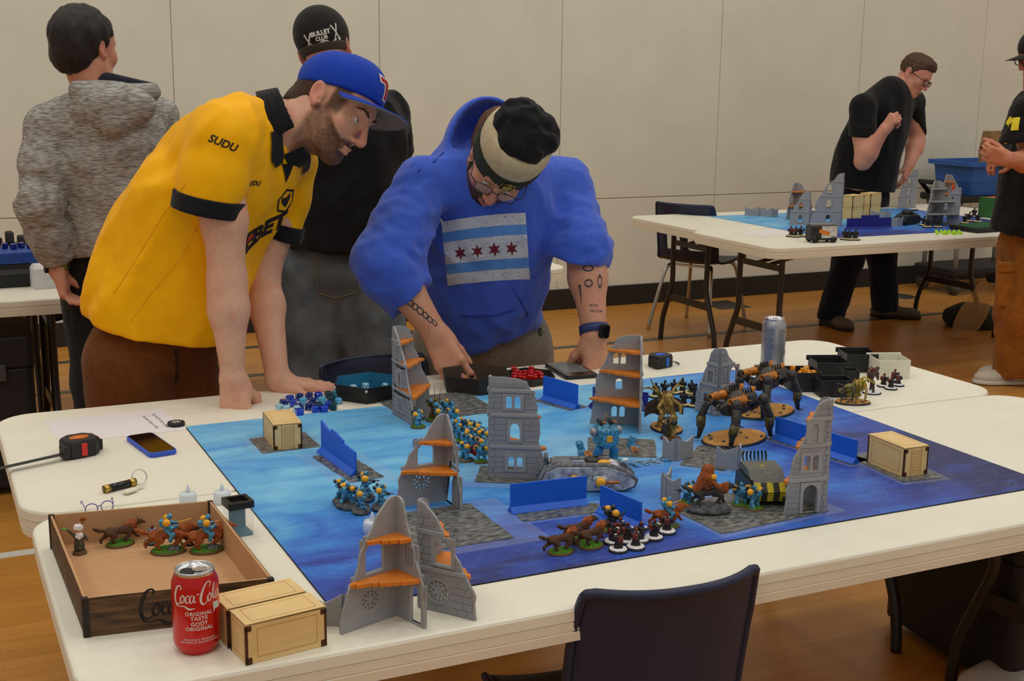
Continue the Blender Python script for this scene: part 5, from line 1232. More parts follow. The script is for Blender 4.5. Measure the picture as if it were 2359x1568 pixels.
# ------------------------------------------------------------------ man at the edge of the picture
def edge_man():
    fc = dirv(-1, -.05, 0); rt = np.cross(fc, UP); Y0 = 2.90; PV = J(2392, 560, Y0); NB = J(2396, 200, Y0-.02); hc = J(2398, 128, Y0-.02)
    H = HF(hc, dirv(-.93, -.2, -.25), dirv(-.1, 0, 1), 1.0); LS, LE, LW = J(2368, 265, Y0-.22), J(2378, 372, Y0-.26), J(2322, 368, Y0-.30); RS, RE, RW = J(2420, 255, Y0+.2), J(2410, 390, Y0+.2), J(2330, 370, Y0+.05)
    g = dict(PV=PV, H=H, fc=fc, rt=rt, NB=NB, LS=LS, LE=LE, LW=LW, RS=RS, RE=RE, RW=RW, arm=1.15, skin=(196, 128, 98), headfine=.0055, handfine=.0045,
             st=[(J(2372, 545, Y0-.01), rt, fc, .21, .19), (J(2385, 440, Y0), rt, fc, .2, .16), (J(2396, 330, Y0), rt, fc, .2, .14), (J(2398, 245, Y0), rt, fc, .16, .1)],
             pants=M_cloth('tan_canvas', (150, 92, 30), .15, 40, .3, 500), shirt=M_cloth('black_cotton', (21, 20, 22)), shirtname='t_shirt', yoke=.08, shr=.075, waist=(.19, .17), legw=(.15, .13, .115), pfold=.016, hs=.011, hp=.013, h=.014)
    g['Lh'] = (dirv(-.9, -.1, .25), dirv(.1, .9, .2), ((1.2, 1.2, .7),)*4, (.7, .35, .6), .4, 1.1, .04); g['Rh'] = (dirv(-.9, -.3, .1), dirv(0, .3, -1), ((.8, .9, .5),)*4)
    g['Rleg'], g['Lleg'] = legs(PV, rt, fc, .11, k=.0); lf = np.array(atz(2345, 845, .09)); g['Lleg'] = (g['Lleg'][0], lerp(g['Lleg'][0], lf, .5)+fc*.05, lf)
    Le = J(2352, 324, Y0-.23); g['sleeves'] = [([LS, Le-UP*.04], [.085, .105], Le, N3(-UP+LAT*.18)), ([RS, lerp(RS, RE, .6)], [.08, .09], lerp(RS, RE, .58), N3(RE-RS))]; g['hem'] = [(J(2372, 545, Y0), N3(-UP-LAT*.2))]
    t, org, body, pants, sh = figure('man in black tee with yellow sleeve flag, tan cargo trousers and pale sneakers', g); q = np.array(hc); O = Vector(org)
    mc = M_cloth('black_cap', (36, 34, 32)); Fc = Field(); Fc.ell((0, -.006, .05), (.09, .112, .09), M=H); Fc.plane(H@Vector((0, 0, .024)), np.array(H.to_3x3()@Vector((0, .06, -1)))); sdf_obj('cap_crown', Fc, q-.18, q+.18, .007, mc, t, org)
    mb = MB(); mb.loft([[Vector(H@Vector((math.sin(a)*(.085+.03*r), math.cos(a)*(.108+.07*r), .03-.012*abs(math.sin(a))-.008*r+dz)))-O for a in [lerp(-1, 1, j/14) for j in range(15)]] for r, dz in ((0, 0), (.5, 0), (1, 0), (1, -.003), (.5, -.003), (0, -.003))], sm=True, cap0=False, cap1=False, closed=False); mb.build('cap_brim', mc, t)
    mgl = mat('black_frames', (20, 18, 18))
    for s in (-1, 1):
        o = [Vector(H@Vector((s*x, .116-abs(x)*.15, z)))-O for x, z in ((.008, .010), (.03, .014), (.055, .012), (.055, -.012), (.034, -.02), (.012, -.014), (.008, .010))]
        MB().tube(o, .0026, 6).build('glasses_rim', mgl, t); MB().tube([Vector(H@Vector((s*x, y, z)))-O for x, y, z in ((.055, .107, .010), (.08, .085, .010), (.088, .0, .008))], .0026, 6).build('glasses_temple', mgl, t)
    my = mat('yellow_print', (222, 196, 30), .7)
    decal('sleeve_flag_bar', grid_mesh([([(-.018, -.032), (.018, -.032), (.018, .032), (-.018, .032)], ())], .014), sh, 2339, 285, N3(LAT+UP*-.22), UP, my, .002)
    leaf = [(0, .03), (.006, .02), (.012, .022), (.011, .010), (.022, .014), (.019, .006), (.026, .0), (.012, -.012), (.013, -.016), (.002, -.014), (.002, -.028), (-.002, -.028), (-.002, -.014), (-.013, -.016), (-.012, -.012), (-.026, .0), (-.019, .006), (-.022, .014), (-.011, .010), (-.012, .022), (-.006, .02)]
    decal('sleeve_maple_leaf', grid_mesh([(leaf, ())], .012), sh, 2325, 280, N3(LAT+UP*-.22), UP, my, .002)
    for k, c in ((0, (222, 130, 30)), (1, (214, 160, 40))):
        B = Field(); B.chain([LS, Le-UP*.06], [.088, .109], .03); n_ = N3(-UP+LAT*.18); B.plane(Le-n_*(.002+.016*k), n_); B.plane(Le-n_*(.010+.016*k), -n_); sdf_obj('sleeve_stripe', B, *bbox([Le], .16), .005, mat('sleeve_orange_%d' % k, c, .7), t, org)
    # cargo pocket
    hit, nr = cam_hit(pants, 2330, 660)
    if hit is not None:
        mb = MB(); slab(mb, .15, .2, -.02, .012, .02, .006, 4, frame(Vector(LAT), Vector(UP), -Vector(DEP), hit)); mb.build('cargo_pocket', pants.data.materials[0], pants)
        mb = MB(); slab(mb, .16, .05, -.02, .02, .008, .006, 4, frame(Vector(LAT), Vector(UP), -Vector(DEP), hit+Vector((0, 0, .1)))); mb.build('pocket_flap', pants.data.materials[0], pants)
    mu, ms = mat('pale_canvas_shoe', (196, 186, 170), .8), mat('white_rubber', (206, 200, 188), .7); l2 = np.array([lf[0], lf[1], 0])
    shoe('shoe', l2-fc*.08, fc, .31, mu, ms, t, org, .055); a = g['Rleg'][2]; shoe('shoe', np.array([a[0], a[1], 0])-fc*.08, fc, .31, mu, ms, t, org, .055)
edge_man()
# ================================================================== small things on the front tables
def P0(px, py, z=None): p = atz(px, py, TZ if z is None else z); return p
M_black = mat('black_plastic', (26, 26, 28), .45); M_white = mat('white_plastic', (226, 220, 200), .5); M_steel = mat('bright_aluminium', (205, 205, 208), .25, metal=1.)
def can(label, p, r, h, m_body, rz, name='soda_can'):
    t = thing(name, label, 'can', p, rz)
    MB().lathe([(r*.62, .004), (r*.74, .0), (r*.78, .002), (r*.96, .012), (r, .018), (r, h-.022), (r*.97, h-.016), (r*.83, h-.006)], 40, None, 0, True, True, False).build('can_body', m_body, t)
    MB().lathe([(r*.825, h-.0065), (r*.835, h-.003), (r*.83, h-.0005), (r*.80, h), (r*.77, h-.001), (r*.755, h-.006), (r*.5, h-.005), (.0005, h-.005)], 40, None, 0, True, False, True).build('can_lid', M_steel, t)
    MB().plate([(r*.30*math.cos(a)-r*.3, r*.42*math.sin(a)) for a in [2*PI*i/16 for i in range(16)]], .0004, (), T(0, 0, h-.0048)).build('can_opening', mat('dark_hole', (14, 10, 10), .6), t)
    MB().plate([(r*.32*math.cos(a)+r*.22, r*.2*math.sin(a)) for a in [2*PI*i/14 for i in range(14)]], .001, [[(r*.09*math.cos(a)+r*.38, r*.1*math.sin(a)) for a in [2*PI*i/10 for i in range(10)]]], T(0, 0, h-.0042)).build('pull_tab', M_steel, t)
    return t
def wrap(me, r, zc, a0=0.):
    """bend a flat mesh (x right, y up) round a cylinder of radius r; x=0 faces -y rotated by a0"""
    for v in me.vertices:
        a = v.co.x/r+a0; v.co = Vector((r*math.sin(a), -r*math.cos(a), zc+v.co.y))
    me.update(); return me
def stroke(pts, ws, n=8):
    """variable-width ribbon polygon mesh data through control points"""
    c = bez([(x, y, 0) for x, y in pts], n); L = len(c); w = [float(np.interp(i/(L-1), np.linspace(0, 1, len(ws)), ws)) for i in range(L)]
    vs = []; fs = []
    for i, p in enumerate(c):
        d = (c[min(i+1, L-1)]-c[max(i-1, 0)]).normalized(); nn = Vector((-d.y, d.x, 0)); vs += [p+nn*w[i]/2, p-nn*w[i]/2]
    for i in range(L-1): fs.append((2*i, 2*i+1, 2*i+3, 2*i+2))
    return vs, fs
def script_word(which=9):
    """flowing 'Coca-Cola' script drawn as pen strokes in a 100-unit wide box; which = letters kept"""
    S_ = []
    def C(x):   # big swash C
        return ([(x+13, 24), (x+15, 29), (x+12, 32), (x+6, 28), (x+1, 15), (x+0, 4), (x+4, -3), (x+10, -2), (x+15, 4)], (1.4, 2.6, 2.2, 3.6, 4.6, 4.2, 2.8, 1.6, .8))
    def o(x): return ([(x+4, 14), (x+0, 8), (x+1, 1), (x+5, 1), (x+7.5, 8), (x+6, 14), (x+3.5, 14.5), (x+5, 11), (x+10, 12)], (1.2, 3, 3, 1.6, 2.4, 1.8, 1.2, .8, .7))
    def c(x): return ([(x+7, 11), (x+7, 14), (x+4, 14), (x+1, 8), (x+1.5, 1.5), (x+5, 1), (x+9, 5)], (1.5, 2, 1.6, 3, 3, 1.4, .7))
    def a(x): return ([(x+7.5, 13), (x+4, 14.5), (x+.5, 8), (x+1, 1), (x+4, 1.5), (x+7.5, 9), (x+8.5, 14), (x+7.5, 5), (x+8.5, 1), (x+12, 4)], (1, 1.4, 3, 2.6, 1.2, 1, 2.6, 3, 1.6, .7))
    def l(x): return ([(x, 5), (x+4, 14), (x+8, 26), (x+6.5, 31), (x+4, 26), (x+2.5, 10), (x+3.5, 1.5), (x+7, 4)], (.7, .9, 1.4, 1.2, 2.2, 3.2, 2, .7))
    S_ += [C(0), o(13), c(22), a(30)]
    if which > 4: S_ += [([(43, 15.5), (47, 17)], (2.2, 2.2)), ([(66, 26), (69, 33), (65, 37), (58, 31), (51, 14), (50, 2), (54, -4), (60, -1), (65, 6)], (1.2, 2.4, 2.2, 3.4, 4.6, 4.4, 2.8, 1.6, .8)), o(63), l(72), a(80)]
    S_ += [([(1, 5), (2, -4), (9, -7), (20, -6), (28, -11), (40, -10)], (2.6, 2.4, 1.6, 2.2, 4.4, .4))]
    return S_
def script_mesh(which, size):
    mb = MB()
    for pts, ws in script_word(which):
        k = size/100; vs, fs = stroke([(x*k, y*k) for x, y in pts], [w*k for w in ws]); mb.add(vs, fs)
    return mb.mesh('script')
# --- red cola can
pc = P0(455, 1492); M_red = mat('red_metallic', (196, 14, 14), .28, metal=.35, coat=.3)
ang = math.atan2(CAM.x-pc.x, -(CAM.y-pc.y))
t = can('red cola can with white script lettering beside the wooden crates', pc, .0331, .122, M_red, 0)
M_label = mat('white_can_print', (216, 206, 202), .4)
def canword(nm, me, z, a0): wrap(me, .03335, z, a0); me.materials.clear(); mesh_obj(nm, me, M_label, t)
me = script_mesh(9, .078); canword('script_lettering', me, .082, ang-.95)
for i, (s_, z, sz) in enumerate((('ORIGINAL', .0655, .0078), ('TASTE', .0585, .0078), ('GO\u00dbT', .0505, .0078), ('ORIGINAL', .0435, .0078), ('DELICIOUS & REFRESHING', .0275, .0036), ('D\u00c9LICIEUX ET RAFRA\u00ceCHISSANT', .0235, .0036))):
    me = fine_text(s_, sz, .003, bold=.0002 if sz > .005 else .00005, space=1.12); canword('can_lettering', me, z, ang+.12)
me = grid_mesh([([(-.007, .007), (.007, .005), (.006, -.005), (-.003, -.004), (-.006, -.009), (-.006, -.004)], ())], .003); wrap(me, .0334, .071, ang+.98); mesh_obj('can_sticker', me, mat('pale_sticker', (196, 206, 196), .5), t)
# --- tall silver can
pc2 = P0(1778, 858); M_silver = mat('silver_print', (176, 178, 182), .35, metal=.75, var=.12, vs=30)
t = can('tall silver can printed with fine text standing near the black bins', pc2, .0331, .157, M_silver, .6, 'tall_can'); ang2 = math.atan2(CAM.x-pc2.x, -(CAM.y-pc2.y)); rn = random.Random(5)
mp = mat('grey_can_print', (96, 98, 112), .5); mb = MB()
for z in [.128-.0042*i for i in range(24)]:
    for (a, w) in ((-.85+rn.uniform(0, .1), .024+rn.uniform(-.004, .006)), (.38, .02+rn.uniform(-.005, .004))):
        me = grid_mesh([([(0, -.0011), (w, -.0011), (w, .0011), (0, .0011)], ())], .006); wrap(me, .03335, z, ang2+a-.6); mb.add([v.co for v in me.vertices], [tuple(p.vertices) for p in me.polygons]); bpy.data.meshes.remove(me)
o = mb.build('fine_print', mp, t); o['kind'] = 'stuff'
me = grid_mesh([([(0, -.007), (.014, -.007), (.014, .007), (0, .007)], ())], .004); wrap(me, .0334, .062, ang2+.45); mesh_obj('can_panel', me, mat('teal_grey_print', (92, 118, 120), .5), t)
# --- paper sheet (lettering only), token
a, b_, c_, d_ = P0(100, 971), P0(374, 941), P0(430, 990), P0(142, 1021)
t = thing('paper_sheet', 'white paper notice lying flat beside the red tape measure', 'paper', a)
MB().plate([((q-a).x, (q-a).y) for q in (a, d_, c_, b_)], .0003, (), T(0, 0, .0003)).build('page', mat('white_paper', (228, 222, 222), .8), t)
M_txt = mat('grey_print_ink', (88, 86, 88), .8)
def para(s_, p0, p1, size):
    q0, q1 = P0(*p0)-a, P0(*p1)-a; an = math.atan2(q1.y-q0.y, q1.x-q0.x); m_ = (q0+q1)/2; me = text_mesh(s_, size, 0.); xs_ = [v.co.x for v in me.vertices]; k = (q1-q0).length/(max(xs_)-min(xs_))
    me.transform(T(m_.x, m_.y, .0008)@RZ(an)@S(k, 1, 1)); mesh_obj('printed_text', me, M_txt, t)
para('Scan the QR Code to submit', (352, 953), (388, 984), .012); para('this match: Report A Pack', (330, 958), (364, 987), .012)
p = P0(406, 980); t = thing('round_token', 'black round token with white star mark beside the mat corner', 'token', p)
MB().lathe([(.019, 0), (.02, .0015), (.02, .008), (.0185, .0095)], 28).build('disc', M_black, t)
mb = MB()
for i in range(4): mb.box((0, 0, .0097), (.024, .0022, .0006), RZ(PI/4*i+.3))
mb.build('star_mark', mat('pale_print', (190, 188, 184), .7), t)
# --- tape measures
def tape(label, p, rz, c1, c2, blade=0., s=1.):
    t = thing('tape_measure', label, 'tape measure', p, rz); m1 = mat('rubber_black', (34, 33, 34), .6); m2 = mat('tape_%d' % c2[0], c2, .5)
    out = [(-.036, -.02), (-.03, -.03), (.02, -.032), (.034, -.02), (.036, .012), (.022, .03), (-.012, .034), (-.034, .018)]
    mb = MB(); mb.loft([[(x*.93*s, y*.93*s, z*s) for x, y in out] if z in (0, .036) else [(x*s, y*s, z*s) for x, y in out] for z in (0, .006, .030, .036)]); mb.build('case', m1, t)
    mb = MB(); mb.box((-.038*s, -.016*s, .016*s), (.014*s, .026*s, .026*s), None, 0, .002); mb.build('nose', m1, t)
    for (x, y, w, d, zz, hh) in ((-.004, -.0315, .012, .004, .018, .026), (.034, -.002, .006, .026, .02, .028)): MB().box((x*s, y*s, zz*s), (w*s, d*s, hh*s), None, 0, .0012).build('grip_panel', m2, t)
    MB().lathe([(.016*s, .036*s), (.015*s, .0375*s)], 18, T(0, 0, 0)@S(1.3, .8, 1)).build('label_disc', mat('label_%d' % c1[0], c1, .5, var=.5, vs=120), t)
    MB().box((.044*s, .002*s, .014*s), (.006*s, .02*s, .022*s), None, 0, .001).build('belt_clip', m1, t)
    if blade: MB().loft([[(-.044*s-u, (-.018+k)*s, .012*s-(.004*(abs(k)/.01)**2)*0+dz-u*.02) for k, dz in ((-.008, .002), (0, 0), (.008, .002), (.008, .001), (0, -.001), (-.008, .001))] for u in (0, blade*.5, blade)]).build('blade', M_black, t)
    else: MB().tube(bez([(.036*s, -.03*s, .01*s), (.05*s, -.034*s, .004*s), (.066*s, -.016*s, .004*s), (.06*s, .004*s, .006*s), (.04*s, .006*s, .012*s)], 6), .0014, 6).build('wrist_cord', m1, t)
    return t
a, b_ = P0(148, 1052), P0(22, 1078); tape('black and red tape measure with its dark blade pulled out', P0(184, 1046), math.atan2(a.y-b_.y, a.x-b_.x), (228, 110, 30), (206, 46, 34), (a-b_).length+.03, 1.05)
tape('black and blue tape measure near the tall open tower', P0(1520, 843), .35, (30, 90, 200), (30, 110, 220), 0, .95)
# --- phones
def phone(label, corners, m_case, m_scr, r=.012, th=.011, notif=False):
    q = [P0(*c) for c in corners]; c = sum(q, Vector((0, 0, 0)))/4; d = ((q[1]-q[0])+(q[2]-q[3])).normalized(); L = ((q[1]-q[0]).length+(q[2]-q[3]).length)/2; Wd = ((q[3]-q[0]).length+(q[2]-q[1]).length)/2
    t = thing('smartphone', label, 'phone', c, math.atan2(d.y, d.x))
    mb = MB(); slab(mb, L, Wd, 0.0002, th, r, .0025, 6); mb.build('case', m_case, t); mb = MB(); slab(mb, L-.006, Wd-.006, th-.0006, th+.0003, r-.002, .0003, 6); mb.build('screen', m_scr, t)
    for k in range(2): MB().box((-L*.1+.03*k, -Wd/2, th*.5), (.016, .0012, .003), None, 0, .0005).build('side_button', m_case, t)
    return t, L, Wd
phone('phone in a bright blue case with a dark screen', ((288, 1015), (352, 1058), (404, 1044), (352, 1004)), mat('blue_case', (46, 86, 200), .5), mat('dark_glass', (12, 12, 14), .08))
t, L, Wd = phone('phone in a black case beside the tray of red dice, screen lit', ((1256, 846), (1310, 878), (1374, 868), (1322, 838)), M_black, mat('dark_glass', (12, 12, 14)))
for k in range(7): MB().box((-L*.36+L*.1*k, 0, .0117), (L*.075, Wd*.78, .0004)).build('screen_row', mat('screen_grey', (120, 126, 130), .3, emit=0), t)
# --- keys with torch
p = P0(278, 1134); q = P0(240, 1136); e = P0(312, 1118); t = thing('key_ring', 'key ring with black and gold penlight and a white key', 'keys', p)
l_ = lambda v, z: (v.x-p.x, v.y-p.y, z)
MB().cyl(l_(q, .008), l_(e, .008), .0075, n=16).build('penlight_barrel', mat('gloss_black', (16, 16, 18), .2), t)
for v, s in ((q, 1), (e, -1)):
    d = (e-q).normalized()*s; MB().cyl(l_(v, .008), l_(v+d*.012, .008), .0079, n=16).build('gold_cap', mat('polished_brass', (196, 160, 80), .25, metal=1.), t)
MB().tube([l_(P0(322, 1116)+Vector((.014*math.cos(a), .006*math.sin(a), 0)), .016+.014*math.sin(a)) for a in [2*PI*i/20 for i in range(21)]], .0011, 6, cap=False).build('split_ring', M_steel, t)
k0 = P0(300, 1136); mb = MB(); slab(mb, .03, .016, .003, .008, .005, .0015, 4, T(*l_(k0, 0))@RZ(.6)); mb.build('white_key', M_white, t); MB().box((0, 0, .0055), (.02, .007, .002), T(*l_(P0(322, 1127), 0))@RZ(.6)).build('key_blade', M_white, t)
# --- frosted tealights
M_frost = mat('frosted_white', (226, 232, 238), .4, alpha=.8)
for (px, py, lb) in ((434, 1162, 'frosted white tealight behind the cardboard tray, further from the mat'), (512, 1158, 'frosted white tealight beside the clear box with black lid'), (858, 1228, 'frosted white tealight half hidden behind the front ruin')):
    t = thing('tealight', lb, 'tealight', P0(px, py)); MB().lathe([(.015, 0), (.0165, .002), (.0165, .02), (.014, .024), (.004, .025)], 20).build('cup', M_frost, t); MB().lathe([(.0035, .024), (.0042, .029), (.0026, .036), (.0004, .041)], 12).build('flame_tip', M_frost, t)
# --- blue glasses behind the tray
p = P0(226, 1186); t = thing('spectacles', 'navy wire spectacles standing behind the cardboard tray', 'glasses', p); t.scale = (.55, .55, .6); mn = mat('navy_wire', (60, 66, 140), .4)
for k in (0, 1):
    u = [Vector((k*.052+.02*math.cos(a), .0, .022+.017*math.sin(a))) for a in [2*PI*i/18 for i in range(19)]]; MB().tube([(x.x-.02, x.y+.01*k, x.z) for x in u], .0016, 6, cap=False).build('rim', mn, t)
    MB().tube([(k*.094-.042, .01*k, .03), (k*.1-.044, .06, .034), (k*.1-.044, .1, .012)], .0014, 6).build('temple', mn, t)
MB().tube([(0, 0, .026), (.006, .004, .03), (.012, .008, .026)], .0014, 6).build('bridge', mn, t)
# --- clear box with black lid
p = P0(550, 1228); t = thing('acrylic_box', 'clear acrylic box with black lid beside the mat edge', 'box', p, .1); s_, h_ = .021, .052
for (x, y, w, d) in ((0, -s_, 2*s_, .0015), (0, s_, 2*s_, .0015), (-s_, 0, .0015, 2*s_), (s_, 0, .0015, 2*s_)): MB().box((x, y, h_/2), (w, d, h_)).build('clear_wall', M_clear, t)
MB().box((0, 0, .003), (2*s_-.003, 2*s_-.003, .005)).build('base', mat('teal_insert', (60, 120, 140), .5), t); MB().box((0, .006, .03), (.03, .002, .045)).build('insert_card', mat('teal_insert', (60, 120, 140)), t)
MB().plate(rrect(2*s_+.004, 2*s_+.004, .002, 2), .012, [rrect(2*s_-.01, 2*s_-.01, .002, 2)], T(0, 0, h_)).build('lid', M_black, t); MB().box((0, 0, h_+.002), (2*s_-.008, 2*s_-.008, .004)).build('lid_floor', M_black, t)
# --- cardboard tray
M_card = mat('kraft_cardboard', (192, 148, 104), .85, var=.06, vs=9, bump=.08, bs=150)
M_cardout = mat('printed_woodgrain', (112, 80, 48), .7, var=.6, vs=16, var2=(52, 36, 24), stretch=(1, 1, 14), detail=6)
fl_, bl_, fr_ = P0(200, 1466), P0(141, 1262), P0(622, 1412)
ex = (fr_-fl_); ang_ = math.atan2(ex.y, ex.x); LX = .262; LY = .385; HT = .060
t = thing('cardboard_tray', 'shallow cardboard drinks tray printed with dark wood grain and script', 'box', fl_, math.radians(1)); tray = t
MB().box((LX/2, LY/2, .0025), (LX, LY, .004)).build('tray_floor', M_card, t)
for nm, c, d in (('side_wall', (LX/2, 0, HT/2), (LX, .0035, HT)), ('side_wall', (LX/2, LY, HT/2), (LX, .0035, HT)), ('side_wall', (0, LY/2, HT/2), (.0035, LY, HT)), ('side_wall', (LX, LY/2, HT/2), (.0035, LY, HT))):
    w = MB().box(c, d).build(nm, M_card, t)
    ox, oy = (c[0]-LX/2), (c[1]-LY/2); k = .0022
    MB().box((c[0]+(k if ox > .1 else -k if ox < -.1 else 0), c[1]+(k if oy > .1 else -k if oy < -.1 else 0), HT/2), (d[0] if d[0] > .01 else .0012, d[1] if d[1] > .01 else .0012, HT)).build('printed_liner', M_cardout, w)
for (x, y) in ((0, 0), (LX, 0), (0, LY), (LX, LY)): MB().box((x, y, HT/2), (.009, .009, HT+.0006)).build('corner_edge', mat('dark_print_edge', (44, 34, 28), .8), t)
me = script_mesh(9, .13); me.transform(T(.075, -.0032, .022)@RX(PI/2)); mesh_obj('script_lettering', me, mat('dark_brown_ink', (38, 28, 26), .8), t)
SHR = Matrix(((1, 0, 0, 0), (-.15, 1, 0, 0), (0, 0, 1, 0), (0, 0, 0, 1)))      # the tray has been pushed out of square
for o in tray.children_recursive: o.data.transform(SHR)
# --- dice
def die(label, p, s, m, rz, group, pips=None, num=None, tilt=0):
    if (s, m.name) not in DIE:
        me = MB().box((0, 0, 0), (s, s, s), None, 0, s*.16).mesh('die'); me.materials.append(m)
        mb = MB()
        if pips:
            q = s*.26
            def face(Mf, ps):
                for (u, v) in ps: mb.lathe([(s*.085, 0), (s*.085, s*.012)], 8, Mf@T(u*q, v*q, s/2))
            face(Matrix(), [(-1, -1), (1, 1), (-1, 1), (1, -1)]); face(RX(PI/2), [(-1, -1), (0, 0), (1, 1)]); face(RY(PI/2), [(-1, -1), (1, 1), (-1, 1), (1, -1), (0, 0)]); face(RY(-PI/2), [(-1, -1), (1, 1)]); face(RX(-PI/2), [(-1, -1), (1, 1), (-1, 1), (1, -1), (0, -1), (0, 1)])
        pm = mb.mesh('pips') if pips else None
        if pm: pm.materials.append(pips)
        DIE[s, m.name] = (me, pm)
    me, pm = DIE[s, m.name]; o = bpy.data.objects.new('die', me); COL.objects.link(o); o.location = (p.x, p.y, p.z+s/2+(.15*s if tilt else 0)); o.rotation_euler = (tilt, tilt*.7, rz); tag(o, label, 'die', group)
    if pm: c = bpy.data.objects.new('pips', pm); COL.objects.link(c); c.parent = o; c['kind'] = 'stuff'
    if num: me2 = text_mesh(num, s*.8, .0002); me2.transform(T(0, -s/2-.0002, 0)@RX(PI/2)); mesh_obj('numeral', me2, mat('white_print', (208, 204, 196)), o)
    return o
DIE = {}
rn = random.Random(12)
M_dblue = mat('translucent_blue', (20, 60, 190), .15, spec=.7, coat=.5, var=.3, vs=90); M_dnavy = mat('navy_dice', (18, 36, 120), .15, coat=.5, var=.4, vs=80); M_dteal = mat('teal_dice', (16, 60, 74), .2, coat=.4, var=.4, vs=80); M_dpale = mat('pale_blue_dice', (160, 206, 226), .35, var=.15, vs=90); M_dsky = mat('sky_dice', (86, 174, 214), .3, var=.25, vs=60)
M_pipk = mat('black_pip', (16, 18, 22), .5); M_pipg = mat('pale_pip', (210, 214, 214), .5)
spots = [(668, 926, 'b'), (690, 922, 'n'), (712, 920, 'n'), (734, 919, 'b'), (756, 917, 't'), (775, 914, 's'), (654, 935, 'n'), (676, 936, 'b'), (698, 932, 's'), (720, 932, 'n'), (742, 930, 's'), (764, 928, 't'), (690, 945, 'n'), (712, 944, 'n'), (734, 942, 't'), (756, 940, 'b'), (690, 957, 'b'), (727, 950, 'b'), (746, 950, 'b'), (768, 944, 't'), (660, 948, 'p'), (644, 945, 'p'), (684, 949, 'p')]
for px, py, k in spots:
    m = {'b': M_dblue, 'n': M_dnavy, 't': M_dteal, 's': M_dsky, 'p': M_dpale}[k]
    lb = {'b': 'glossy blue die in the loose heap beside the dice tray', 'n': 'navy die in the loose heap beside the dice tray', 't': 'dark teal die in the loose heap beside the dice tray', 's': 'sky blue die in the loose heap beside the dice tray', 'p': 'pale die with black pips behind the wooden crate'}[k]
    die(lb, P0(px, py), .0178 if k != 'p' else .016, m, rn.uniform(0, 1.5), 'loose blue dice beside the tray', M_pipk if k == 'p' else (M_pipg if k == 'n' else None))
die('light blue die showing a white number two', P0(780, 930), .0155, mat('light_blue_die', (70, 160, 220), .4), .1, None, None, '2')
# --- hexagonal dice trays
def hextray(label, c, r, h, m_out, m_in, rz, sx=1., studs=False, flare=1.12):
    t = thing('dice_tray', label, 'tray', P0(*c), rz); hx = [(r*sx*math.cos(PI/3*i), r*math.sin(PI/3*i)) for i in range(6)]
    MB().plate(hx, .003, (), T(0, 0, .0005)).build('tray_floor', m_in, t)
    for i in range(6):
        a, b_ = Vector((*hx[i], 0)), Vector((*hx[(i+1) % 6], 0)); n = ((a+b_)/2).normalized(); up_ = Vector((0, 0, h)); o = (flare-1)*r
        q = [a, b_, b_*flare+up_, a*flare+up_]; th = .0025
        MB().add(q+[v-n*th for v in q], [(0, 1, 2, 3), (7, 6, 5, 4), (0, 4, 5, 1), (1, 5, 6, 2), (2, 6, 7, 3), (3, 7, 4, 0)]).build('side_panel', m_out, t)
        q2 = [v-n*(th+.0004)+Vector((0, 0, .0005)) for v in q]; MB().add(q2, [(3, 2, 1, 0)]).build('lining', m_in, t)
        if studs: MB().sph(a*(flare*.985)+up_*.82, .0042, 10, 6).build('snap_stud', M_steel, t)
    return t
M_teal = mat('teal_felt', (22, 104, 140), .9, bump=.2, bs=900); M_leather = mat('black_leatherette', (22, 22, 25), .5, bump=.15, bs=500)
hextray('blue-lined folding dice tray with silver studs beside the slender tower', (848, 912), .084, .042, M_leather, M_teal, .15, 1., True)
for px, py in ((814, 903), (842, 899), (888, 899)): p = P0(px, py); p.z += .0035; die('pale blue die with black pips inside the blue-lined tray', p, .0165, M_dpale, rn.uniform(0, 1), 'pale dice inside the blue-lined tray', M_pipk)
M_btray = mat('brown_black_tray', (40, 35, 32), .6, bump=.2, bs=300)
hextray('black dice tray into which the man in the blue hoodie reaches', (1096, 893), .092, .044, M_btray, mat('brown_felt', (70, 58, 48), .9), .2, 1., False, 1.06)
hextray('black dice tray full of red dice beside the black phone', (1218, 877), .072, .02, M_btray, mat('dark_felt', (34, 30, 30), .9), .2, 1., False, 1.06)
M_dred = mat('red_dice', (190, 26, 20), .25, coat=.4)
for px, py in ((1087, 868), (1122, 866), (1130, 872), (1075, 874)): p = P0(px, py); p.z += .0035; die('red die loose in the nearly empty black tray', p, .0135, M_dred, rn.uniform(0, 1), 'red dice in the nearly empty tray')
for k in range(22):
    px, py = 1186+(k % 6)*12+rn.uniform(-3, 3), 862+(k//6)*6.5+rn.uniform(-1, 1); p = P0(px, py+5); p.z += .0035+(.011 if k % 3 == 0 else 0); die('red die in the crowded black tray', p, .0135, M_dred, rn.uniform(0, 1), 'red dice in the crowded tray')
# --- bins on the right
def bin_(label, c, rz, w, d, h, m, m_in=None, lip=False):
    t = thing('storage_bin', label, 'bin', P0(*c), rz); th = .0022
    MB().box((0, 0, th/2+.0003), (w, d, th)).build('bin_floor', m_in or m, t)
    for (x, y, a, b_) in ((0, -d/2, w, th), (0, d/2, w, th), (-w/2, 0, th, d-th), (w/2, 0, th, d-th)): MB().box((x, y, h/2), (a, b_, h), None, 0, .0006).build('bin_wall', m, t)
    if lip: MB().box((0, d/2+.0015, h-.004), (w+.012, .006, .014), None, 0, .001).build('handle_lip', m, t)
    return t
M_bin = mat('black_bin', (30, 30, 33), .5, bump=.1, bs=300)
bz = -.36
bin_('small square black bin heaped with orange dice', (1846, 894), bz, .078, .085, .052, M_bin)
bin_('round-bottomed empty black bin closest to the insect model', (1918, 909), bz, .085, .058, .045, M_bin)
bin_('black sliding bin with raised lip beside the orange dice', (1908, 868), bz, .09, .085, .05, M_bin, None, True)
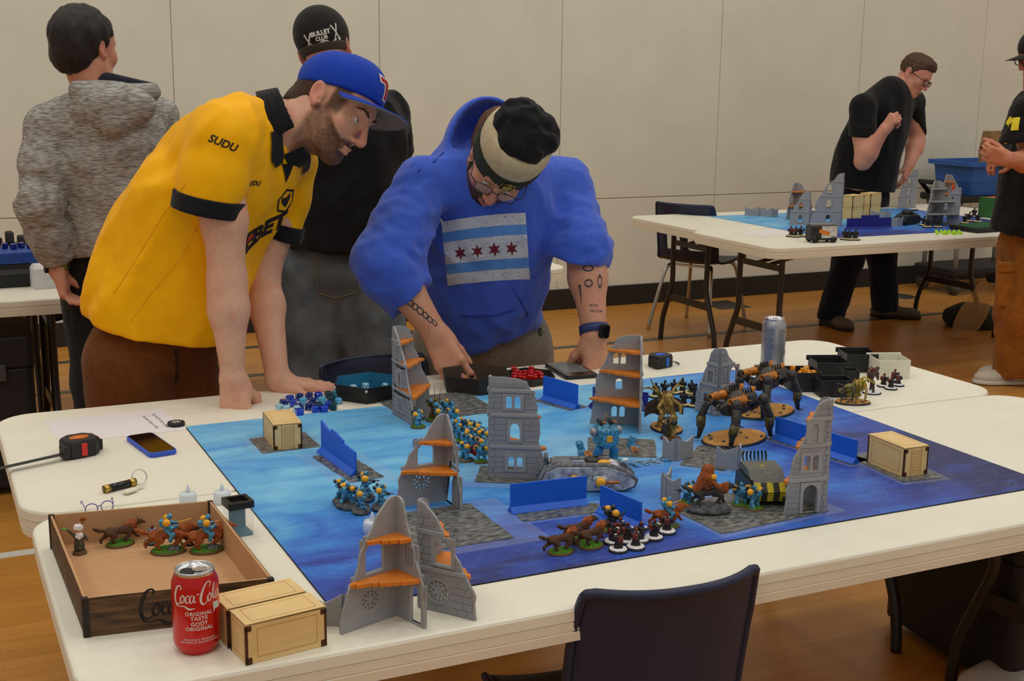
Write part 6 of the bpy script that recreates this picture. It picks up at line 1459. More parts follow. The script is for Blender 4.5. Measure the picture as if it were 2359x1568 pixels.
bin_('black sliding bin with raised lip next to the cream one', (1974, 850), bz, .088, .085, .052, M_bin, None, True)
bin_('black inner bin standing inside the row of black bins', (1956, 892), bz, .04, .034, .05, M_bin)
bin_('cream sliding bin with raised lip at the end of the row', (2046, 864), bz, .088, .085, .052, M_white, mat('frost_blue', (190, 204, 206), .4), True)
M_dor = mat('orange_dice', (232, 112, 20), .3, coat=.3, var=.35, vs=120, var2=(230, 170, 30))
for k in range(12):
    p = P0(1846, 894)+Vector((rn.uniform(-.028, .028), rn.uniform(-.028, .028), .030+(k % 3)*.006)); die('mottled orange die heaped in the square black bin', p, .0135, M_dor, rn.uniform(0, 1.5), 'orange dice in the black bin', M_pipk, None, rn.uniform(-.3, .3))
# ================================================================== chairs and things around the tables
M_navy = mat('navy_shell', (34, 40, 66), .42, spec=.4, bump=.04, bs=400); M_chrome = mat('chrome', (190, 188, 182), .18, metal=1.)
def chair(label, loc, rz, hole=False):
    """moulded school chair; local +y is the front of the seat"""
    t = thing('school_chair', label, 'chair', loc, rz)
    prof = bez([(0, .225, .425), (0, .20, .442), (0, .08, .432), (0, -.08, .425), (0, -.165, .445), (0, -.205, .50), (0, -.225, .60), (0, -.245, .70), (0, -.27, .785), (0, -.285, .80)], 5)
    n = len(prof); m = 17; rows = []
    for i, p in enumerate(prof):
        u = i/(n-1); w = np.interp(u, [0, .08, .35, .52, .8, .96, 1], [.19, .205, .21, .205, .205, .19, .175]); back = sstep(.4, .6, np.array([u]))[0]
        row = []
        for j in range(m):
            v = lerp(-1, 1, j/(m-1)); e = abs(v)**2.4
            row.append(Vector((v*w, p.y+back*.045*e, p.z+(1-back)*.018*e)))
        rows.append(row)
    def sheet_(rr, dz):
        vs = []; 
        for i in range(n):
            for j in range(m):
                a = rr[min(i+1, n-1)][j]-rr[max(i-1, 0)][j]; b_ = rr[i][min(j+1, m-1)]-rr[i][max(j-1, 0)]; nn = b_.cross(a).normalized(); vs.append(rr[i][j]+nn*dz)
        return vs
    v0, v1 = sheet_(rows, .004), sheet_(rows, -.004); k = n*m; fs = []; mb = MB()
    cut = lambda i, j: hole and .56 < i/(n-1) < .80 and 3 <= j < 7
    cut2 = lambda i, j: cut(i, j) or cut(i, m-2-j)
    for i in range(n-1):
        for j in range(m-1):
            if cut2(i, j): continue
            q = (i*m+j, i*m+j+1, (i+1)*m+j+1, (i+1)*m+j); fs.append(q[::-1]); fs.append(tuple(x+k for x in q))
            for (di, dj, a, b_) in ((-1, 0, q[0], q[1]), (1, 0, q[2], q[3]), (0, -1, q[3], q[0]), (0, 1, q[1], q[2])):
                ii, jj = i+di, j+dj
                if not (0 <= ii < n-1 and 0 <= jj < m-1) or cut2(ii, jj): fs.append((a, b_, b_+k, a+k))
    mb.add(v0+v1, fs, None, 0, True); mb.build('shell', M_navy, t)
    edge = [rows[i][0] for i in range(n)]+rows[-1][1:-1]+[rows[i][-1] for i in range(n-1, -1, -1)]
    MB().tube(edge, .0095, 8).build('rolled_rim', M_navy, t)
    for s in (-1, 1):
        MB().tube(bez([(s*.13, .14, .418), (s*.155, .17, .40), (s*.175, .20, .30), (s*.215, .25, .0)], 6), .0115, 10).build('leg', M_chrome, t)
        MB().tube(bez([(s*.13, -.10, .41), (s*.155, -.14, .39), (s*.175, -.18, .28), (s*.215, -.25, .0)], 6), .0115, 10).build('leg', M_chrome, t)
    MB().box((0, .14, .414), (.27, .03, .012)).build('seat_bracket', M_chrome, t); MB().box((0, -.10, .408), (.27, .03, .012)).build('seat_bracket', M_chrome, t)
    return t
a, b_ = atz(1352, 1392, .765), atz(1752, 1326, .768); c = (a+b_)/2; ang = math.atan2(b_.y-a.y, b_.x-a.x)
off = Vector((-math.sin(ang), math.cos(ang), 0))*.245
chair('navy moulded chair pushed up to the front edge of the game table', (c.x+off.x+.012, c.y+off.y, 0), ang).scale = (.79, .92, .96)
c = atz(880, 824, .715); chair('navy moulded chair between the two leaning men behind the game table', (c.x-.02, c.y-.24, 0), PI+.1).scale = (.84, .9, .895)
q = [atz(*v, 0) for v in ((1475, 762), (1617, 797), (1735, 752))]; c = (q[0]+q[2])/2
chair('navy moulded chair with open back by the gym wall', (3.93, 4.86, 0), math.radians(-62), True)
# --- floor cases and bags
def hardcase(label, name, loc, rz, w, d, h):
    t = thing(name, label, 'case', loc, rz); mk = mat('matt_black_case', (28, 27, 27), .55, bump=.15, bs=200)
    mb = MB(); slab(mb, w, d, .03, h*.8, .03, .008, 5); mb.build('case_body', mk, t); mb = MB(); slab(mb, w+.012, d+.012, h*.8+.001, h, .03, .01, 5); mb.build('case_lid', mk, t)
    mb = MB(); slab(mb, w*.5, d*.36, h, h+.012, .012, .004, 4); mb.build('lid_tray', mk, t)
    MB().tube([(-w*.22, -d*.3, h), (-w*.22, -d*.3, h+.03), (w*.22, -d*.3, h+.03), (w*.22, -d*.3, h)], .009, 8).build('carry_handle', mk, t)
    for s in (-1, 1): MB().box((s*w*.3, -d/2-.012, h*.78), (.05, .016, .06), None, 0, .003).build('latch', mat('grey_latch', (70, 70, 70), .4), t); MB().cyl((s*w*.4, -d*.38, .0351), (s*w*.4+.03, -d*.38, .0351), .035, n=16).build('wheel', mk, t)
    return t
hardcase('black rolling tool case with lidded top under the game tables', 'tool_case', (2.15, .60, 0), math.radians(84), .52, .50, .46)
hardcase('black storage case under the table behind the man in grey', 'storage_case', (-.48, 3.34, 0), 0, .62, .5, .6)
def bag_mesh(name, c, r, m, parent, org, seed, amp=.03, h=.012):
    F = Field(); F.ell(c, r, ax=(LAT, DEP, UP)); F.plane([0, 0, .004], -UP, .02); F.disp(lambda P: amp*(vnoise(P*9, seed)-.5)+amp*.4*(vnoise(P*25, seed+1)-.5)); return sdf_obj(name, F, *bbox([np.array(c)], max(r)+.08), h, m, parent, org)
p = np.array(atz(2245, 752, 0)); t = thing('duffel_bag', 'dark green duffel bag slumped on the floor near the tan trousers', 'bag', p); bag_mesh('bag_body', p+UP*.06, (.20, .16, .10), M_cloth('dark_green_nylon', (44, 46, 34), .2, 30), t, p, 3)
# clear plastic strip hanging by the trousers
p0, p1 = aty(2280, 650, 2.98), atz(2215, 775, .01); t = thing('plastic_sleeve', 'clear plastic sleeve trailing to the floor beside the tan trousers', 'plastic', p1); mb = MB(); rows = []
for i in range(9):
    u = i/8; c = lerp(Vector(p1), Vector(p0), u)+Vector((0, 0, .03*math.sin(u*PI)))-Vector(p1); w = .07+.02*math.sin(u*5); rows.append([c+Vector(LAT)*w*v+Vector(DEP)*.02*math.sin(v*3+u*4) for v in (-1, -.5, 0, .5, 1)])
mb.loft(rows, sm=True, cap0=False, cap1=False, closed=False); mb.build('film', mat('milky_film', (226, 220, 210), .35, alpha=.5), t)
p = np.array(atz(2352, 1600, .0)); t = thing('plastic_bag', 'crumpled clear plastic bag lying beside the black tool case', 'bag', p); bag_mesh('bag_film', p+UP*.03, (.16, .1, .05), mat('milky_film', (190, 182, 170)), t, p, 8, .04)
# --- utility cart with tote and paper bag
o_ = aty(2262, 428, 5.36); t = thing('utility_cart', 'black rolling utility cart with grey posts beside the gym wall', 'cart', (o_.x, o_.y, 0)); hz = o_.z; mk = mat('matt_black_case', (28, 27, 27))
for z, nm in ((hz-.05, 'top_tray'), (.2, 'bottom_shelf')):
    mb = MB(); slab(mb, .86, .42, z-.05, z, .04, .01, 5); mb.build(nm, mk, t)
for sx in (-1, 1):
    for sy in (-1, 1):
        MB().cyl((sx*.36, sy*.16, .13), (sx*.36, sy*.16, hz-.1), .018, n=12).build('post', mat('grey_post', (150, 148, 142), .5), t)
        mb = MB(); mb.cyl((sx*.36-.015, sy*.16, .055), (sx*.36+.015, sy*.16, .055), .055, n=20); mb.build('wheel', mat('grey_rubber', (82, 80, 76), .6), t); MB().box((sx*.36, sy*.16, .115), (.05, .05, .04)).build('caster_fork', mk, t)
MB().tube([(-.40, -.12, hz-.05), (-.50, -.12, hz+.04), (-.50, .12, hz+.04), (-.40, .12, hz-.05)], .018, 8).build('push_handle', mk, t)
t = thing('spring_clamp', 'orange spring clamp gripping the end of the black cart', 'clamp', (o_.x-.43, o_.y-.12, hz-.05)); MB().box((0, 0, .06), (.05, .05, .09), None, 0, .015).build('orange_grip', mat('orange_plastic', (232, 78, 24), .5), t); MB().box((.0, 0, .0155), (.06, .04, .03), None, 0, .008).build('jaw', mk, t)
tb = aty(2262, 400, 5.36); t = thing('plastic_tote', 'blue plastic tote box standing on the black cart', 'tote', (o_.x, o_.y, hz-.05)); mbl = mat('blue_tote', (44, 96, 170), .5)
mb = MB(); R_ = lambda w, d, z: ring(rrect(w, d, .03, 4), z); mb.loft([R_(.56, .34, 0.001), R_(.60, .37, .09), R_(.605, .375, .095), R_(.63, .40, .21), R_(.70, .46, .212), R_(.70, .46, .245), R_(.64, .41, .245), R_(.57, .34, .02)]); mb.build('tote_body', mbl, t)
t = thing('paper_bag', 'brown paper bag standing in the blue tote', 'bag', (o_.x+.02, o_.y-.04, hz-.029), .3); mb = MB(); mb.loft([[(x*.075, y*.05, .0) for x, y in ((-1, -1), (1, -1), (1.1, 0), (1, 1), (-1, 1), (-1.1, 0))], [(x*.085, y*.055, .3) for x, y in ((-1, -1), (1, -1), (.9, 0), (1, 1), (-1, 1), (-.9, 0))], [(x*.09, y*.03, .44) for x, y in ((-1, -1), (1, -1), (.85, 0), (1, 1), (-1, 1), (-.85, 0))]]); mb.build('bag_body', mat('brown_kraft_paper', (150, 116, 76), .85, var=.15, vs=18, bump=.3, bs=40), t); MB().box((.035, -.0535, .2), (.05, .0012, .08), RX(.0)).build('receipt_print', mat('brown_print', (104, 74, 52), .9), t)
# ================================================================== far game table
def PR(px, py, z=None): return atz(px, py, TZ if z is None else z)
q = [PR(*v) for v in ((1635, 494), (2260, 470), (2260, 500), (1965, 545))]
c = PR(1960, 505); t = thing('battle_mat', 'blue printed gaming mat on the far pair of tables', 'mat', (4.55, 4.02, TZ)); MB().loft([ring(rrect(1.524, 1.118, .012), .0003), ring(rrect(1.524, 1.118, .012), .0025)]).build('printed_surface', bpy.data.materials['mat_print'], t)
FZ = TZ+.0025; M_fg = mat('pale_grey_print', (150, 152, 158), .6); M_ffl = M_grey
def fr(label, px, py, ang, LA, side, LB, H, nfl=3, om=None, sd=1):
    fls = tuple(H*k/(nfl+.6) for k in range(1, nfl+1)); W_ = lambda k: [('arch', LA*.42, H*(k+.25)/(nfl+.6), .022, H*.42/(nfl+.6)*1.3)]
    wa = [w for k in range(nfl) for w in W_(k)]; wb = [(t_, LB*.42, v, w, h) for (t_, u, v, w, h) in wa]
    return ruin(label, (px, py), ang, LA, side, LB, H, fls, wa, wb, .03, .03, sd, '', z=FZ, floor_m=om or M_grey)
fr('small ruin with two orange floors on the far table', 1830, 502, -60, .12, -1, .12, .21, 2, M_orange, 21)
fr('pointed grey ruin beside the small orange floored ruin on the far table', 1862, 519, 140, .11, -1, .11, .19, 2, None, 22)
fr('broad tall grey ruin in front of the far man', 1936, 522, 140, .17, -1, .16, .30, 3, None, 23)
fr('slim grey tower beside the hand of the far man', 2108, 478, 160, .12, -1, .1, .25, 3, None, 24)
fr('open fronted grey tower with a black model on top', 2150, 516, -150, .15, 1, .15, .25, 3, None, 25)
fr('small orange floored ruin behind the open fronted far tower', 2178, 470, -60, .1, -1, .1, .2, 2, M_orange, 26)
fr('short pointed grey ruin close to the red and green carton', 2208, 500, 140, .12, -1, .12, .18, 2, None, 27)
for lb, px, py in (('low broken wall at the empty corner of the far mat', 1748, 498), ('low broken wall next to the small far ruin', 1778, 500), ('low broken wall behind the navy barricade', 2040, 506), ('low broken wall between the black vehicle and navy barricade', 2068, 522)): low_wall(lb, (px, py), 120, .09, .08, -1, .055, px).location = PR(px, py, FZ)
barricade('stepped navy barricade in front of the far stacked crates', (1950, 528), (2052, 525), .075, M_navywall, [(1, .8), (.72, .8), (.72, 1.0), (.32, 1.0), (.32, .8), (0, .8)], FZ)
for k, (px, py, lv) in enumerate(((1962, 506, 0), (1962, 506, 1), (2003, 500, 0), (2003, 500, 1))):
    p = PR(px, py, FZ); p.z += lv*.071; crate('pale wooden crate in the far stack, %s' % ['bottom by the broad ruin', 'top by the broad ruin', 'bottom by the black vehicle', 'top by the black vehicle'][k], p, 18, .125, .075, .07, False)
p = PR(1765, 536); t = thing('paper_sheet', 'white paper notice on the near edge of the far table', 'paper', p, .1); MB().box((0, 0, .0006), (.28, .21, .0004)).build('page', mat('white_paper', (228, 222, 222)), t)
p = PR(1906, 560); p.y += .05; t = thing('model_truck', 'black and white boxy model truck near the edge of the far table', 'model', p, -.2); MB().box((0, 0, .05), (.15, .07, .075), None, 0, .006).build('truck_body', mat('truck_black', (36, 34, 34), .5, var=.3, vs=60), t); MB().box((.025, -.0365, .055), (.085, .003, .06)).build('white_panel', mat('dirty_white', (196, 194, 190), .6, var=.2, vs=60), t); MB().box((0, 0, .0905), (.135, .06, .006)).build('roof_rack', mat('grey_roof', (120, 118, 116), .6), t)
for sx in (-1, 1):
    for sy in (-1, 1): MB().cyl((sx*.05, sy*.03, .018), (sx*.05, sy*.038, .018), .018, n=14).build('wheel', M_black, t)
MB().box((-.02, -.038, .05), (.06, .002, .02), RY(.3)).build('orange_emblem', M_orange, t)
def hull(label, p, rz, s, c1, c2, name='model_tank'):
    t = thing(name, label, 'model', p, rz); m1 = mat('hull_%d_%d' % (c1[0], c1[2]), c1, .5, var=.35, vs=60); m2 = mat('hull_%d_%d' % (c2[0], c2[2]), c2, .5, var=.3, vs=60)
    out = [(-.06, .012), (-.05, .03), (-.01, .036), (.05, .034), (.064, .02), (.055, .004), (-.05, .0)]
    for sy in (-1, 1): MB().plate([(x*s, y*s) for x, y in out], .016*s, (), T(0, sy*.028*s+(.016*s if sy < 0 else 0), 0)@RX(PI/2)).build('track_guard', m1, t)
    MB().box((0, 0, .026*s), (.1*s, .05*s, .03*s), None, 0, .006*s).build('hull', m2, t); MB().lathe([(.022*s, .04*s), (.024*s, .045*s), (.018*s, .056*s), (.004, .058*s)], 14).build('turret', m1, t); MB().cyl((.01*s, 0, .05*s), (.075*s, 0, .052*s), .0035*s, n=8).build('gun_barrel', m1, t)
    for k in range(4): MB().lathe([(.006*s, 0), (.005*s, .004*s)], 8, T((-.03+.02*k)*s, .012*s*(-1)**k, .041*s)).build('hatch', m1, t)
    return t
hull('black model tank beside the far wooden crates', PR(2088, 516, FZ), .3, 1.45, (26, 26, 28), (44, 44, 48)); hull('grey and black model tank inside the broad far ruin', PR(1893, 503, FZ), .2, 1.2, (40, 38, 38), (110, 110, 108))
t = thing('carton', 'red and green carton at the end of the far table', 'box', PR(2290, 500), .2); MB().box((0, 0, .06), (.16, .12, .12)).build('carton_body', mat('red_carton', (196, 70, 40), .7), t); MB().box((-.055, 0, .0605), (.052, .122, .1215)).build('green_end', mat('green_carton', (52, 104, 50), .7), t); text('carton_lettering', 'DI', .05, mat('white_print', (208, 204, 196)), t, T(.02, -.0607, .05)@RX(PI/2))
t = thing('shallow_tray', 'black tray with green felt at the end of the far table', 'tray', PR(2262, 530), .05); MB().box((0, 0, .015), (.3, .2, .028), None, 0, .004).build('tray_body', M_black, t); MB().box((0, 0, .0293), (.28, .18, .001)).build('felt', mat('green_felt', (26, 84, 44), .9), t)
M_lime = mat('lime_dice', (176, 226, 30), .4)
for k in range(12): die('lime green die in the row on the far table', PR(2156+k*5.2+rn.uniform(-2, 2), 536+(k % 2)*4), .016, M_lime, rn.uniform(0, 1), 'lime dice on the far table')
# ================================================================== table behind the men
t = thing('battle_mat', 'blue printed gaming mat on the tables behind the men', 'mat', (.78, 3.86, TZ)); MB().loft([ring(rrect(1.524, 1.118, .012), .0003), ring(rrect(1.524, 1.118, .012), .0025)]).build('printed_surface', bpy.data.materials['mat_print'], t)
t = thing('carrying_bin', 'black and blue tub beside the white box', 'bin', PR(18, 655), .05); mb = MB(); slab(mb, .26, .18, 0.0005, .09, .03, .006, 5); mb.build('tub', M_black, t); mb = MB(); slab(mb, .27, .19, .09, .135, .04, .006, 5); mb.build('blue_rim', mat('deep_blue_plastic', (28, 66, 140), .45), t); MB().box((.02, -.0915, .06), (.16, .003, .02)).build('embossed_panel', mat('grey_emboss', (60, 60, 62), .6), t)
for k in range(7): die('blue die heaped on the black and blue tub', PR(18, 655)+Vector((-.09+.03*k, .0+.03*(k % 2), .1345)), .022, M_dnavy, rn.uniform(0, 1), 'blue dice on the tub')
t = thing('white_box', 'white faceted box on the table behind the men', 'box', PR(112, 660), .1); mb = MB(); mb.loft([[(-.06, -.05, .0005), (.05, -.05, .0005), (.07, -.02, .0005), (.07, .06, .0005), (-.06, .06, .0005)], [(-.06, -.05, .075), (.05, -.05, .075), (.07, -.02, .075), (.07, .06, .075), (-.06, .06, .075)], [(-.05, -.035, .09), (.035, -.035, .09), (.055, -.015, .09), (.055, .05, .09), (-.05, .05, .09)]]); mb.build('box_shell', mat('white_foam', (216, 214, 212), .7), t); MB().box((0, -.0505, .05), (.03, .001, .02)).build('lid_tab', mat('white_foam', (216, 214, 212)), t)
for k in range(7): die('black die with white pips in the strip before the white box', PR(56+k*7, 656+k*1.3), .014, mat('black_dice', (24, 24, 26), .4), .2, 'black dice before the white box', M_pipg)
t = thing('model_case', 'black tray of dark model parts at the back of the tables', 'tray', PR(35, 580), .03); MB().box((0, 0, .02), (.22, .12, .038), None, 0, .004).build('tray_body', M_black, t)
for k, (x, hh) in enumerate(((-.07, .03), (-.02, .055), (.03, .035), (.07, .025))): MB().box((x, 0, .04+hh/2), (.035, .05, hh), None, 0, .006).build('model_part', mat('dark_part', (34, 30, 34), .6), t)
for lb, px, py, r in (('blue bottle cap lying by the white box', 83, 592, .02), ('violet bottle cap lying by the white box', 80, 604, .028)):
    t = thing('bottle_cap', lb, 'cap', PR(px, py)); MB().lathe([(r, 0), (r, .022), (r*.85, .026)], 20).build('cap_shell', mat('cap_%d' % py, (24, 110, 200) if py < 600 else (58, 48, 190), .45), t); MB().lathe([(r*.6, .026), (r*.55, .028)], 20).build('cap_top', mat('cap_%d' % py, (24, 110, 200)), t)
die('blue die lying on the mat behind the man in grey', PR(157, 580, TZ+.0026), .022, mat('light_blue_die', (70, 160, 220)), .2, None)
t = thing('folded_cloth', 'black folded bag at the table edge behind the yellow shirt', 'bag', PR(664, 655)); 
for k in range(4): MB().tube(bez([(-.1+.01*k, 0, .01+.012*k), (0, -.01, .018+.014*k), (.1-.02*k, 0, .01+.012*k)], 6), .010, 8).build('fold', M_cloth('black_cotton', (21, 20, 22)), t)
ruin('pale ruin glimpsed beyond the arm of the yellow shirt', tuple(PR(660, 628, TZ+.0025)), 120, .1, -1, .12, .14, (.06,), [], [], .03, .03, 31, '', z=TZ+.0025)
# ================================================================== painted miniatures
M_flock = mat('green_flock', (78, 128, 26), .95, var=.35, vs=300, bump=.6, bs=900); M_rimb = mat('brown_base_rim', (96, 70, 40), .7); M_snow = mat('snow_base', (226, 222, 224), .8, var=.05, vs=200); M_rimk = mat('black_base_rim', (34, 30, 40), .5)
M_sand = mat('tan_sand', (196, 140, 72), .9, var=.12, vs=120, bump=.3, bs=700); M_rockm = mat('dry_brushed_rock', (104, 106, 110), .85, var=.6, vs=110, var2=(48, 50, 54), bump=.5, bs=500)
M_sky = mat('sky_blue_armour', (92, 176, 218), .4, var=.5, vs=240, var2=(24, 74, 108)); M_yel = mat('yellow_armour', (236, 168, 30), .4, var=.12, vs=200); M_gun = mat('gunmetal_mini', (62, 60, 60), .45, metal=.4, var=.3, vs=300); M_ginger = mat('ginger_fur', (150, 78, 34), .85, var=.35, vs=320, bump=.4, bs=900); M_brown = mat('dark_brown_fur', (84, 54, 36), .85, var=.35, vs=320, bump=.4, bs=900)
M_coat = mat('black_coat', (34, 28, 30), .6, var=.3, vs=300); M_maroon = mat('maroon_cloth', (104, 40, 34), .7, var=.3, vs=300); M_bone = mat('bone_yellow', (190, 156, 70), .5, var=.4, vs=180, var2=(86, 66, 36)); M_dkm = mat('dark_metal_mini', (60, 57, 54), .45, metal=.35, var=.4, vs=160); M_ocan = mat('ochre_cannon', (214, 134, 26), .45, var=.4, vs=150, var2=(132, 62, 16)); M_tealb = mat('blue_cloth_mini', (40, 120, 176), .6, var=.3, vs=250); M_skinm = mat('mini_flesh', (206, 150, 112), .6)
def sd(name, F, lo, hi, h, m, parent): return sdf_obj(name, F, lo, hi, h, m, parent, (0, 0, 0), margin=.004)
HID = []
def proto(name, label, cat):
    t = thing(name, label, cat, (0, 0, -5)); HID.append(t); return t
def base_disc(t, r, m_top, m_rim, sy=1., h=.0034, flock=True, nm='base_top'):
    MB().lathe([(r, 0), (r*1.0, .001), (r*.94, h)], 28, S(1, sy, 1)).build('base_rim', m_rim, t)
    F = Field(.002); F.ell((0, 0, h), (r*.92, r*.92*sy, .0022)); F.disp(lambda P: .0011*(vnoise(P*420, 2)-.5)); sd(nm, F, (-r, -r*sy, h-.001), (r, r*sy, h+.006), max(.0012, r/26), m_top, t)
def trooper(t, z0, ma, mp, s=1., gun=True, pose=0, cloak=None):
    """stocky armoured figure, faces +y"""
    F = Field(.002); c = lambda a, b, r0, r1, k=.002: F.cap(np.array(a)*s+[0, 0, z0], np.array(b)*s+[0, 0, z0], r0*s, r1*s, k); e = lambda p, r, k=.002: F.ell(np.array(p)*s+[0, 0, z0], [x*s for x in r], k)
    for q in (-1, 1):
        c((q*.0042, 0, .013), (q*.0062, .001+.003*q*pose, .007), .0036, .0032); c((q*.0062, .001+.003*q*pose, .007), (q*.0066, -.001+.004*q*pose, .0015), .0034, .0038); e((q*.0068, .0025+.004*q*pose, .0014), (.003, .0045, .0018))
    e((0, 0, .0145), (.006, .0045, .004)); e((0, .0008, .0205), (.0075, .0056, .006))
    c((.008, 0, .0225), (.0098, .003, .0165), .0027, .0025); c((.0098, .003, .0165), (.004, .0085, .0165), .0024, .0022); c((-.008, 0, .0225), (-.0098, .003, .0165), .0027, .0025); c((-.0098, .003, .0165), (-.003, .0095, .0175), .0024, .0022)
    w = .017*s; sd('armour', F, (-w, -w, z0-.001), (w, w, z0+.03*s), .00115*s, ma, t)
    for q in (-1, 1):
        F = Field(.002); F.ell(np.array((q*.0098, 0, .0238))*s+[0, 0, z0], [.0048*s, .0052*s, .0050*s]); F.ell(np.array((q*.0068, 0, .0192))*s+[0, 0, z0], [.005*s, .006*s, .004*s], .001, '-'); sd('shoulder_pad', F, (-w, -w, z0+.015*s), (w, w, z0+.032*s), .001*s, mp, t)
    F = Field(.002); F.ell(np.array((0, .002, .0292))*s+[0, 0, z0], [.0031*s, .0036*s, .0036*s]); F.ell(np.array((0, .005, .0278))*s+[0, 0, z0], [.0016*s, .0016*s, .0018*s], .001); sd('helmet', F, (-.006*s, -.006*s, z0+.022*s), (.006*s, .01*s, z0+.036*s), .0009*s, ma, t)
    MB().box((0, -.0072*s, z0+.0225*s), (.0105*s, .005*s, .008*s), None, 0, .0012*s).build('backpack', ma, t)
    for q in (-1, 1): MB().lathe([(.0022*s, 0), (.0028*s, .002*s), (.0018*s, .005*s)], 8, T(q*.0058*s, -.0085*s, z0+.0255*s)@RY(q*.7)).build('vent', M_gun, t)
    if gun:
        MB().box((.001*s, .0105*s, z0+.017*s), (.0035*s, .009*s, .0042*s), RZ(.0), 0, .0006*s).build('rifle', M_gun, t); MB().cyl((.001*s, .014*s, z0+.0178*s), (.001*s, .021*s, z0+.0178*s), .0008*s, n=6).build('rifle_barrel', M_gun, t)
    if cloak: MB().loft([[(x*s, (-.008-k*.004+.001*math.cos(x*900))*s, z0+(.024-k*.02)*s) for x in np.linspace(-.007-.006*k, .007+.006*k, 9)] for k in (0, .5, 1)], sm=True, cap0=False, cap1=False, closed=False).build('cloak', cloak, t)
def beast(t, z0, m, s=1., mane=None, run=1., legs_m=None, nm='beast_body'):
    """running wolf-like animal along +x"""
    F = Field(.002); P_ = lambda *a: np.array(a)*s+[0, 0, z0]
    F.ell(P_(.010, 0, .0165), (.0105*s, .0058*s, .0068*s), .004); F.ell(P_(-.006, 0, .0165), (.012*s, .0048*s, .0052*s), .005); F.ell(P_(-.015, 0, .017), (.0066*s, .005*s, .006*s), .004)
    F.cap(P_(.017, 0, .0195), P_(.025, 0, .0235), .0048*s, .0038*s, .004); F.ell(P_(.0285, 0, .0245), (.0048*s, .0036*s, .0036*s), .003); F.cap(P_(.031, 0, .0235), P_(.036, 0, .0222), .0022*s, .0016*s, .002)
    for q in (-1, 1):
        F.cap(P_(.0268, q*.0022, .027), P_(.026, q*.0028, .0312), .0013*s, .0005*s, .001)
        F.chain([P_(.014, q*.0042, .014), P_(.016+.005*run*q, q*.0045, .0085), P_(.0145+.009*run*q, q*.0045, .0045), P_(.017+.010*run*q, q*.0045, .0012)], [.0036*s, .0024*s, .0017*s, .0019*s], .002)
        F.chain([P_(-.015, q*.004, .0155), P_(-.0125-.005*run*q, q*.0045, .0105), P_(-.019-.006*run*q, q*.0045, .006), P_(-.0165-.008*run*q, q*.0045, .0012)], [.0046*s, .0032*s, .0018*s, .0019*s], .002)
    F.chain([P_(-.020, 0, .019), P_(-.027, 0, .0205), P_(-.033, 0, .024), P_(-.037, 0, .026)], [.002*s, .0026*s, .0024*s, .0008*s], .002)
    F.disp(lambda P: .0012*s*(vnoise(P*600/s, 4)-.5))
    sd(nm, F, P_(-.042, -.014, -.0005), P_(.042, .014, .036), .00125*s, m, t)
    if mane:
        F = Field(.002); F.ell(P_(.019, 0, .0215), (.0072*s, .0058*s, .0072*s)); F.cap(P_(.010, 0, .0225), P_(.022, 0, .0265), .003*s, .0035*s, .003); F.disp(lambda P: .003*s*(vnoise(P*500/s, 9)-.5)); sd('mane', F, P_(.004, -.009, .01), P_(.031, .009, .034), .00125*s, mane, t)
def rider(t, z0, s, ma, mp, lance):
    F = Field(.002); P_ = lambda *a: np.array(a)*s+[0, 0, z0]
    F.ell(P_(0, 0, .027), (.0052*s, .0062*s, .0078*s)); F.ell(P_(.003, 0, .0385), (.0034*s, .0034*s, .0038*s), .001)
    for q in (-1, 1): F.cap(P_(0, q*.005, .0225), P_(.006, q*.0078, .018), .0034*s, .003*s); F.cap(P_(.006, q*.0078, .018), P_(.003, q*.008, .011), .003*s, .0026*s); F.cap(P_(0, q*.007, .032), P_(.005, q*.0095, .027), .0025*s, .0023*s); F.cap(P_(.005, q*.0095, .027), P_(.011, q*.006, .028), .0022*s, .002*s)
    sd('rider_armour', F, P_(-.014, -.014, .006), P_(.016, .014, .045), .00125*s, ma, t)
    for q in (-1, 1): MB().sph(P_(-.0005, q*.0085, .0335), (.0046*s, .0042*s, .0046*s), 12, 8).build('shoulder_pad', mp, t)
    MB().cyl(P_(-.004, .008, .024), P_(.028, .008, .031), .0009*s, .0006*s, 6).build('lance', lance, t); MB().box(tuple(P_(-.0065, 0, .031)), (.005*s, .009*s, .008*s), None, 0, .001*s).build('backpack', ma, t)
def put(pr, px, py, rz, label, group=None, z=None, s=1., loc=None):
    c = copy_tree(pr); z = MZ if z is None else z; c.location = loc if loc is not None else atz(px, py, z); c.rotation_euler = (0, 0, rz); c.scale = (s, s, s); c['label'] = label
    if group: c['group'] = group
    return c
rm = random.Random(77)
# prototypes
tA = proto('armoured_trooper', 'sky blue armoured trooper', 'miniature'); base_disc(tA, .016, M_flock, M_rimb); trooper(tA, .004, M_sky, M_yel, 1.12, True, .6)
tB = proto('armoured_trooper', 'yellow trooper', 'miniature'); base_disc(tB, .016, M_flock, M_rimb); trooper(tB, .004, M_sky, M_sky, 1.12, True, -.6); [setattr(o.data, 'name', o.data.name) for o in tB.children]
for o in tB.children:
    if o.name.startswith('helmet'): o.data.materials[0] = M_yel
tR = proto('armoured_trooper', 'trooper on rock', 'miniature'); F = Field(.002); F.ell((0, 0, .004), (.021, .017, .008)); F.ell((-.010, .004, .006), (.010, .010, .008), .004); F.plane((0, 0, .0), -UP); F.disp(lambda P: .003*(vnoise(P*160, 3)-.5)); sd('rock_base', F, (-.026, -.022, -.001), (.026, .022, .018), .0015, M_rockm, tR); trooper(tR, .0105, M_sky, M_yel, 1.15, True, 1.)
tC = proto('coated_soldier', 'dark soldier on snow', 'miniature'); base_disc(tC, .0145, M_snow, M_rimk); 
F = Field(.002); F.cap((0, 0, .012), (0, 0, .006), .005, .0068); F.ell((0, 0, .0175), (.0058, .0042, .0068), .003)
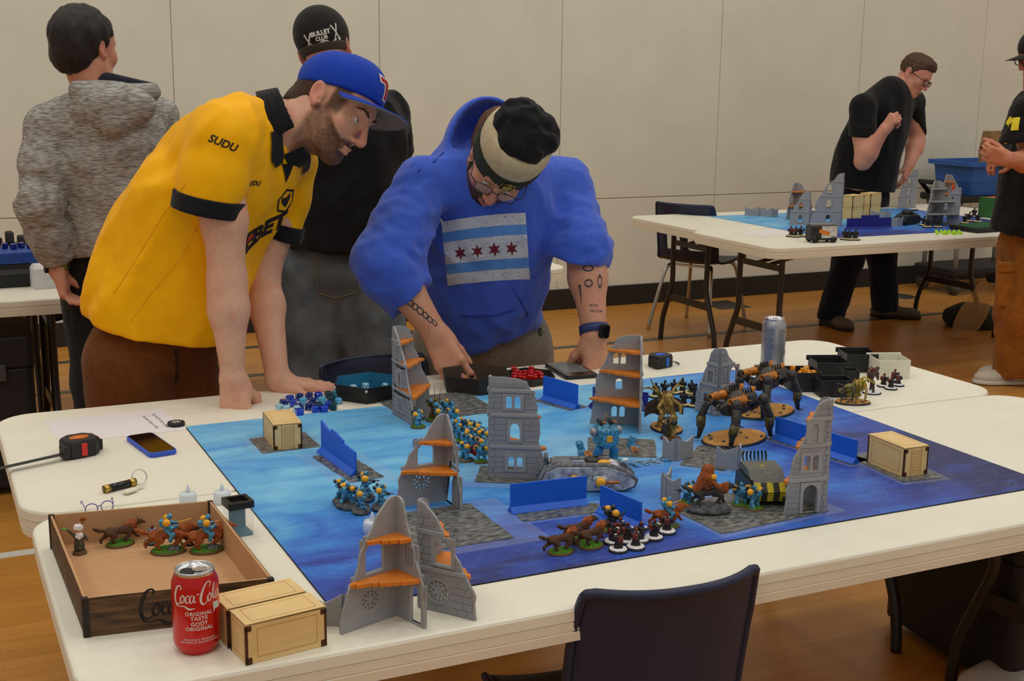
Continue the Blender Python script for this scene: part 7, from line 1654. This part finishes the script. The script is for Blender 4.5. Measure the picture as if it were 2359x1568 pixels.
for q in (-1, 1): F.cap((q*.003, 0, .008), (q*.0045, .001*q, .0045), .0026, .0024, .002); F.cap((q*.006, 0, .0215), (q*.0075, .003, .016), .0021, .0019); F.cap((q*.0075, .003, .016), (q*.002, .0085, .017), .0018, .0016)
sd('coat', F, (-.014, -.012, .003), (.014, .014, .028), .0011, M_coat, tC); MB().sph((0, .001, .0275), (.0028, .003, .0034), 10, 8).build('head', M_maroon, tC); MB().tube([(-.003, .006, .0225), (.0, .0095, .0215), (.003, .006, .0225)], .0011, 6).build('collar_fur', M_snow, tC); MB().box((.001, .010, .0172), (.0022, .014, .003), RX(.15), 0, .0005).build('rifle', M_gun, tC); MB().box((0, -.006, .019), (.008, .0045, .009), None, 0, .001).build('pack', M_maroon, tC)
tK = proto('coated_soldier', 'black soldier on pale base', 'miniature')
for o in tC.children:
    c = o.copy(); COL.objects.link(c); c.parent = tK; c.data = o.data.copy()
    if c.name.startswith(('head', 'pack', 'collar')): c.data.materials[0] = M_coat
    if c.name.startswith('base_top'): c.data.materials[0] = mat('pale_sand_base', (214, 196, 140), .9)
tW = proto('wolf_miniature', 'wolf', 'miniature'); base_disc(tW, .0215, M_flock, M_rimb, .78, .0034); beast(tW, .0048, M_brown, 1.08, M_ginger)
tV = proto('wolf_rider', 'wolf rider', 'miniature'); base_disc(tV, .024, M_flock, M_rimb, .78); F = Field(.002); F.ell((.008, -.006, .005), (.009, .007, .007)); F.disp(lambda P: .003*(vnoise(P*220, 3)-.5)); sd('base_rock', F, (-.004, -.016, .002), (.02, .004, .015), .0014, M_rockm, tV); beast(tV, .0048, M_ginger, 1.2, M_ginger); rider(tV, .006, 1.15, M_sky, M_yel, M_yel)
# --- squads
G1 = 'blue troopers massed behind the stone tower'
k = 0
for (px, py) in ((1062, 1000), (1082, 1004), (1102, 1008), (1060, 1016), (1080, 1020), (1100, 1024), (1072, 1034), (1092, 1040), (1112, 1044), (1048, 1006), (1116, 1026), (1108, 1064)): put(tA if k % 3 else tB, px, py, rm.uniform(-2.6, -.4), 'sky blue armoured trooper crowded behind the stone faced tower', G1); k += 1
G2 = 'blue troopers gathered at the slender tower'
for i, (px, py, lb) in enumerate(((963, 984, 'lone blue trooper in front of the slender tower'), (1030, 960, 'blue trooper with yellow helmet beside the rubble print'), (1012, 976, 'blue trooper close to the tall spear figure'), (1042, 978, 'blue trooper at the edge of the rubble print'))): put(tB if i == 1 else tA, px, py, rm.uniform(-2.5, -.5), lb, None, None, 1.1)
G3 = 'blue troopers standing on rocks'
for i, (px, py, lb) in enumerate(((788, 1160, 'blue trooper on rock nearest the notched barricade'), (800, 1170, 'blue trooper on rock with grass beside two comrades'), (832, 1180, 'blue trooper standing on the biggest grey rock'), (840, 1150, 'dark trooper behind the rocks by the two storey ruin'), (878, 1172, 'blue trooper on rock closest to the two storey ruin'))): put(tR, px, py, rm.uniform(-2.4, -.6), lb, None, None, 1.05 if i != 3 else 1.2)
for px, py, rz, lb in ((1585, 1160, 1.2, 'blue trooper between the low wall and the lion rider'), (1706, 1164, -.4, 'blue trooper with red gun before the grey transport'), (1738, 1172, .1, 'crouching blue trooper at the front of the grey transport')): put(tA, px, py, rz, lb, None, None, 1.15)
# --- wolves, riders and snow soldiers at the front of the mat
for px, py, rz, lb in ((1292, 1272, .1, 'brown wolf leaping alone at the front of the mat'), (1362, 1258, .25, 'ginger brown wolf in the middle of the pack'), (1330, 1246, .15, 'brown wolf running behind its two pack mates')): put(tW, px, py, rz, lb, None, None, 1.15)
put(tV, 1535, 1212, -.1, 'blue wolf rider beside the short blue barricade', None, None, 1.05)
GS = 'snow base soldiers at the front of the mat'
for px, py in ((1424, 1268), (1464, 1262), (1412, 1250), (1444, 1248), (1474, 1246), (1506, 1240), (1536, 1226), (1428, 1236)): put(tC, px, py, rm.uniform(-2.2, .6), 'dark coated soldier on white snow base in front of the short barricade', GS, None, 1.2)
# --- minis in the cardboard tray
tz_ = TZ+.0046
put(tW, 277, 1254, .15, 'brown wolf on green base inside the cardboard tray', None, tz_, 1.15); put(tV, 388, 1270, -.2, 'blue wolf rider with stone base inside the cardboard tray', None, tz_, 1.25); put(tV, 476, 1268, .0, 'blue wolf rider in the corner of the cardboard tray', None, tz_, 1.2)
t5 = put(tC, 352, 1250, -.6, 'small blue soldier behind the riders in the cardboard tray', None, tz_, 1.05)
for o in t5.children:
    if o.name.startswith('coat'): o.data = o.data.copy(); o.data.materials[0] = M_tealb
    if o.name.startswith('base_top'): o.data = o.data.copy(); o.data.materials[0] = M_rockm
put(tK, 440, 1250, -1.2, 'dark soldier between the riders in the cardboard tray', None, tz_, 1.2)
t = thing('bearded_figure', 'white-haired bearded figurine in the corner of the cardboard tray', 'miniature', atz(184, 1274, tz_)); base_disc(t, .012, M_rimb, M_rimb, 1, .004)
F = Field(.002); F.cap((0, 0, .012), (0, 0, .03), .0085, .0075); 
for q in (-1, 1): F.cap((q*.0045, 0, .012), (q*.005, .001, .005), .0036, .0034)
F.cap((-.007, 0, .032), (-.017, 0, .044), .003, .0024); F.cap((.007, 0, .032), (.013, -.002, .024), .003, .0026); sd('robe', F, (-.024, -.014, .002), (.02, .014, .05), .0014, mat('mini_robe', (92, 92, 60), .7, var=.5, vs=160, var2=(40, 40, 60)), t)
F = Field(.002); F.ell((0, -.004, .032), (.0065, .005, .008)); F.ell((0, 0, .046), (.008, .0075, .006), .003); F.disp(lambda P: .003*(vnoise(P*320, 2)-.5)); sd('beard_and_hair', F, (-.012, -.012, .02), (.012, .01, .056), .0012, M_snow, t); MB().sph((0, -.003, .041), (.0045, .0045, .0045), 10, 8).build('face', M_skinm, t); MB().tube([(-.017, 0, .044), (-.026, -.001, .048)], .0016, 6).build('wand', mat('green_wand', (90, 160, 60), .5), t); MB().sph((.008, -.002, .060), (.006, .002, .004), 8, 6).build('ginger_plume', M_ginger, t); MB().tube([(.006, 0, .05), (.008, -.002, .058)], .001, 6).build('plume_stem', M_ginger, t)
# --- leaders near the slender tower
t = thing('spear_leader', 'tall bronze figure with raised spears beside the slender tower', 'miniature', atz(1000, 968, MZ), -1.6); base_disc(t, .02, M_flock, M_rimb); mbz = mat('bronze_mini', (116, 92, 48), .45, metal=.4, var=.5, vs=200); trooper(t, .006, mbz, M_sky, 1.5, False, .5)
for x, a in ((-.012, -.15), (.012, .25)): MB().cyl((x, .006, .02), (x+.04*math.sin(a), .008, .085), .0011, .0004, 6).build('spear', M_dkm, t)
t = thing('red_cape_champion', 'champion with spread red cape in front of the massed troopers', 'miniature', atz(1070, 1060, MZ), -1.5); base_disc(t, .02, M_rockm, M_rimb); trooper(t, .005, M_sky, M_yel, 1.2, True, .4); mb = MB()
mb.loft([[(x*(1+.9*k), -.010-.014*k+.0025*math.cos(x*700), .032-.024*k) for x in np.linspace(-.012, .012, 13)] for k in (0, .35, .7, 1)], RZ(PI), 0, True, False, False, False); mb.build('red_cape', mat('red_cape', (196, 40, 36), .6, var=.2, vs=120), t); MB().cyl((.01, .01, .03), (.034, .012, .046), .0012, n=6).build('red_sword', mat('red_blade', (170, 40, 40), .4), t)
t = thing('dark_gold_captain', 'dark figure with gold shoulder pads behind the snow soldiers', 'miniature', atz(1408, 1222, MZ), -1.5); base_disc(t, .018, M_flock, M_rimb); trooper(t, .005, M_gun, M_yel, 1.35, True, .4); MB().cyl((.012, .008, .01), (.024, .012, .045), .001, n=6).build('staff', M_dkm, t)
t = thing('robed_champion', 'robed champion on brown base before the winged monster', 'miniature', atz(1545, 1010, MZ), -1.7); base_disc(t, .024, mat('brown_earth', (110, 74, 50), .9, var=.4, vs=140), M_rimk); trooper(t, .006, M_bone, M_dkm, 1.5, False, .3, M_dkm); MB().cyl((-.016, .006, .008), (-.034, .004, .06), .0014, n=6).build('scythe_shaft', M_dkm, t); MB().tube(bez([(-.034, .004, .06), (-.046, .006, .058), (-.056, .006, .05)], 5), [.0016]*10+[.0004], 6).build('scythe_blade', M_bone, t)
GK = 'black soldiers behind the winged monster'
for px, py in ((1510, 914), (1530, 908), (1552, 906), (1572, 904), (1592, 908), (1574, 934), (1598, 936), (1602, 916)): put(tK, px, py, rm.uniform(-2.4, -.4), 'black soldier on pale base massed behind the winged monster', GK, None, 1.25)
GP = 'dark soldiers beside the cream bin'
for px, py in ((2035, 890), (2052, 896), (2068, 888), (2060, 880)): put(tC, px, py, rm.uniform(-2.4, -.4), 'dark soldier on white base standing beside the cream bin', GP, TZ, 1.2)
GF = 'black soldiers on the far table'
for px, py in ((2128, 520), (2136, 524), (2160, 524), (2222, 515), (2232, 510), (2244, 500), (2252, 512)): put(tK, px, py, rm.uniform(-2.4, -.4), 'black soldier among the ruins on the far table', GF, FZ, 1.9)
GF2 = 'black soldiers on the near edge of the far table'
for px, py in ((1946, 552), (1956, 553), (1970, 553)): put(tK, px, py, rm.uniform(-2.4, -.4), 'black soldier standing beside the model truck on the far table', GF2, TZ, 1.9)
for px, py in ((1822, 545), (1832, 546), (1844, 545)):
    c = put(tK, px, py, rm.uniform(-2.4, -.4), 'red and black soldier before the paper on the far table', 'red soldiers on the far table', TZ, 1.9)
    for o in c.children:
        if o.name.startswith(('pack', 'head')): o.data = o.data.copy(); o.data.materials[0] = M_maroon
for px, py in ((170, 650), (182, 658), (192, 662), (186, 645)): put(tK, px, py, rm.uniform(-2.4, -.4), 'black soldier at the mat edge behind the grey hoodie', 'black soldiers behind the grey hoodie', TZ+.0026, 1.7)
for px, py in ((676, 585), (684, 580), (690, 592), (668, 596)): put(tK, px, py, rm.uniform(-2.4, -.4), 'dark figure glimpsed between the yellow shirt and the jeans', 'dark figures behind the yellow shirt', TZ+.0026, 2.1)
# ================================================================== large models
def oval_base(t, rx, ry, h=.005): 
    MB().lathe([(1, 0), (1, h*.4), (.965, h)], 40, S(rx, ry, 1)).build('base_rim', M_rimk, t); MB().lathe([(.964, h), (.95, h+.0008), (.0005, h+.001)], 40, S(rx, ry, 1)).build('sand_top', M_sand, t)
    for i in range(9): a = rm.uniform(0, 6.28); q = rm.uniform(.4, .85); MB().sph((rx*q*math.cos(a), ry*q*math.sin(a), h+.0015), (.0045, .0035, .0028), 7, 5).build('pebble', M_rockm, t)
def walker(label, px, py, rz, s=1.):
    t = thing('spider_walker', label, 'miniature', atz(px, py, MZ), rz); t.scale = (1.08, 1.08, 1.15); oval_base(t, .085*s, .054*s); b = .006
    F = Field(.008); F.ell((0, 0, .068), (.040, .026, .017)); F.ell((-.012, 0, .084), (.028, .024, .015), .01); F.box((.022, 0, .064), (.016, .014, .009), .004, .008); F.disp(lambda P: .002*(vnoise(P*190, 3)-.5)); sd('hull', F, (-.055, -.034, .04), (.055, .034, .108), .002, M_dkm, t)
    for sx in (-1, 1):
        for sy in (-1, 1):
            x0 = sx*.026; k = [(x0, sy*.016, .066), (sx*.044, sy*.036, .082), (sx*.056, sy*.046, .048), (sx*.06, sy*.042, .024), (sx*.064, sy*.044, b)]
            leg = MB().tube(k, [.0095, .011, .0085, .007, .004], 8).build('leg', M_dkm, t)
            MB().sph(k[1], .0125, 10, 8).build('knee_joint', M_dkm, leg); MB().cyl(k[2], tuple(lerp(Vector(k[2]), Vector(k[3]), .9)), .0105, .009, 8).build('shin_plate', mat('olive_stripe', (104, 96, 40), .5, var=.5, vs=130, var2=(52, 50, 44)), leg)
            for q in (-1, 0, 1): MB().cyl(k[4], (k[4][0]+sx*.010, k[4][1]+q*.008, b), .0022, .0008, 6).build('claw', M_dkm, leg)
    for sy in (-1, 1):
        pv = Vector((.004, sy*.027, .088))
        MB().box(tuple(pv+Vector((-.014, 0, 0))), (.034, .02, .022), None, 0, .005).build('gun_housing', mat('black_shell_mini', (38, 40, 38), .35, var=.3, vs=90), t)
        g = MB().lathe([(.0085, 0), (.0095, .004), (.0095, .012), (.0072, .014), (.0072, .022), (.0088, .024), (.0088, .032), (.0062, .034), (.0062, .041), (.0074, .043), (.0066, .047), (.0046, .047), (.004, .04)], 18, T(*(pv+Vector((.002, 0, 0))))@RY(PI/2)).build('cannon', M_ocan, t)
        for q in range(6): MB().cyl((pv.x+.004, pv.y+.008*math.cos(q), pv.z+.008*math.sin(q)), (pv.x-.002, pv.y+.016*math.cos(q), pv.z+.016*math.sin(q)), .0016, .0003, 6).build('flare_spike', M_ocan, g)
        for q in range(4): MB().tube(bez([(-.022+.008*q, sy*.014, .088), (-.024+.008*q, sy*.018, .099), (-.02+.008*q, sy*.017, .108)], 4), [.002]*8+[.0004], 6).build('dorsal_horn', M_dkm, t)
        MB().cyl((-.032, sy*.014, .084), (-.034, sy*.016, .106), .0042, .005, 10).build('exhaust_stack', M_ocan, t)
        arm = MB().tube([(.034, sy*.012, .066), (.05, sy*.02, .084), (.064, sy*.018, .078)], [.0045, .0042, .003], 8).build('front_arm', M_dkm, t)
        for q in (-1, 1): MB().tube(bez([(.064, sy*.018, .078), (.074, sy*.018+q*.006, .082), (.08, sy*.018+q*.002, .074)], 4), [.003]*8+[.0006], 6).build('pincer', M_dkm, arm)
    return t
walker('dark spider-legged walker with ochre cannons in front of its twin', 1692, 1012, math.radians(-165)); walker('dark spider-legged walker with ochre cannons behind its twin', 1762, 950, math.radians(-165))
# winged monster
t = thing('winged_monster', 'bone and yellow winged monster on tan base', 'miniature', atz(1535, 988, MZ), math.radians(-100)); oval_base(t, .052, .035)
F = Field(.002); F.ell((0, 0, .058), (.013, .016, .022)); F.ell((.008, 0, .078), (.012, .011, .011), .008); F.cap((.012, 0, .074), (.022, 0, .064), .007, .004, .005); F.ell((-.012, 0, .07), (.016, .018, .014), .01)
for q in (-1, 1):
    F.chain([(0, q*.010, .045), (.008, q*.018, .028), (-.004, q*.018, .016), (.004, q*.02, .007)], [.0075, .006, .0036, .004], .004); F.chain([(.004, q*.014, .068), (.016, q*.028, .058), (.026, q*.022, .044)], [.005, .004, .003], .004)
F.chain([(-.01, 0, .046), (-.026, 0, .032), (-.04, 0, .012)], [.007, .005, .002], .004); F.disp(lambda P: .0022*(vnoise(P*260, 3)-.5)); sd('monster_body', F, (-.05, -.04, .004), (.04, .04, .1), .0018, M_bone, t)
F = Field(.002); F.ell((-.013, 0, .076), (.016, .018, .012)); F.disp(lambda P: .002*np.sin(P[:, 1]*900)); sd('carapace', F, (-.034, -.024, .06), (.008, .024, .094), .0018, mat('brown_carapace', (88, 72, 46), .45, var=.5, vs=120), t)
for q in (-1, 1):
    MB().tube(bez([(-.004, q*.012, .082), (-.012, q*.03, .104), (-.006, q*.042, .124)], 6), [.0032*(1-i/13)+.0004 for i in range(13)], 6).build('scythe_blade', M_bone, t); MB().tube(bez([(-.012, q*.012, .08), (-.03, q*.034, .094), (-.03, q*.06, .088), (-.02, q*.07, .07)], 6), [.003*(1-i/20)+.0004 for i in range(19)], 6).build('scythe_blade', M_bone, t)
    w = MB(); w.loft([[Vector((-.012, q*.014, .07))+Vector((-.006*u, q*(.035*u), .016*u-.032*u*u-v*(.04-.012*u))) for v in (0, .33, .66, 1)] for u in (0, .33, .66, 1)], sm=True, cap0=False, cap1=False, closed=False); w.build('wing', mat('dark_wing', (70, 54, 40), .6, var=.4, vs=120), t)
# insect model off the mat, brown beast
t = thing('insect_model', 'yellow and dark striped insect model on tan base beside the bins', 'miniature', atz(1964, 928, TZ), math.radians(155)); oval_base(t, .046, .03)
F = Field(.002); F.ell((-.014, 0, .046), (.02, .014, .015)); F.ell((.012, 0, .04), (.013, .011, .010), .006); F.ell((.03, 0, .033), (.009, .008, .007), .005); F.ell((-.002, 0, .022), (.02, .009, .008), .006); sd('insect_body', F, (-.04, -.018, .01), (.045, .018, .066), .0017, mat('olive_carapace', (60, 62, 44), .4, var=.4, vs=70, var2=(150, 134, 30)), t)
for q in (-1, 1):
    for (x0, x1) in ((-.016, -.026), (.006, .006), (.022, .034)): MB().tube([(x0, q*.010, .042), (x1, q*.024, .044), (x1+.002, q*.027, .022), (x1+.004, q*.026, .006)], [.0032, .0036, .003, .001], 7).build('leg', M_bone if x0 < 0 else M_dkm, t)
    MB().tube(bez([(-.012, q*.008, .056), (-.032, q*.016, .064), (-.05, q*.02, .054)], 5), [.003]*5+[.002]*5+[.0005], 6).build('wing_case', mat('olive_yellow', (150, 140, 40), .45), t)
for x in (-.024, -.014, -.004): MB().tube([(x, .0145*math.cos(a), .047+.0152*math.sin(a)) for a in [PI*i/10 for i in range(11)]], .0012, 6).build('yellow_stripe', M_yel, t)
t = thing('horned_beast', 'dark brown rearing beast on white base behind the insect model', 'miniature', atz(2008, 905, TZ), math.radians(-150)); base_disc(t, .025, M_snow, M_rimk); beast(t, .03, mat('dark_rust', (66, 42, 34), .7, var=.4, vs=260), 1.25, None, .4)
for q in (-1, 1): MB().tube([(.012*q, q*.006, .036), (.012*q, q*.008, .004)], [.004, .003], 7).build('hind_post_leg', mat('dark_rust', (66, 42, 34)), t)
for q in range(5): MB().tube(bez([(-.01+.008*q, 0, .056), (-.012+.009*q, .004*(-1)**q, .066), (-.006+.01*q, .006*(-1)**q, .072)], 4), [.0018]*8+[.0004], 6).build('spine', M_maroon, t)
# blue walker robot
t = thing('robot_walker', 'sky blue walker robot with twin guns beside the white tank', 'miniature', atz(1394, 1066, MZ), math.radians(-95)); t.scale = (1.15, 1.15, 1.15); base_disc(t, .03, M_flock, M_rimb)
F = Field(.002); F.box((0, 0, .052), (.017, .02, .016), .004); F.box((-.006, 0, .066), (.012, .016, .007), .003, .004); F.box((.006, 0, .036), (.010, .012, .006), .003, .004); sd('torso', F, (-.03, -.03, .025), (.03, .03, .08), .0018, M_sky, t)
for q in (-1, 1):
    MB().tube([(0, q*.011, .036), (.004, q*.016, .024), (-.002, q*.017, .012), (.0, q*.017, .005)], [.0075, .0085, .008, .009], 8).build('leg', M_tealb, t); MB().box((.004, q*.018, .0065), (.024, .014, .006), None, 0, .0015).build('foot', M_sky, t)
    MB().sph((0, q*.025, .061), (.0085, .0075, .0085), 12, 8).build('shoulder_joint', mat('light_steel_mini', (150, 152, 156), .4, metal=.4), t); arm = MB().box((.002, q*.036, .052), (.013, .012, .024), RX(-q*.35), 0, .003).build('upper_arm', M_sky, t); MB().box((.012, q*.046, .036), (.018, .012, .014), RX(-q*.2), 0, .003).build('forearm', M_sky, t)
    for k in (-1, 0, 1): MB().tube([(.02, q*.046+k*.004, .032), (.029, q*.047+k*.006, .027), (.033, q*.046+k*.004, .02)], [.0022, .002, .0006], 6).build('claw', M_ocan, t)
    MB().box((-.004, q*.0105, .079), (.02, .0075, .010), None, 0, .002).build('gun_pod', M_gun, t); MB().cyl((.004, q*.0105, .08), (.02, q*.0105, .083), .0018, n=8).build('gun_barrel', M_ocan, t)
MB().lathe([(.006, 0), (.005, .003), (.002, .004)], 10, T(-.017, 0, .055)@RY(-PI/2)).build('gold_emblem', M_yel, t); MB().cyl((-.006, 0, .072), (-.004, 0, .094), .0014, .0008, 6).build('twin_lance', M_ocan, t); MB().box((.016, 0, .05), (.004, .012, .012), None, 0, .001).build('face_plate', M_yel, t)
# white tank
t = thing('tank_model', 'white and grey tank with yellow side gun behind the longest barricade', 'miniature', atz(1350, 1122, MZ), math.radians(-22)); mw_ = mat('weathered_white', (196, 200, 206), .5, var=.3, vs=70, var2=(112, 118, 128)); mg_ = mat('dirty_grey_mini', (104, 106, 110), .6, var=.5, vs=120)
out = [(-.092, .02), (-.082, .04), (-.06, .05), (.04, .05), (.078, .036), (.094, .02), (.09, .012), (.07, .004), (-.07, .002), (-.088, .01)]
for q in (-1, 1):
    MB().plate(out, .018, [[(.02+.014*math.cos(a), .026+.011*math.sin(a)) for a in [2*PI*i/12 for i in range(12)]]], T(0, q*.032+(.018 if q < 0 else 0)-(0 if q < 0 else 0), 0)@RX(PI/2)).build('side_hull', mw_, t)
    pts = [Vector((x*1.02, q*.023, y*1.03)) for x, y in out]; pts.append(pts[0]); MB().tube(pts, .0042, 6, flat=1.6, cap=False).build('track', mg_, t)
    sp = MB().box((.022, q*.046, .027), (.03, .014, .022), None, 0, .005).build('sponson', mw_, t); MB().lathe([(.0105, 0), (.009, .006), (.005, .009)], 14, T(.022, q*.052, .027)@RX(-q*PI/2)).build('gun_mount', M_yel, sp); MB().cyl((.028, q*.056, .028), (.058, q*.056, .028), .003, n=10).build('side_gun', M_ocan, sp)
    MB().lathe([(.010, 0), (.009, .003)], 14, T(-.028, q*.0335, .027)@RX(-q*PI/2)).build('round_hatch', M_yel, t); 
    for k in range(6): MB().sph((-.07+.028*k, q*.0325, .012), .0022, 8, 6).build('rivet', mg_, t)
MB().box((-.004, 0, .034), (.14, .046, .034), None, 0, .006).build('hull', mw_, t); MB().box((.062, 0, .034), (.05, .044, .012), RY(.45)@T(-.02, 0, .01), 0, .003).build('front_ramp', mg_, t)
MB().box((-.052, .0, .054), (.04, .036, .009), None, 0, .002).build('engine_deck', mg_, t); MB().lathe([(.015, .050), (.016, .056), (.011, .060), (.003, .061)], 14, T(.012, .008, 0)).build('cupola', M_gun, t); MB().sph((.034, -.006, .054), (.014, .009, .005), 10, 6).build('yellow_hatch', M_yel, t); MB().cyl((.012, .008, .06), (.036, .004, .066), .0018, n=8).build('pintle_gun', M_gun, t); MB().box((-.02, -.012, .053), (.03, .018, .005), None, 0, .002).build('blue_hatch', mat('slate_blue_mini', (70, 88, 130), .5), t); MB().cyl((-.08, .012, .05), (-.08, .012, .068), .005, .004, 10).build('exhaust', mg_, t)
for k in range(6): MB().sph((-.07+.03*k, rm.uniform(-.02, .02), .051), (.007, .006, .003), 7, 5).build('snow_patch', M_snow, t)
# grey transport
t = thing('transport_model', 'dark grey armoured transport with yellow striped nose beside the doorway tower', 'miniature', atz(1752, 1145, MZ), math.radians(-110)); ma_ = mat('mini_armour_grey', (92, 90, 84), .5, var=.15, vs=90); mk_ = mat('mini_armour_dark', (50, 50, 46), .5, var=.3, vs=90)
prof = [(-.055, .012), (-.055, .05), (-.035, .062), (.02, .062), (.05, .046), (.062, .03), (.056, .012)]
mb = MB(); mb.loft([[(x, y, z) for x, z in prof] for y in (-.03, .03)]); mb.build('hull', ma_, t)
mb = MB(); mb.loft([[(x*.99, y, z+.0006) for x, z in ((-.05, .05), (-.034, .064), (.018, .064), (.044, .049))] for y in (-.034, .034)]); mb.build('roof_plate', ma_, t)
for q in (-1, 1):
    out2 = [(-.06, .014), (-.056, .036), (-.04, .046), (.036, .046), (.058, .034), (.064, .018), (.05, .002), (-.046, .002)]; MB().plate(out2, .012, (), T(0, q*.036+(.012 if q < 0 else 0), 0)@RX(PI/2)).build('track_pod', mk_, t)
    for k in range(5): MB().cyl((-.04+.021*k, q*.036, .012), (-.04+.021*k, q*.0375+q*.0015, .012), .0085, n=12).build('road_wheel', mk_, t)
for k in range(5):
    y = -.024+.012*k; MB().loft([[(.0625, y-.006, .030), (.0625, y+.006, .030), (.051, y+.006, .0465), (.051, y-.006, .0465)], [(.064, y-.006, .031), (.064, y+.006, .031), (.0525, y+.006, .0475), (.0525, y-.006, .0475)]]).build('nose_stripe', mat('stripe_yellow', (196, 176, 34), .5, var=.2, vs=150) if k % 2 == 0 else mk_, t)
    MB().loft([[(.0575, y-.006, .012), (.0575, y+.006, .012), (.063, y+.006, .029), (.063, y-.006, .029)], [(.059, y-.006, .012), (.059, y+.006, .012), (.0645, y+.006, .029), (.0645, y-.006, .029)]]).build('nose_stripe', mat('stripe_yellow', (196, 176, 34)) if k % 2 == 0 else mk_, t)
MB().sph((.0, 0, .0645), (.008, .006, .0015), 12, 6).build('gold_badge', mat('dull_gold', (150, 126, 50), .5), t)
for k in range(4): MB().box((.034, -.021+.014*k, .0545), (.004, .007, .005), RY(.5)@T(-.02*0, 0, 0), 0, .0008).build('vision_slit', M_black, t)
for k in range(7): MB().tube(bez([(-.05, -.02+.007*k, .05), (-.062, -.022+.008*k, .066), (-.058, -.02+.007*k, .078)], 4), [.002]*8+[.0005], 6).build('rear_spike', M_dkm, t)
# lion rider on rock
t = thing('lion_rider', 'shaggy maned rider on dark beast standing on a grey rock', 'miniature', atz(1632, 1178, MZ), math.radians(-20)); t.scale = (.86, .86, .86)
F = Field(.002); F.ell((0, 0, .008), (.05, .036, .011)); F.ell((.02, -.01, .010), (.028, .02, .010), .01); F.plane((0, 0, .0005), -UP); F.disp(lambda P: .004*(vnoise(P*110, 3)-.5)); sd('rock_base', F, (-.058, -.045, -.002), (.058, .045, .026), .002, M_rockm, t)
beast(t, .017, mat('charcoal_fur', (62, 56, 54), .85, var=.4, vs=240), 1.7, M_ginger, .5)
F = Field(.002); F.ell((-.004, 0, .072), (.014, .015, .022)); F.ell((-.004, 0, .097), (.013, .013, .012), .008); F.cap((-.004, .014, .08), (.014, .022, .066), .006, .005, .006); F.cap((-.004, -.014, .08), (.016, -.02, .062), .006, .005, .006); F.cap((-.012, 0, .08), (-.03, 0, .05), .012, .008, .01); F.disp(lambda P: .005*(vnoise(P*np.array([260, 260, 70], f4), 5)-.5)); sd('shaggy_mantle', F, (-.045, -.035, .036), (.03, .035, .116), .0018, M_ginger, t)
for q in (-1, 1): MB().sph((.004, q*.018, .085), (.0065, .0055, .0065), 12, 8).build('shoulder_pad', M_yel, t)
MB().box((.012, 0, .066), (.006, .012, .02), None, 0, .002).build('tabard', M_tealb, t)
# small dark die by the mid-mat ruin
die('tiny navy die lying beside the two storey ruin mid mat', atz(958, 1024, MZ), .012, M_dnavy, .3, None, M_pipg)
for t in HID:
    for o in list(t.children_recursive)+[t]: bpy.data.objects.remove(o, do_unlink=True)
